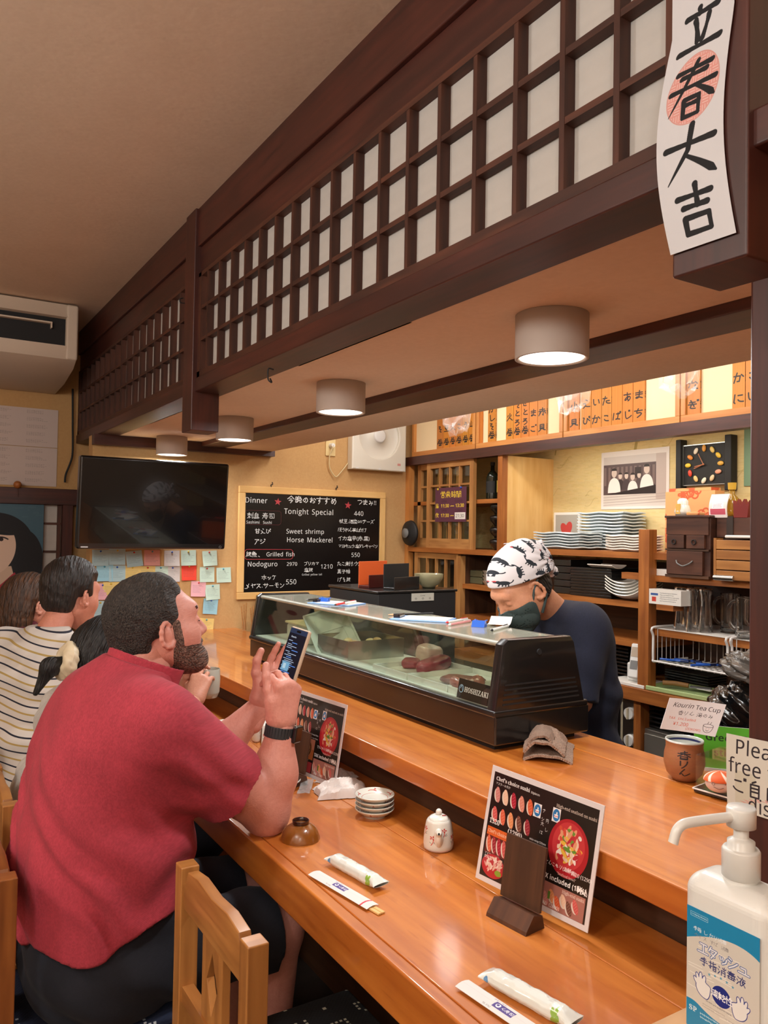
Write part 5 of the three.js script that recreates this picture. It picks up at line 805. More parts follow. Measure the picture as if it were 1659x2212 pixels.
// ---------- kitchen back unit ----------
const zx = (px, py, X = X_CAB) => onX(px, py, X).z, yx = (px, py, X = X_CAB) => onX(px, py, X).y;
const Y_SH = 1.405, Y_S2 = 1.172, Y_BASE = 0.785;
{
  const t = thing('kitchen_shelving', 'tall orange-brown wooden shelving along the kitchen back wall', 'shelving', { kind: 'structure' });
  const zl = Z_WALL + 0.002, zc = -3.47, zr = 1.2;
  part(t, 'header_beam', box(X_CAB - 0.03, X_CAB + 0.03, 1.93, 1.985, zl, zr), M.beam, 'dark header beam');
  part(t, 'post', box(X_CAB - 0.02, X_CAB + 0.02, 0, 1.93, zl, zl + 0.045, { g: 1 }), M.cedarFrame); part(t, 'post', box(X_CAB - 0.02, X_CAB + 0.02, Y_BASE, 1.93, zc - 0.02, zc + 0.02, { g: 1 }), M.shelf);
  part(t, 'post', box(X_CAB - 0.045, X_CAB + 0.01, Y_BASE, 1.512, -2.458, -2.398, { g: 1, r: 0.003 }), M.shelf); part(t, 'post', box(X_CAB - 0.02, X_CAB + 0.02, Y_BASE, 1.34, -3.87, -3.83, { g: 1 }), M.lattice);
  part(t, 'shelf', box(X_CAB - 0.025, X_BACK, Y_SH - 0.052, Y_SH - 0.022, zl + 0.045, zc), M.shelf); part(t, 'shelf', box(X_CAB - 0.01, X_BACK, Y_SH - 0.03, Y_SH, zc, -2.30), M.shelf);
  part(t, 'shelf', box(X_CAB, X_BACK, Y_S2 - 0.028, Y_S2, -3.83, -2.458), M.shelf); part(t, 'shelf', box(X_CAB, X_BACK, 1.275, 1.302, -2.398, zr), M.shelf); part(t, 'shelf_bearer', box(X_CAB - 0.04, X_CAB, 1.28, 1.31, -2.56, -2.40), M.shelf); part(t, 'shelf', box(X_CAB - 0.0, X_BACK, 1.03, 1.062, -2.398, zr), M.shelf); part(t, 'shelf_liner', box(X_CAB - 0.006, X_BACK, 1.0622, 1.066, -2.398, zr), M.white);
  part(t, 'side_panel', box(X_CAB + 0.02, X_BACK, Y_SH, 1.93, zc - 0.004, zc + 0.016, { g: 1 }), M.pale, 'bright pale wood side panel'); part(t, 'side_panel', box(X_CAB + 0.02, X_BACK, 0, Y_SH - 0.052, -3.868, -3.832, { g: 1 }), M.walnut);
  part(t, 'inner_shelf', box(X_CAB + 0.02, X_BACK, 1.66, 1.685, zl + 0.045, zc - 0.02), M.shelf);
  part(t, 'worktop', box(X_CAB - 0.06, X_BACK, Y_BASE - 0.06, Y_BASE, -3.83, zr, { r: 0.003 }), M.shelf); part(t, 'lower_shelf', box(X_CAB, X_BACK, 0.96, 0.985, -3.83, -2.458), M.shelf);
  for (const z of [-2.47, -1.85]) part(t, 'base_post', box(X_CAB - 0.03, X_CAB + 0.03, 0, Y_BASE - 0.06, z - 0.02, z + 0.02, { g: 1 }), M.shelf); part(t, 'back_panel', box(X_BACK - 0.012, X_BACK - 0.002, 0, 1.35, zl, zr), M.walnut);
  part(t, 'upper_cabinet', box(X_CAB + 0.03, X_BACK, 1.99, 2.5, zl, zr), M.pale);
  // lattice sliding doors
  const door = (x, z0, z1, y0, y1, rows, cols, label) => {
    const d = thing('lattice_door', label, 'door', { kind: 'structure' }); const w = 0.036;
    for (const [a, b] of [[z0, z0 + w], [z1 - w, z1]]) part(d, 'stile', box(x, x + 0.025, y0, y1, a, b, { g: 1 }), M.lattice);
    part(d, 'top_rail', box(x, x + 0.025, y1 - w, y1, z0 + w, z1 - w), M.lattice); part(d, 'bottom_rail', box(x, x + 0.025, y0, y0 + w * 1.7, z0 + w, z1 - w), M.lattice);
    for (let i = 1; i < cols; i++) { const z = z0 + w + (z1 - z0 - 2 * w) * i / cols; part(d, 'muntin', box(x + 0.002, x + 0.02, y0 + w * 1.7, y1 - w, z - 0.006, z + 0.006, { g: 1 }), M.lattice); }
    for (let i = 1; i < rows; i++) { const y = y0 + w * 1.7 + (y1 - y0 - 2.7 * w) * i / rows; part(d, 'muntin', box(x + 0.004, x + 0.018, y - 0.006, y + 0.006, z0 + w, z1 - w), M.lattice); }
    part(d, 'glass_pane', box(x + 0.021, x + 0.0235, y0 + w * 1.7, y1 - w, z0 + w, z1 - w), phy({ color: col(240, 244, 240), roughness: 0.04, transmission: 1, thickness: 0 }));
    return d;
  };
  door(X_CAB - 0.012, -4.21, -3.725, Y_SH - 0.022, 1.93, 4, 4, 'upper lattice sliding door carrying the opening hours sign'); door(X_CAB + 0.02, -4.36, -3.9, Y_SH - 0.022, 1.93, 4, 4, 'upper lattice sliding door half hidden behind the other');
  door(X_CAB - 0.005, -4.35, -3.875, 0.80, Y_SH - 0.055, 2, 4, 'lower lattice sliding door behind the black cabinet');
}
{ // wooden menu boards above
  const CW = 96, CH = 640, atlas = document.createElement('canvas'); atlas.width = CW * 12; atlas.height = CH * 2; const ag = atlas.getContext('2d');
  const slatDraw = (txt, n) => { const g = ag, w = CW, h = CH; g.save(); g.translate((n % 12) * w, Math.floor(n / 12) * h); g.beginPath(); g.rect(0, 0, w, h); g.clip();
    const r = rng(n * 31 + 7), base = [188 + 16 * r(), 116 + 14 * r(), 38 + 10 * r()]; g.fillStyle = `rgb(${base.map(Math.round)})`; g.fillRect(0, 0, w, h); for (let i = 0; i < 46; i++) { g.fillStyle = `rgba(${150 + 40 * r()},${84 + 30 * r()},20,0.16)`; g.fillRect(r() * w, 0, 1 + 3 * r(), h); }
    const L = [...txt], s = 78, bottom = h - 34, gap = L.length <= 3 ? 150 : 88; let y = bottom - s; for (let k = L.length - 1; k >= 0; k--) { g.strokeStyle = '#1d120a'; glyph(g, L[k], 9, y, s, 10); y -= gap; } g.restore(); };
  const atlasTex = new THREE.CanvasTexture(atlas); atlasTex.colorSpace = THREE.SRGBColorSpace; const slatMat = std({ map: atlasTex, roughness: 0.55 });
  const boards = [
    [892, 1028, 'with six roll slats above the lattice doors', [['c', 900, 943], ['s', 943, 957, '納そ巻'], ['s', 957, 971, '小豆巻'], ['s', 971, 984, 'ッ火巻'], ['s', 984, 998, 'たこ巻'], ['s', 998, 1012, 'なう巻'], ['s', 1012, 1025, '山巻']]],
    [1030, 1217, 'with seven slats beside the first hanging bulb', [['s', 1034, 1041, ' '], ['c', 1041, 1053], ['s', 1053, 1070, 'おかしそ巻'], ['c', 1070, 1092], ['s', 1092, 1108, '赤火巻'], ['s', 1108, 1125, 'しそとろ巻'], ['s', 1125, 1142, 'ねぎとろ巻'], ['s', 1142, 1160, 'たまご'], ['s', 1160, 1180, '赤貝'], ['c', 1180, 1208]]],
    [1219, 1470, 'with eight slats above the group photograph', [['s', 1228, 1250, '小貝'], ['s', 1254, 1276, 'えび'], ['s', 1276, 1298, 'いか'], ['s', 1298, 1320, 'たこ'], ['s', 1320, 1343, 'さば'], ['s', 1343, 1366, 'あじ'], ['s', 1366, 1392, 'はまち'], ['c', 1392, 1456]]],
    [1472, 1700, 'with the eel slat beside the pillar', [['s', 1480, 1512, 'うなぎ'], ['c', 1512, 1580], ['s', 1580, 1609, 'かに'], ['s', 1609, 1640, 'こい']]],
  ];
  let n = 0; const y0 = 1.986, y1 = 2.38;
  boards.forEach(([p0, p1, lab, cells], bi) => {
    const X = X_CAB - 0.012, z0 = zx(p0, 960, X), z1 = zx(p1, 930, X), f = 0.03;
    const t = thing('menu_board', 'orange wooden menu board ' + lab, 'menu board', { group: 'wooden menu boards above the kitchen' });
    part(t, 'backing', box(X + 0.012, X + 0.02, y0 + 0.01, y1, z0 + 0.01, z1 - 0.01), std({ color: col(236, 214, 172), roughness: 0.8 }), 'cream backing paper');
    part(t, 'frame_rail', box(X - 0.008, X + 0.02, y0, y0 + f, z0, z1, { r: 0.002 }), M.cedarFrame); part(t, 'frame_stile', box(X - 0.008, X + 0.02, y0 + f, y1, z0, z0 + f * 0.8, { g: 1, r: 0.002 }), M.cedarFrame); part(t, 'frame_stile', box(X - 0.008, X + 0.02, y0 + f, y1, z1 - f * 0.8, z1, { g: 1, r: 0.002 }), M.cedarFrame);
    for (const [k, a, b, txt] of cells) if (k === 's') {
      const za = Math.max(zx(a, 940, X), z0 + f * 0.8), zb = Math.min(zx(b, 940, X), z1 - f * 0.8), w = zb - za - 0.003, hh = y1 - y0 - f;
      const g = new THREE.BoxGeometry(0.008, hh, w); slatDraw(txt, n); { const uv = g.attributes.uv; for (let i = 0; i < uv.count; i++) uv.setXY(i, ((n % 12) + 0.01 + 0.98 * uv.getX(i)) / 12, (1 - Math.floor(n / 12) + uv.getY(i)) / 2); } n++;
      const s = part(t, 'slat', g, slatMat); s.position.set(X + 0.006, y0 + f + hh / 2, (za + zb) / 2);
    }
  });
}
{ // hanging bulbs wrapped in clear bags, and the tube under the boards
  const bulbMat = std({ color: 0xffffff, emissive: new THREE.Color(1, 0.86, 0.6), emissiveIntensity: 1.6 });
  [[985, 905, 'above the lattice doors'], [1236, 868, 'in front of the slat menu boards'], [1470, 800, 'near the pillar']].forEach(([px, py, l], i) => {
    const p = onX(px, py, 2.52), y = 2.15, t = thing('bulb_lamp', 'hanging bulb wrapped in a clear plastic bag ' + l, 'lamp', { at: [2.52, y, Math.max(p.z, -4.2)], group: 'bagged bulbs over the kitchen aisle' });
    part(t, 'cord', rod(V(0, 0.16, 0), V(0, 0.4, 0), 0.004), M.blackMatte); part(t, 'socket', cyl(0.02, 0.018, 0.1, 0.165, 20), M.whitePlastic); const b = part(t, 'bulb', new THREE.SphereGeometry(0.036, 24, 16).translate(0, 0.068, 0), bulbMat, 'glowing bulb'); b.castShadow = false;
    const bag = new THREE.SphereGeometry(1, 13, 9), q = bag.attributes.position; for (let k = 0; k < q.count; k++) { const x = q.getX(k), yy = q.getY(k), z = q.getZ(k), nn = 0.4 + 1.1 * fbm(x * 5 + 4 + i, z * 5 + yy * 4 + 7, 5 + i, 3); q.setXYZ(k, x * 0.075 * nn, -0.03 + yy * 0.12 * nn + 0.02 - (yy < -0.4 ? 0.03 * Math.abs(x) : 0), z * 0.085 * nn); } bag.computeVertexNormals();
    part(t, 'plastic_bag', bag, phy({ color: 0xffffff, roughness: 0.06, transmission: 0.96, thickness: 0, ior: 1.4, flatShading: true }), 'crumpled clear bag');
    const L = new THREE.PointLight(LAMP, I_BULB); L.position.set(2.52, y + 0.068, Math.max(p.z, -4.2)); L.castShadow = true; L.shadow.radius = 1.6; L.name = 'bulb_light'; scene.add(L);
  });
  [[2.25, -1.2], [2.25, -2.6], [2.25, -3.8]].forEach(([x, z], i) => { const t = thing('ceiling_panel_lamp', 'flat ceiling lamp panel over the kitchen aisle ' + ['near the pillar', 'above the cook', 'near the ventilation fan'][i], 'lamp', { at: [x, 2.49, z], group: 'panel lamps over the kitchen aisle' }); part(t, 'tray', box(-0.16, 0.16, -0.03, 0.0098, -0.32, 0.32), M.white); part(t, 'lamp_panel', box(-0.14, 0.14, -0.036, -0.0305, -0.3, 0.3), std({ color: 0xffffff, emissive: new THREE.Color(1, 0.92, 0.8), emissiveIntensity: 1.6 })); areaLight(0.26, 0.58, LAMP, I_PANEL, [x, 2.45, z], [x, 0, z]); });
  const t = thing('tube_lamp', 'fluorescent tube lamp hidden under the menu boards', 'lamp', { at: [X_CAB + 0.07, 1.983, -2.35] });
  part(t, 'fitting', box(-0.03, 0.03, -0.004, 0.0068, -1.0, 1.0), M.white); part(t, 'tube', cyl(0.011, 0.011, -0.98, 0.98, 16).rotateX(Math.PI / 2).translate(0, -0.016, 0), std({ color: 0xffffff, emissive: new THREE.Color(1, 0.92, 0.72), emissiveIntensity: 3 }));
  areaLight(1.9, 0.03, new THREE.Color(1, 0.97, 0.88), I_TUBE, [X_CAB + 0.075, 1.952, -2.35], [X_CAB + 0.22, 0.9, -2.35]);
}
{ // opening hours sign
  const tex = canvasTex(512, 400, (g, w, h) => {
    g.fillStyle = '#5e3144'; g.fillRect(0, 0, w, h); jtext(g, '営業時間', 90, 40, 80, { color: '#dfc23c', w: 9, gap: 1.08 }); g.fillStyle = '#2c141e'; g.font = '34px sans-serif'; for (const y of [172, 282]) { g.fillText('OPEN', 110, y); g.fillText('CLOSED', 330, y); }
    jtext(g, '昼', 8, 182, 56, { color: '#dfc23c', w: 7 }); jtext(g, '夜', 8, 294, 56, { color: '#dfc23c', w: 7 }); g.fillStyle = '#e6c83e'; g.font = 'bold 56px sans-serif'; g.fillText('11:30', 96, 232); g.fillText('13:30', 338, 232); g.fillText('17:30', 96, 345); jtext(g, '～', 258, 184, 64, { color: '#e6c83e', w: 9 }); jtext(g, '～', 258, 296, 64, { color: '#e6c83e', w: 9 }); g.fillStyle = '#e9e6e0'; g.fillRect(330, 292, 170, 78); g.fillStyle = '#222'; g.font = '54px sans-serif'; g.fillText('21:30', 344, 350);
  });
  const X = X_CAB - 0.016, t = thing('hours_sign', 'purple opening hours sign with yellow lettering on the lattice door', 'sign', {});
  part(t, 'sheet', sheet(4, 4, (u, v) => V(X - 0.001, 1.55 + 0.215 * v, -4.105 + 0.322 * u), 0.001), std({ map: tex, roughness: 0.7 })); part(t, 'pin', new THREE.SphereGeometry(0.007, 10, 8).translate(X - 0.003, 1.757, -4.075), std({ color: col(220, 190, 60) })); part(t, 'pin', new THREE.SphereGeometry(0.007, 10, 8).translate(X - 0.003, 1.76, -3.835), M.blue);
}
{ // wall behind the recess: photograph, clock, strip of green card
  const ph = canvasTex(640, 440, (g, w, h) => {
    g.fillStyle = '#e8e0dc'; g.fillRect(0, 0, w, h); g.fillStyle = '#5b4a4c'; g.fillRect(24, 40, 500, 290); g.fillStyle = '#7d6a68'; for (let k = 0; k < 12; k++) g.fillRect(30 + k * 42, 120, 22, 140); g.fillStyle = '#cfc6c2'; g.fillRect(24, 40, 500, 60); g.fillStyle = '#3a2e30'; g.fillRect(330, 130, 60, 80);
    const man = (x, y, s, coat) => { g.fillStyle = coat; g.beginPath(); g.moveTo(x - 62 * s, y + 150 * s); g.quadraticCurveTo(x - 60 * s, y + 40 * s, x, y + 36 * s); g.quadraticCurveTo(x + 62 * s, y + 40 * s, x + 64 * s, y + 150 * s); g.fill(); g.fillStyle = '#d9c6bc'; g.beginPath(); g.ellipse(x, y, 26 * s, 34 * s, 0, 0, 7); g.fill(); g.fillStyle = '#2a2224'; g.beginPath(); g.ellipse(x, y - 18 * s, 27 * s, 20 * s, 0, Math.PI, 0); g.fill(); };
    man(190, 190, 0.7, '#3a3034'); man(250, 190, 0.7, '#4a3e42'); man(370, 190, 0.66, '#57494c'); man(310, 200, 0.8, '#efeae6'); man(130, 165, 1, '#f2eeea'); man(440, 150, 1, '#f2eeea');
    g.fillStyle = '#2c2426'; g.beginPath(); g.moveTo(24, 330); g.lineTo(524, 268); g.lineTo(524, 330); g.fill(); g.fillStyle = '#d9cfc8'; g.fillRect(24, 330, 590, 90); g.fillStyle = '#c2b2ac'; g.fillRect(524, 40, 90, 330); g.strokeStyle = '#b3a29c'; g.lineWidth = 4; for (let k = 0; k < 4; k++) { g.beginPath(); g.moveTo(24, 350 + k * 20); g.lineTo(614, 330 + k * 20); g.stroke(); }
  });
  const X = X_BACK - 0.003;
  solo('group_photograph', sheet(4, 4, (u, v) => V(X, 1.625 + 0.315 * v, -3.075 + 0.452 * u), 0.001), std({ map: ph, roughness: 0.35 }), 'black and white group photograph pinned to the yellow wall', 'photograph');
  // clock with sushi markers, hung tilted
  const cz = zx(1520, 1003, X_BACK - 0.04), cy = yx(1520, 1003, X_BACK - 0.04), S = 0.2;
  const ck = thing('sushi_clock', 'black square wall clock with toy sushi hour marks', 'clock', { at: [X_BACK - 0.004, cy, cz] }); ck.rotation.x = 0.0;
  const g0 = new THREE.Group(); // keeps parts directly under the clock
  part(ck, 'face', box(-0.03, -0.002, -S / 2, S / 2, -S / 2 - 0.02, S / 2 + 0.02), M.blackMatte); part(ck, 'side_bar', box(-0.05, -0.0, -S / 2 - 0.03, S / 2 + 0.03, S / 2 + 0.0205, S / 2 + 0.055, { r: 0.004 }), M.blackMatte); part(ck, 'side_bar', box(-0.05, -0.0, -S / 2 - 0.03, S / 2 + 0.03, -S / 2 - 0.05, -S / 2 - 0.0205, { r: 0.004 }), M.blackMatte);
  part(ck, 'bezel', merge([box(-0.036, -0.03, S / 2 - 0.004, S / 2, -0.115, 0.115), box(-0.036, -0.03, -S / 2, -S / 2 + 0.004, -0.115, 0.115), box(-0.036, -0.03, -S / 2, S / 2, -0.119, -0.115), box(-0.036, -0.03, -S / 2, S / 2, 0.115, 0.119)]), M.steel);
  const cols = [[214, 150, 60], [226, 196, 110], [230, 190, 60], [220, 170, 70], [226, 160, 130], [224, 200, 160], [236, 230, 210], [226, 196, 130], [220, 70, 50], [232, 200, 60], [222, 140, 60], [236, 226, 206]];
  for (let k = 0; k < 12; k++) { const a = k * Math.PI / 6, r = 0.078, g = new THREE.SphereGeometry(1, 12, 8); g.scale(0.006, 0.017, 0.011); g.rotateX(-a * (k % 2 ? 1 : 0.8)); const m = part(ck, 'hour_mark', g, std({ color: col(...cols[k]), roughness: 0.4 })); m.position.set(-0.034, r * Math.cos(a), r * Math.sin(a) * 1.15); }
  const pink = std({ color: col(206, 130, 90), roughness: 0.4 }); for (const [a, l] of [[-1.9, 0.055], [-0.5, 0.06], [-1.75, 0.05]]) part(ck, 'hand', rod(V(-0.039, 0, 0), V(-0.039, l * Math.cos(a), l * Math.sin(a)), 0.0018, 6), pink);
  part(ck, 'hand_pin', new THREE.SphereGeometry(0.005, 10, 8).translate(-0.039, 0, 0), pink);
  solo('green_strip', box(X_BACK - 0.006, X_BACK - 0.003, yx(1612, 1050, X), yx(1612, 922, X), zx(1608, 990, X), zx(1635, 990, X)), std({ color: col(120, 150, 120), roughness: 0.6 }), 'narrow green hanging card on the yellow wall by the pillar', 'card');
  const hz = zx(1200, 1130, 3.30), h = thing('heart_picture', 'small framed red heart picture behind the stacked plates', 'picture', { at: [3.30, Y_SH + 0.0005, hz] });
  const ht = canvasTex(160, 160, (g) => { g.fillStyle = '#a8a49a'; g.fillRect(0, 0, 160, 160); g.fillStyle = '#c0413c'; g.beginPath(); g.moveTo(80, 125); g.bezierCurveTo(10, 70, 40, 20, 78, 55); g.bezierCurveTo(100, 10, 160, 50, 80, 125); g.fill(); });
  part(h, 'frame', box(-0.012, 0, 0, 0.205, 0, 0.205), M.white); part(h, 'picture_sheet', sheet(1, 1, (u, v) => V(-0.0135, 0.014 + 0.177 * v, 0.014 + 0.177 * u), 0.001), std({ map: ht, roughness: 0.7 }));
}
// ---------- stacks on the shelves ----------
{
  const blueWhite = phy({ color: col(196, 206, 208), roughness: 0.3, clearcoat: 0.4 }), creamy = phy({ color: col(222, 210, 196), roughness: 0.35 });
  const wavy = (w, d, h, seed) => sheet(20, 14, (u, v) => { const x = u - 0.5, z = v - 0.5, e = Math.max(Math.abs(x), Math.abs(z)) * 2; return V(x * d, h * Math.pow(e, 4) + 0.0032 * Math.pow(e, 3) * Math.sin(u * 9 + seed) * Math.cos(v * 11 + seed) + 0.004, -z * w); }, 0.006);
  const stack = (name, px0, px1, X, y, n, step, d, mat, lab, grp, seed) => { const z0 = zx(px0, 1160, X), z1 = zx(px1, 1160, X), g = wavy(z1 - z0, d, 0.012, seed); for (let k = 0; k < n; k++) solo(name, g, mat, `${lab}, ${nth(k, n)}`, 'plate', { at: [X + d / 2, y + 0.0005 + k * step, (z0 + z1) / 2 + 0.004 * Math.sin(k * 3 + seed)], turn: 0.03 * Math.sin(k * 5 + seed), group: grp }); };
  stack('wavy_plate', 1153, 1252, X_CAB + 0.0, Y_SH, 6, 0.0145, 0.165, blueWhite, 'pale blue wavy plate in the low stack by the heart picture', 'low stack of pale blue plates', 1);
  stack('wavy_plate', 1246, 1345, X_CAB + 0.175, Y_SH, 12, 0.0165, 0.175, blueWhite, 'pale blue wavy plate in the tall stack under the photograph', 'tall stack of pale blue plates', 4);
  stack('square_dish', 1308, 1386, X_CAB + 0.0, Y_SH, 6, 0.0125, 0.155, creamy, 'cream square dish in the short stack beside the shelf post', 'short stack of cream dishes', 7);
  stack('dark_tray', 1110, 1152, X_CAB + 0.03, Y_SH, 3, 0.012, 0.2, M.blackLacquer, 'dark wavy tray behind the bandana', 'dark wavy trays', 2);
  // black lacquer trays on the second shelf
  const tray = (w, d) => merge([cbox(0, 0.003, 0, d, 0.005, w, { r: 0.002 }), cbox(-d / 2 + 0.003, 0.008, 0, 0.006, 0.012, w, { r: 0.002 }), cbox(d / 2 - 0.003, 0.008, 0, 0.006, 0.012, w), cbox(0, 0.008, w / 2 - 0.003, d, 0.012, 0.006), cbox(0, 0.008, -w / 2 + 0.003, d, 0.012, 0.006)]);
  const zt0 = zx(1229, 1250), zt1 = zx(1318, 1250), tg = tray(zt1 - zt0, 0.28);
  for (let k = 0; k < 10; k++) solo('lacquer_tray', tg, M.blackLacquer, `black lacquer tray in the stack behind the cook, ${nth(k, 10)}`, 'tray', { at: [X_CAB + 0.15, Y_S2 + 0.0005 + k * 0.0145, (zt0 + zt1) / 2 + 0.003 * Math.sin(k * 4)], group: 'stacked black lacquer trays' });
  const zb0 = zx(1190, 1250), zb1 = zx(1226, 1250); for (let k = 0; k < 5; k++) solo('black_box', cbox(0, 0.018, 0, 0.24, 0.034, zb1 - zb0, { r: 0.004 }), M.blackLacquer, `black lacquer meal box stacked beside the trays, ${nth(k, 5)}`, 'box', { at: [X_CAB + 0.14, Y_S2 + 0.001 + k * 0.036, (zb0 + zb1) / 2], group: 'stacked meal boxes' });
  // white boat dishes
  const zd0 = zx(1312, 1290), zd1 = zx(1386, 1290), dish = sheet(20, 16, (u, v) => { const x = u - 0.5, z = v - 0.5; return V(x * 0.16, 0.003 + 0.03 * Math.pow(Math.abs(z) * 2, 2.4) + 0.02 * Math.pow(Math.abs(x) * 2, 3), -z * (zd1 - zd0)); }, 0.005);
  for (let k = 0; k < 5; k++) solo('boat_dish', dish, M.porcelain, `white boat dish in the stack beside the shelf post, ${nth(k, 5)}`, 'dish', { at: [X_CAB + 0.065, Y_S2 + 0.006 + k * 0.0145, (zd0 + zd1) / 2], group: 'stacked white boat dishes' });
  solo('shell_dish', sheet(12, 8, (u, v) => V((u - 0.5) * 0.1, 0.004 + 0.015 * (2 * u - 1) ** 2, (0.5 - v) * 0.16), 0.004), creamy, 'flat beige dish beside the boat dishes', 'dish', { at: [X_CAB + 0.045, Y_S2 + 0.001 + 0.146, zx(1296, 1290)] });
  // white square bowls and boxes left of the chef
  const sq = lathe([[0, 0], [0.03, 0], [0.034, 0.004], [0.048, 0.026], [0.046, 0.026], [0.03, 0.006], [0, 0.005]], 4).rotateY(Math.PI / 4);
  const zq = zx(1036, 1288); for (let k = 0; k < 4; k++) solo('square_bowl', sq, M.porcelain, `small white square bowl stacked on the dim shelf, ${nth(k, 4)}`, 'bowl', { at: [X_CAB + 0.08, Y_S2 - 0.0 + 0.001 + k * 0.02, zq], group: 'stacked small square bowls' });
  for (let k = 0; k < 2; k++) solo('lidded_box', cbox(0, 0.02, 0, 0.12, 0.04, 0.14, { r: 0.006 }), std({ color: col(96, 96, 70), roughness: 0.5 }), `${nth(k, 2)} olive lidded box on the dim shelf`, 'box', { at: [X_CAB + 0.12, Y_S2 + 0.001 + k * 0.0415, zx(1008, 1285)], group: 'olive lidded boxes' });
  // open niche beside the lattice door: bottles and lidded bowls
  const bo = (z, mat, lab, lbl) => { const b = thing('liquor_bottle', lab, 'bottle', { at: [X_CAB + 0.1, 1.6855, z] }); part(b, 'glass_body', lathe([[0, 0], [0.036, 0], [0.038, 0.006], [0.038, 0.13], [0.03, 0.155], [0.013, 0.175], [0.012, 0.205], [0, 0.205]], 28), mat); part(b, 'bottle_cap', cyl(0.014, 0.014, 0.2055, 0.226, 16), M.blackMatte); part(b, 'paper_label', new THREE.CylinderGeometry(0.0386, 0.0386, 0.07, 28, 1, true, Math.PI * 1.1, Math.PI * 0.8).translate(0, 0.075, 0), lbl); };
  bo(-3.58, phy({ color: col(90, 60, 26), roughness: 0.1, transmission: 0.4, thickness: 0.02 }), 'brown liquor bottle with yellow label in the dark niche', std({ color: col(190, 160, 60), roughness: 0.7, side: THREE.DoubleSide })); bo(-3.68, phy({ color: col(30, 34, 26), roughness: 0.1 }), 'dark liquor bottle in the dark niche', std({ color: col(40, 40, 40), roughness: 0.7, side: THREE.DoubleSide }));
  const soup = lathe([[0, 0], [0.03, 0], [0.031, 0.008], [0.052, 0.03], [0.058, 0.05], [0.052, 0.06], [0.03, 0.068], [0, 0.07]], 32);
  for (let k = 0; k < 4; k++) solo('soup_bowl', soup, M.blackLacquer, `black lidded soup bowl stacked beside the lattice door, ${nth(k, 4)}`, 'bowl', { at: [X_CAB + 0.09, Y_SH - 0.0215 + k * 0.0705, -3.60], group: 'stacked black soup bowls' });
  const hp = thing('black_pan_lid', 'round black pan lid hanging at the shelving end by the tan wall', 'lid', { at: [X_CAB - 0.03, 1.475, -4.345] }); part(hp, 'disc', lathe([[0, 0], [0.075, 0.002], [0.085, 0.012], [0.08, 0.03], [0.03, 0.045], [0, 0.046]], 40).rotateZ(Math.PI / 2), M.blackMatte); part(hp, 'knob', lathe([[0, 0.045], [0.03, 0.045], [0.032, 0.06], [0, 0.064]], 24).rotateZ(Math.PI / 2), M.grey);
}
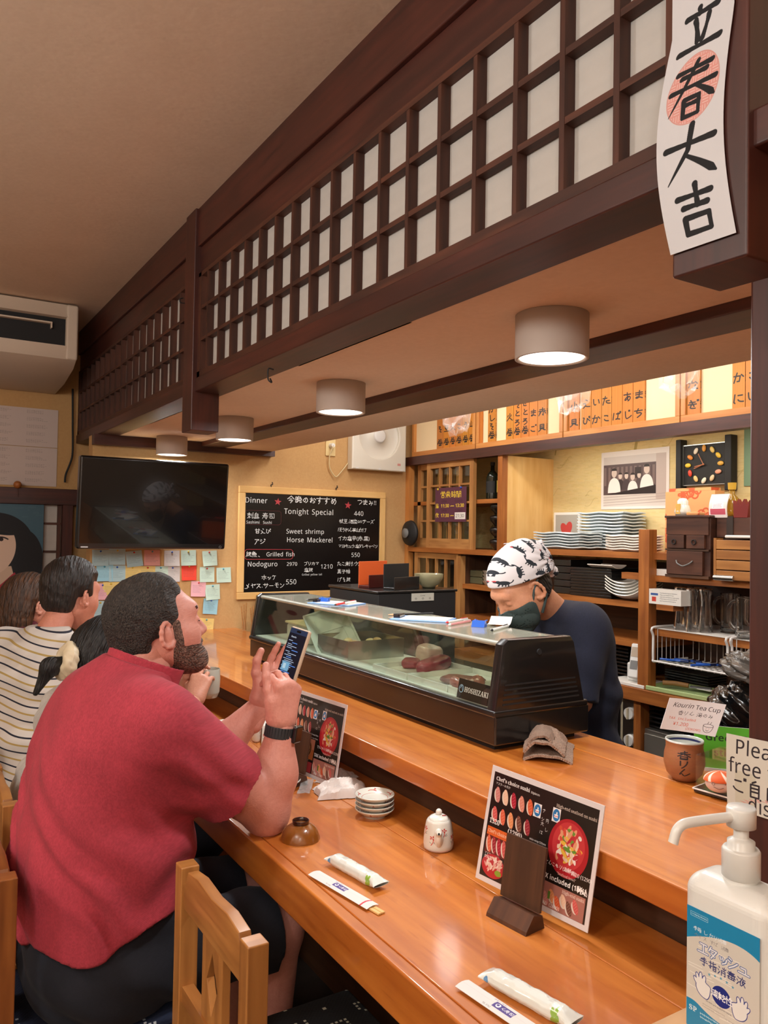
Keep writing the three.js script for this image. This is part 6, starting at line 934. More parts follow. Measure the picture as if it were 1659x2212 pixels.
{ // chest, trunk, crate and ornaments on the right-hand shelf
  const X = X_CAB - 0.03, ys = 1.3022, z0 = zx(1437, 1180, X), z1 = zx(1531, 1180, X), H = 0.262, W = z1 - z0;
  const t = thing('small_chest', 'dark wooden chest with two small drawers and one large drawer', 'chest', { at: [X, ys, z0] });
  part(t, 'carcass', box(0.012, 0.22, 0, H, 0, W, { g: 2, r: 0.003 }), M.tansu); part(t, 'top_board', box(-0.002, 0.222, H + 0.0003, H + 0.01, -0.004, W + 0.004, { r: 0.002 }), M.tansu); part(t, 'front_panel', box(0.002, 0.0118, 0.188, H, 0.004, W - 0.004), M.tansu); part(t, 'divider', box(0.0, 0.0118, 0.118, 0.126, 0, W), M.walnut); part(t, 'divider', box(0.0, 0.0118, 0.0, 0.012, 0, W), M.walnut);
  const ring = new THREE.TorusGeometry(0.010, 0.0024, 8, 20).rotateY(Math.PI / 2);
  for (const s of [0, 1]) { const d = part(t, 'drawer', box(-0.004, 0.0118, 0.128, 0.186, 0.01 + s * W * 0.46, W * 0.45 + s * W * 0.46, { r: 0.002 }), M.tansu); part(d, 'ring_pull', ring.clone().translate(-0.008, 0.156, W * (0.23 + 0.46 * s)), M.blackMatte); }
  const d = part(t, 'drawer', box(-0.004, 0.0118, 0.014, 0.116, 0.01, W - 0.028, { r: 0.002 }), M.tansu); part(d, 'handle', tube([[-0.005, 0.075, W * 0.28], [-0.014, 0.062, W * 0.34], [-0.016, 0.052, W * 0.47], [-0.014, 0.062, W * 0.6], [-0.005, 0.075, W * 0.66]], 0.0032, 30, 8), M.grey);
  const zt = z1 + 0.008, tr = thing('strapped_chest', 'dark wooden chest with leather straps beside the chest with drawers', 'chest', { at: [X + 0.04, ys, zt] });
  part(tr, 'carcass', box(0, 0.2, 0.178, 0.262, 0, 0.36, { r: 0.003 }), M.tansu); part(tr, 'lower_body', box(0.02, 0.2, 0, 0.1775, 0, 0.36), M.walnut); for (const z of [0.05, 0.19]) part(tr, 'strap', box(-0.004, 0.0, 0.186, 0.268, z, z + 0.03), std({ color: col(52, 40, 34), roughness: 0.7 }));
  const zc = zx(1538, 1200, X - 0.03), cr = thing('wooden_crate', 'slatted light wooden crate beside the chest', 'crate', { at: [X - 0.02, ys, zc] });
  for (let k = 0; k < 4; k++) part(cr, 'slat', box(0, 0.008, 0.004 + k * 0.042, 0.042 + k * 0.042, 0.012, 0.3, { r: 0.002 }), M.chair); part(cr, 'end_panel', box(0.0085, 0.05, 0, 0.176, 0, 0.011, { g: 1 }), M.chair); part(cr, 'end_panel', box(0.0085, 0.05, 0, 0.176, 0.301, 0.312, { g: 1 }), M.chair); part(cr, 'corner_post', box(0, 0.008, 0, 0.176, 0, 0.0115, { g: 1 }), M.chair); solo('folded_cloth', cbox(0, 0.006, 0, 0.05, 0.012, 0.2, { r: 0.005 }), M.white, 'folded white cloth on the wooden crate', 'cloth', { at: [X + 0.005, ys + 0.1765, zc + 0.15] });
  // on the chest
  const yt = ys + H + 0.0105, gz = (px) => zx(px, 1100, X + 0.08);
  const gt = canvasTex(256, 256, (g) => { g.fillStyle = '#d99a62'; g.fillRect(0, 0, 256, 256); g.strokeStyle = '#c4552e'; g.lineWidth = 8; for (const [x, y] of [[60, 70], [150, 50], [200, 140], [90, 180], [30, 200]]) for (let k = 0; k < 5; k++) { g.beginPath(); g.arc(x + 22 * Math.cos(k * 1.26), y + 22 * Math.sin(k * 1.26), 18, 0, 7); g.stroke(); } tiny(g, 90, 100, 120, 60, 5, '#a04a28', 3); });
  gt.wrapS = gt.wrapT = THREE.RepeatWrapping; const gm = std({ map: gt, roughness: 0.6 }), gift = thing('patterned_gift_box', 'orange flower-patterned gift box standing behind the chest', 'box', { at: [X + 0.235, Y_SH + 0.0005, zx(1427, 1100, X + 0.2)] });
  const gb = box(0, 0.07, 0, 0.29, 0, 0.27); { const uv = gb.attributes.uv; for (let i = 0; i < uv.count; i++) uv.setXY(i, uv.getX(i) * 4, uv.getY(i) * 4); } part(gift, 'box_body', gb, gm); part(gift, 'flap', box(0.0, 0.07, 0.2905, 0.305, 0.02, 0.25), gm);
  const cat = thing('ornament', 'white beckoning ornament on the dark chest', 'ornament', { at: [X + 0.07, yt, gz(1478)] }); part(cat, 'figure', lathe([[0, 0], [0.03, 0], [0.036, 0.02], [0.028, 0.045], [0.024, 0.05], [0.024, 0.066], [0.015, 0.078], [0, 0.08]], 24), M.porcelain); part(cat, 'tablet', cbox(-0.032, 0.03, 0, 0.006, 0.045, 0.022), std({ color: col(224, 180, 90), roughness: 0.6 })); part(cat, 'red_bow', new THREE.TorusGeometry(0.02, 0.004, 8, 20).rotateX(Math.PI / 2).translate(0, 0.05, 0), M.red);
  solo('paper_charm', cbox(0, 0.008, 0, 0.04, 0.016, 0.07, { r: 0.006 }), std({ map: gt, roughness: 0.8 }), 'heap of folded paper charm on the dark chest', 'charm', { at: [X + 0.05, yt, gz(1512)] });
  const ab = thing('amber_bottle', 'amber glass bottle with a card on the trunk', 'bottle', { at: [X + 0.1, ys + 0.2625, gz(1575)] }); part(ab, 'glass_body', lathe([[0, 0], [0.035, 0], [0.042, 0.03], [0.03, 0.08], [0.012, 0.1], [0.012, 0.12], [0, 0.12]], 28), phy({ color: col(206, 160, 60), roughness: 0.1, transmission: 0.6, thickness: 0.02 })); part(ab, 'stopper', cyl(0.016, 0.018, 0.1205, 0.15, 16), std({ color: col(214, 170, 60), roughness: 0.3 }));
  const sp = thing('snack_packet', 'white and pink packet leaning on the amber bottle', 'packet', { at: [X + 0.035, ys + 0.2625, gz(1566)] }); part(sp, 'pouch', sheet(6, 8, (u, v) => V(-0.012 * Math.sin(v * 3.1) + 0.015 * v, 0.1 * v, (u - 0.5) * 0.085), 0.004), std({ map: canvasTex(128, 160, (g) => { g.fillStyle = '#efe6e2'; g.fillRect(0, 0, 128, 160); g.fillStyle = '#c9586a'; g.fillRect(10, 100, 108, 40); g.fillStyle = '#fff'; g.fillRect(24, 60, 80, 40); tiny(g, 30, 64, 70, 30, 3, '#b05060', 3); }), roughness: 0.5 }));
  const rc = thing('red_crown_ornament', 'dark red zigzag paper ornament beside the packet', 'ornament', { at: [X + 0.06, ys + 0.2625, gz(1598)] }); part(rc, 'body', extrude([[0, 0], [0.06, 0], [0.07, 0.07], [0.055, 0.05], [0.045, 0.075], [0.03, 0.05], [0.018, 0.075], [0.008, 0.05], [-0.004, 0.07]], 0.02, 0.001).rotateY(-Math.PI / 2), std({ color: col(120, 34, 28), roughness: 0.5 }));
  // small stuff beside the crate
  solo('foil_roll', rod(V(0, 0.012, 0), V(0, 0.012, 0.09), 0.012, 14), M.steel, 'crinkled foil roll in front of the crate', 'foil', { at: [X - 0.01 - 0.03 + 0.02, ys, zx(1540, 1245, X - 0.03)] });
  solo('white_box', cbox(0, 0.015, 0, 0.1, 0.03, 0.14, { r: 0.002 }), M.white, 'flat white carton on the shelf beside the post', 'carton', { at: [X + 0.09, ys, zx(1415, 1230, X)] });
  // teabag carton and glasses
  const yg = 1.0662, kt = canvasTex(256, 96, (g) => { g.fillStyle = '#e4e0d8'; g.fillRect(0, 0, 256, 96); g.fillStyle = '#c8402f'; g.fillRect(24, 50, 34, 30); g.fillStyle = '#3a5a9a'; g.fillRect(14, 26, 60, 14); tiny(g, 90, 16, 150, 64, 5, '#555', 5); });
  const kz = zx(1402, 1290, X - 0.02); const kc = thing('tea_carton', 'white printed carton on a bracket beside the shelf post', 'carton', { at: [X - 0.02, yx(1402, 1303, X - 0.02), kz] }); part(kc, 'carton', new THREE.BoxGeometry(0.07, 0.066, 0.17).translate(0.035, 0.033, 0.085), [M.white, std({ map: kt, roughness: 0.6 }), M.white, M.white, M.white, M.white]); part(kc, 'bracket', box(0, 0.07, -0.025, -0.0005, 0.04, 0.13), M.shelf);
  const tum = lathe([[0.0, 0.19], [0.026, 0.19], [0.0275, 0.187], [0.0275, 0.172], [0.024, 0.16], [0.021, 0.13], [0.026, 0.06], [0.031, 0.0], [0.0295, 0.0], [0.0245, 0.06], [0.0195, 0.13], [0.02, 0.175], [0, 0.178]], 32);
  [[1470, 0.04], [1496, 0.03], [1524, 0.05], [1486, 0.13], [1512, 0.14]].forEach(([px, dx], i) => solo('beer_glass', tum, M.solidGlass, 'upturned tall beer glass ' + ['in the front row beside the printed carton', 'in the middle of the front row', 'in the front row beside the mugs', 'in the back row behind the carton side', 'in the back row beside the mugs'][i], 'glass', { at: [X_CAB + dx, yg + 0.0003, zx(px, 1340, X_CAB + dx)], group: 'upturned tall beer glasses' }));
  const mug = lathe([[0, 0], [0.04, 0], [0.043, 0.004], [0.041, 0.03], [0.041, 0.165], [0.043, 0.17], [0.039, 0.17], [0.037, 0.03], [0.036, 0.012], [0, 0.012]], 32);
  [[1572, 0.13], [1606, 0.01], [1640, 0.15]].forEach(([px, dx], i) => { const m = thing('beer_mug', ['clear beer mug with an angular handle next to the tall glasses', 'clear beer mug with an angular handle beside the pillar', 'clear beer mug with an angular handle half behind the pillar'][i], 'mug', { at: [X_CAB + dx + 0.02, yg + 0.0003, zx(px, 1350, X_CAB + dx)], group: 'clear beer mugs' }); part(m, 'mug_body', mug, M.solidGlass); part(m, 'handle', tube([[0.0, 0.145, -0.04], [0, 0.15, -0.055], [0, 0.125, -0.08], [0, 0.06, -0.08], [0, 0.035, -0.055], [0, 0.04, -0.04]], 0.007, 36, 10), M.solidGlass); });
}
{ // wire baskets under the glass shelf, tray, phone, appliance
  const X = X_CAB - 0.035, wire = phy({ color: col(232, 230, 226), roughness: 0.35 });
  const basket = (z0, z1, label) => { const t = thing('wire_basket', label, 'basket', {}); const y0 = 0.915, y1 = 1.028, xb = X + 0.24; for (const z of [z0, z1]) { part(t, 'hanger', tube([[xb, y1 + 0.042, z], [X, y1 + 0.042, z], [X, y1 + 0.0, z], [X, y0 + 0.01, z], [X + 0.012, y0, z], [xb, y0, z]], 0.0055, 50, 8), wire); } part(t, 'front_rail', rod(V(X + 0.002, y0 + 0.004, z0), V(X + 0.002, y0 + 0.004, z1), 0.0045), wire); const n = 12, up = new THREE.CylinderGeometry(0.0018, 0.0018, y1 - y0, 6); for (let k = 1; k < n; k++) { const z = z0 + (z1 - z0) * k / n, m = part(t, 'wire', up, wire); m.position.set(xb, (y0 + y1) / 2, z); const f = part(t, 'wire', rod(V(X, y0, z), V(xb, y0, z), 0.0018, 6), wire); } for (let k = 1; k < 7; k++) part(t, 'wire', rod(V(X + 0.24 * k / 7, y0, z0), V(X + 0.24 * k / 7, y0, z1), 0.0018, 6), wire); for (let k = 1; k < 8; k++) for (const z of [z0, z1]) part(t, 'wire', rod(V(X + 0.24 * k / 8, y0, z), V(X + 0.24 * k / 8, y1 + 0.035, z), 0.0018, 6), wire); part(t, 'rear_rail', rod(V(xb, y1, z0), V(xb, y1, z1), 0.003), wire); };
  const za = zx(1411, 1400, X), zb = zx(1572, 1400, X); basket(za, zb, 'white wire basket with blue pens under the glass shelf'); basket(zb + 0.02, zb + 0.4, 'white wire basket beside the pillar under the glass shelf');
  [[1455, 0.05, 0.4], [1470, 0.07, 0.9], [1485, 0.1, 0.2], [1535, 0.1, 0.7], [1520, 0.06, 1.2]].forEach(([px, dx, a], i) => { const z = zx(px, 1425, X + dx), t = thing('blue_pen', 'blue pen lying in the white wire basket', 'pen', { at: [X + dx, 0.9228 + 0.006, z], turn: a, group: 'blue pens in the wire basket' }); part(t, 'barrel', rod(V(0, 0, -0.06), V(0, 0, 0.06), 0.005), M.blue); part(t, 'pen_cap', rod(V(0, 0, 0.03), V(0, 0, 0.065), 0.0062), phy({ color: col(20, 40, 90), roughness: 0.3 })); });
  const yb = Y_BASE + 0.0005, gx = X_CAB - 0.03, gz = zx(1400, 1480, gx);
  const gt = thing('green_tray', 'pale green tray of utensils on the kitchen worktop', 'tray', { at: [gx + 0.1, yb, gz + 0.14], turn: 0.1 }); const gm = phy({ color: col(168, 190, 130), roughness: 0.4 });
  part(gt, 'tray_body', merge([cbox(0, 0.004, 0, 0.2, 0.008, 0.29, { r: 0.003 }), cbox(-0.1, 0.011, 0, 0.012, 0.02, 0.3, { r: 0.004 }), cbox(0.1, 0.011, 0, 0.012, 0.02, 0.3, { r: 0.004 }), cbox(0, 0.011, 0.147, 0.2, 0.02, 0.012), cbox(0, 0.011, -0.147, 0.2, 0.02, 0.012)]), gm);
  const ut = thing('wooden_scoop', 'wooden handled scoop lying in the green tray', 'scoop', { at: [gx + 0.08, yb + 0.02, gz + 0.08], turn: 0.5 }); part(ut, 'handle', tube([[0, 0.012, -0.05], [0, 0.014, 0], [0, 0.01, 0.06]], 0.011, 20, 10), std({ color: col(146, 104, 56), roughness: 0.6 })); part(ut, 'blade', cbox(0, 0.006, 0.11, 0.05, 0.004, 0.09, { r: 0.002 }), M.grey);
  solo('paper_label', cbox(0, 0.003, 0, 0.03, 0.002, 0.09), M.white, 'white label strip lying in the green tray', 'label', { at: [gx + 0.12, yb + 0.022, gz + 0.2] });
  // cordless phone
  const pz = zx(1363, 1455, gx), p = thing('cordless_phone', 'white cordless phone standing in its charger', 'phone', { at: [gx + 0.06, yb, pz], turn: 0.25 });
  const pad = solo('white_pad', cbox(0, 0.008, 0, 0.18, 0.016, 0.22, { r: 0.003 }), M.white, 'white flat pad under the cordless phone', 'pad', { at: [gx + 0.07, yb, pz - 0.02] }); p.position.y = yb + 0.0165;
  part(p, 'charger', box(-0.03, 0.06, 0, 0.085, -0.05, 0.05, { r: 0.008, seg: 2 }), M.whitePlastic); const hs = part(p, 'handset', cbox(0, 0, 0, 0.022, 0.16, 0.05, { r: 0.008, seg: 2 }), M.whitePlastic); hs.position.set(-0.045, 0.098, 0); hs.rotation.z = -0.25; part(hs, 'display', cbox(-0.0115, 0.04, 0, 0.002, 0.045, 0.038), std({ color: col(176, 160, 140), roughness: 0.4 })); part(hs, 'keypad', cbox(-0.0115, -0.02, 0, 0.002, 0.04, 0.036), M.grey);
  // stack of dark trays behind the phone
  for (let k = 0; k < 9; k++) solo('dark_dish', cbox(0, 0.006, 0, 0.2, 0.009, 0.2, { r: 0.003 }), M.blackLacquer, `black glossy dish in the stack behind the cordless phone, ${nth(k, 9)}`, 'dish', { at: [X_CAB + 0.17, yb + k * 0.0175, zx(1322, 1430, X_CAB + 0.05) - 0.02], group: 'black dishes behind the phone' });
  for (let k = 0; k < 5; k++) solo('slate_plate', cbox(0, 0.005, 0, 0.14, 0.008, 0.24, { r: 0.003 }), std({ color: col(60, 60, 54), roughness: 0.4 }), `grey slate plate stacked under the wire basket, ${nth(k, 5)}`, 'plate', { at: [X_CAB + 0.29, yb + k * 0.0125, zx(1445, 1460, X_CAB + 0.1)], group: 'slate plates under the basket' });
  // appliance with dials under the worktop
  const ax = X_CAB - 0.02, az0 = zx(1332, 1550, ax), az1 = zx(1378, 1550, ax), a = thing('grill_oven', 'cream grill oven with two round dials under the worktop', 'oven', { at: [ax, 0, az1] });
  const cream = phy({ color: col(196, 184, 156), roughness: 0.35 }); part(a, 'body', box(0, 0.35, 0.36, Y_BASE - 0.065, -0.42, 0, { r: 0.008 }), cream); part(a, 'control_strip', box(-0.004, 0, 0.37, Y_BASE - 0.07, -0.085, -0.004), M.steel); part(a, 'door', box(-0.006, 0, 0.39, Y_BASE - 0.09, -0.41, -0.1, { r: 0.004 }), M.black);
  for (const y of [0.655, 0.53]) { const k = part(a, 'dial', cyl(0.028, 0.026, 0, 0.014, 28).rotateZ(Math.PI / 2).translate(-0.004, y, -0.042), M.whitePlastic); part(k, 'pointer', cbox(-0.022, y, -0.042, 0.01, 0.05, 0.008), cream); }
  part(a, 'stand', box(0, 0.35, 0, 0.3595, -0.42, 0), M.walnut);
  // black tray stack and steel fridge under the worktop
  const bz0 = zx(1384, 1560, ax), bz1 = zx(1462, 1560, ax); for (let k = 0; k < 5; k++) solo('serving_tray', cbox(0, 0.006, 0, 0.3, 0.01, bz1 - bz0, { r: 0.004 }), M.blackLacquer, `black serving tray stacked under the worktop, ${nth(k, 5)}`, 'tray', { at: [ax + 0.2, 0.6005 + k * 0.021, (bz0 + bz1) / 2], group: 'black serving trays under the worktop' });
  const fr = thing('steel_fridge', 'low steel fridge under the black serving trays', 'fridge', { at: [ax + 0.02, 0, bz0] }); part(fr, 'body', box(0, 0.33, 0.02, 0.598, 0, 0.5, { r: 0.005 }), std({ color: col(150, 146, 138), roughness: 0.35, metalness: 0.7 })); part(fr, 'door', box(-0.012, 0, 0.04, 0.58, 0.012, 0.488, { r: 0.004 }), std({ color: col(160, 156, 146), roughness: 0.35, metalness: 0.7 })); part(fr, 'foot_plinth', box(0.02, 0.3, 0, 0.0198, 0.02, 0.48), M.blackMatte);
  // black bag and things by the pillar
  const bgX = 2.3, bp = onX(1560, 1545, bgX);
  const blob = (lx, ly, lz, seed, amp) => { const g = new THREE.SphereGeometry(1, 48, 32), q = g.attributes.position; for (let i = 0; i < q.count; i++) { const x = q.getX(i), y = q.getY(i), z = q.getZ(i), n = 1 - amp * 0.5 + amp * fbm(x * 4 + 9, y * 4 + z * 4 + 5, seed, 4); q.setXYZ(i, x * lx * n, y * ly * n, z * lz * n); } g.computeVertexNormals(); return g; };
  const st = thing('side_trolley', 'black side trolley at the end of the kitchen aisle', 'trolley', { at: [bgX + 0.05, 0, bp.z + 0.05] }); part(st, 'body', box(-0.02, 0.32, 0.02, 0.80, -0.14, 0.34, { r: 0.006 }), M.blackMatte); part(st, 'top_board', box(-0.03, 0.33, 0.8003, 0.822, -0.15, 0.35, { r: 0.004 }), M.black); part(st, 'foot_plinth', box(0, 0.3, 0, 0.0198, -0.12, 0.32), M.blackMatte);
  const bag = solo('black_plastic_bag', blob(0.10, 0.085, 0.11, 3, 0.5), phy({ color: col(16, 16, 17), roughness: 0.18, clearcoat: 0.6 }), 'crumpled shiny black plastic bag behind the price card', 'bag', { at: [bgX + 0.11, 0.822 + 0.088, bp.z + 0.0] });
  const wrap = solo('clear_bag', blob(0.08, 0.05, 0.11, 7, 0.8), phy({ color: col(130, 122, 114), roughness: 0.2, transmission: 0.6, thickness: 0 }), 'crumpled clear plastic bag on top of the black bag', 'bag', { at: [bgX + 0.11, 0.822 + 0.232, bp.z + 0.05] });
  const rb = thing('red_pouch', 'red and black pouch behind the black bag', 'pouch', { at: [bgX + 0.30, 0.8225, bp.z + 0.17] }); part(rb, 'body', box(-0.05, 0.05, 0, 0.24, -0.08, 0.08, { r: 0.03, seg: 2 }), M.blackMatte); part(rb, 'red_flap', box(-0.054, 0.054, 0.241, 0.262, -0.07, 0.03, { r: 0.008 }), M.red);
}
// ---------- chairs ----------
{
  const cushTex = (bg, fg) => canvasTex(512, 512, (g, w, h) => { g.fillStyle = bg; g.fillRect(0, 0, w, h); g.fillStyle = fg; const r = rng(12); for (let y = 0; y < 5; y++) for (let x = 0; x < 5; x++) { const cx = x * 102 + (y % 2) * 51 + 30, cy = y * 102 + 34; if ((x + y) % 2) { g.fillRect(cx, cy, 11, 11); continue; } for (let a = 0; a < 4; a++) for (let b = 0; b < 4; b++) if (!((a === 1 || a === 2) && (b === 1 || b === 2)) && r() > 0.12) g.fillRect(cx - 26 + a * 14, cy - 26 + b * 14, 8, 8); } });
  const black = std({ map: cushTex('#131416', '#b9b8a4'), roughness: 0.9, bumpMap: bumpWeave, bumpScale: 0.001 }), navy = std({ map: cushTex('#16213a', '#b9c0c4'), roughness: 0.9, bumpMap: bumpWeave, bumpScale: 0.001 });
  const mkChair = (label, x, z, wood, cm) => { // x is the back plane, front faces +x
    const t = thing('dining_chair', label, 'chair', { at: [x, 0, z] });
    const Z = 0.174, p = 0.019, o = { g: 1, r: 0.003 };
    for (const s of [-1, 1]) { part(t, 'rear_leg', box(-p, p, 0, 0.80, s * Z - p, s * Z + p, o), wood); part(t, 'leg', box(0.37 - p, 0.37 + p, 0, 0.40, s * Z - p, s * Z + p, o), wood); part(t, 'side_rail', box(p, 0.37 - p, 0.355, 0.4, s * Z - 0.011, s * Z + 0.011, { g: 0 }), wood); part(t, 'stretcher', box(p, 0.37 - p, 0.14, 0.165, s * Z - 0.009, s * Z + 0.009, { g: 0 }), wood); }
    const w = Z - p; // top rail with an arched edge and a notch beside each post
    const rail = extrude([[-w, 0.722], [w, 0.722], [w, 0.765], [w - 0.012, 0.772], [w - 0.022, 0.795], [w * 0.5, 0.803], [0, 0.797], [-w * 0.5, 0.803], [-w + 0.022, 0.795], [-w + 0.012, 0.772], [-w, 0.765]], 0.018, 0.003).rotateY(Math.PI / 2).translate(-0.01, 0, 0);
    part(t, 'top_rail', uvm(toCreasedNormals(rail, 0.5), 2), wood); part(t, 'lower_rail', box(-0.012, 0.012, 0.535, 0.565, -w, w), wood);
    part(t, 'seat_rail', box(-0.012, 0.012, 0.355, 0.4, -w, w), wood); part(t, 'seat_rail', box(0.358, 0.382, 0.355, 0.4, -w, w), wood);
    const spl = (y0, y1, hole) => toCreasedNormals(extrude([[-0.052, y0], [0.052, y0], [0.052, y1], [-0.052, y1]], 0.012, 0.002, hole).rotateY(Math.PI / 2).translate(-0.006, 0, 0), 0.5);
    part(t, 'splat', uvm(spl(0.565, 0.722, [[[0, 0.584], [0.03, 0.642], [0, 0.702], [-0.03, 0.642]]]), 1), wood); part(t, 'splat', uvm(spl(0.4, 0.535, []), 1), wood);
    part(t, 'seat_board', box(0.0, 0.392, 0.4002, 0.412, -Z - 0.019, Z + 0.019, { r: 0.003 }), wood);
    const cu = box(0.022, 0.386, 0.4125, 0.437, -Z - 0.008, Z + 0.008, { r: 0.01, seg: 2 }); { const uv = cu.attributes.uv; for (let i = 0; i < uv.count; i++) uv.setXY(i, uv.getX(i) * 2.6, uv.getY(i) * 2.6); } cm.map.wrapS = cm.map.wrapT = THREE.RepeatWrapping; part(t, 'cushion', cu, cm, 'dark cushion woven with small white squares'); return t;
  };
  mkChair('empty light wooden chair with a diamond cut-out pushed under the counter', 0.527, -1.404, M.chair, black);
  mkChair('brown wooden chair with a navy cushion under the man in red', 0.205, -1.868, M.chairDark, navy);
  mkChair('wooden chair under the woman drinking from a cup', 0.262, -2.305, M.chair, navy);
  mkChair('wooden chair under the man in the striped shirt', 0.25, -3.0, M.chair, navy);
  mkChair('wooden chair under the brown-haired woman', 0.3, -3.68, M.chair, navy);
}
// ---------- people: bodies from smooth distance fields ----------
const smin = (a, b, k) => { const h = Math.max(k - Math.abs(a - b), 0) / k; return Math.min(a, b) - h * h * k * 0.25; };
const smax = (a, b, k) => -smin(-a, -b, k);
function cone(a, b, ra, rb) { // tapered capsule
  const dx = b[0] - a[0], dy = b[1] - a[1], dz = b[2] - a[2], L = dx * dx + dy * dy + dz * dz || 1e-9;
  return (x, y, z) => { const px = x - a[0], py = y - a[1], pz = z - a[2], t = clamp((px * dx + py * dy + pz * dz) / L, 0, 1); return Math.hypot(px - dx * t, py - dy * t, pz - dz * t) - (ra + (rb - ra) * t); };
}
function ell(c, r) { return (x, y, z) => { const px = (x - c[0]) / r[0], py = (y - c[1]) / r[1], pz = (z - c[2]) / r[2], k0 = Math.hypot(px, py, pz), k1 = Math.hypot(px / r[0], py / r[1], pz / r[2]); return k1 < 1e-9 ? -Math.min(...r) : k0 * (k0 - 1) / k1; }; }
const blend = (list, k) => (x, y, z) => { let d = 1e9; for (const f of list) d = smin(d, f(x, y, z), k); return d; };
function sdfMesh(f, lo, hi, cell, uvf) { // surface nets
  const n = [0, 1, 2].map((i) => Math.max(2, Math.ceil((hi[i] - lo[i]) / cell) + 1)), [nx, ny, nz] = n, val = new Float32Array(nx * ny * nz), id = (i, j, k) => (k * ny + j) * nx + i;
  const Bk = 5, far = cell * Bk * 1.75 + 0.012; // blocks far from the surface keep one value
  for (let K = 0; K < nz; K += Bk) for (let J = 0; J < ny; J += Bk) for (let I = 0; I < nx; I += Bk) { const h = (Bk - 1) / 2, c = f(lo[0] + (I + h) * cell, lo[1] + (J + h) * cell, lo[2] + (K + h) * cell), skip = Math.abs(c) > far; for (let k = K; k < Math.min(K + Bk, nz); k++) for (let j = J; j < Math.min(J + Bk, ny); j++) for (let i = I; i < Math.min(I + Bk, nx); i++) val[id(i, j, k)] = skip ? c : f(lo[0] + i * cell, lo[1] + j * cell, lo[2] + k * cell); }
  const vid = new Int32Array(nx * ny * nz).fill(-1), pos = [], idx = [];
  const E = [[0, 1], [2, 3], [4, 5], [6, 7], [0, 2], [1, 3], [4, 6], [5, 7], [0, 4], [1, 5], [2, 6], [3, 7]];
  for (let k = 0; k < nz - 1; k++) for (let j = 0; j < ny - 1; j++) for (let i = 0; i < nx - 1; i++) {
    const c = [0, 1, 2, 3, 4, 5, 6, 7].map((q) => val[id(i + (q & 1), j + ((q >> 1) & 1), k + (q >> 2))]); let m = 0; for (let q = 0; q < 8; q++) if (c[q] < 0) m |= 1 << q; if (m === 0 || m === 255) continue;
    let sx = 0, sy = 0, sz = 0, cnt = 0; for (const [a, b] of E) if ((c[a] < 0) !== (c[b] < 0)) { const t = c[a] / (c[a] - c[b]); sx += (a & 1) + ((b & 1) - (a & 1)) * t; sy += ((a >> 1) & 1) + (((b >> 1) & 1) - ((a >> 1) & 1)) * t; sz += (a >> 2) + ((b >> 2) - (a >> 2)) * t; cnt++; }
    vid[id(i, j, k)] = pos.length / 3; pos.push(lo[0] + (i + sx / cnt) * cell, lo[1] + (j + sy / cnt) * cell, lo[2] + (k + sz / cnt) * cell);
  }
  const quad = (a, b, c, d, flip) => { if (a < 0 || b < 0 || c < 0 || d < 0) return; flip ? idx.push(a, c, b, a, d, c) : idx.push(a, b, c, a, c, d); };
  for (let k = 1; k < nz - 1; k++) for (let j = 1; j < ny - 1; j++) for (let i = 1; i < nx - 1; i++) {
    const v = val[id(i, j, k)] < 0;
    if (v !== val[id(i + 1, j, k)] < 0) quad(vid[id(i, j - 1, k - 1)], vid[id(i, j, k - 1)], vid[id(i, j, k)], vid[id(i, j - 1, k)], !v);
    if (v !== val[id(i, j + 1, k)] < 0) quad(vid[id(i - 1, j, k - 1)], vid[id(i - 1, j, k)], vid[id(i, j, k)], vid[id(i, j, k - 1)], !v);
    if (v !== val[id(i, j, k + 1)] < 0) quad(vid[id(i - 1, j - 1, k)], vid[id(i, j - 1, k)], vid[id(i, j, k)], vid[id(i - 1, j, k)], !v);
  }
  const N = pos.length / 3, nor = new Float32Array(N * 3), uv = new Float32Array(N * 2), e = cell * 0.5;
  for (let i = 0; i < N; i++) { const x = pos[i * 3], y = pos[i * 3 + 1], z = pos[i * 3 + 2]; let gx = f(x + e, y, z) - f(x - e, y, z), gy = f(x, y + e, z) - f(x, y - e, z), gz = f(x, y, z + e) - f(x, y, z - e); const l = Math.hypot(gx, gy, gz) || 1; nor[i * 3] = gx / l; nor[i * 3 + 1] = gy / l; nor[i * 3 + 2] = gz / l; const q = uvf ? uvf(x, y, z) : [x + z, y]; uv[i * 2] = q[0]; uv[i * 2 + 1] = q[1]; }
  const g = new THREE.BufferGeometry(); g.setAttribute('position', new THREE.Float32BufferAttribute(pos, 3)); g.setAttribute('normal', new THREE.BufferAttribute(nor, 3)); g.setAttribute('uv', new THREE.BufferAttribute(uv, 2)); g.setIndex(idx); return g;
}
const skinNoise = dataTex(256, 256, (u, v) => mixc([255, 255, 255], [228, 208, 206], clamp(0.6 * fbm(u * 8, v * 8, 3) + 0.4 * fbm(u * 60, v * 60, 5, 2), 0, 1))); skinNoise.repeat.set(3, 3);
const strand = dataTex(256, 256, (u, v) => { const k = 255 * fbm(u * 60, v * 9, 7, 3); return [k, k, k]; }, false), strandCol = dataTex(256, 256, (u, v) => mixc([255, 255, 255], [60, 60, 60], fbm(u * 60, v * 9, 7, 3))); strand.repeat.set(4, 4); strandCol.repeat.set(4, 4);
const weaveCol = dataTex(256, 256, (u, v) => mixc([255, 255, 255], [196, 196, 196], clamp(0.5 * fbm(u * 6, v * 6, 9) + 0.5 * vnoise(u * 120, v * 120, 9), 0, 1))); weaveCol.repeat.set(3, 3);
const cropCol = dataTex(256, 256, (u, v) => mixc([255, 255, 255], [70, 70, 70], fbm(u * 110, v * 70, 7, 2))); cropCol.repeat.set(5, 5);
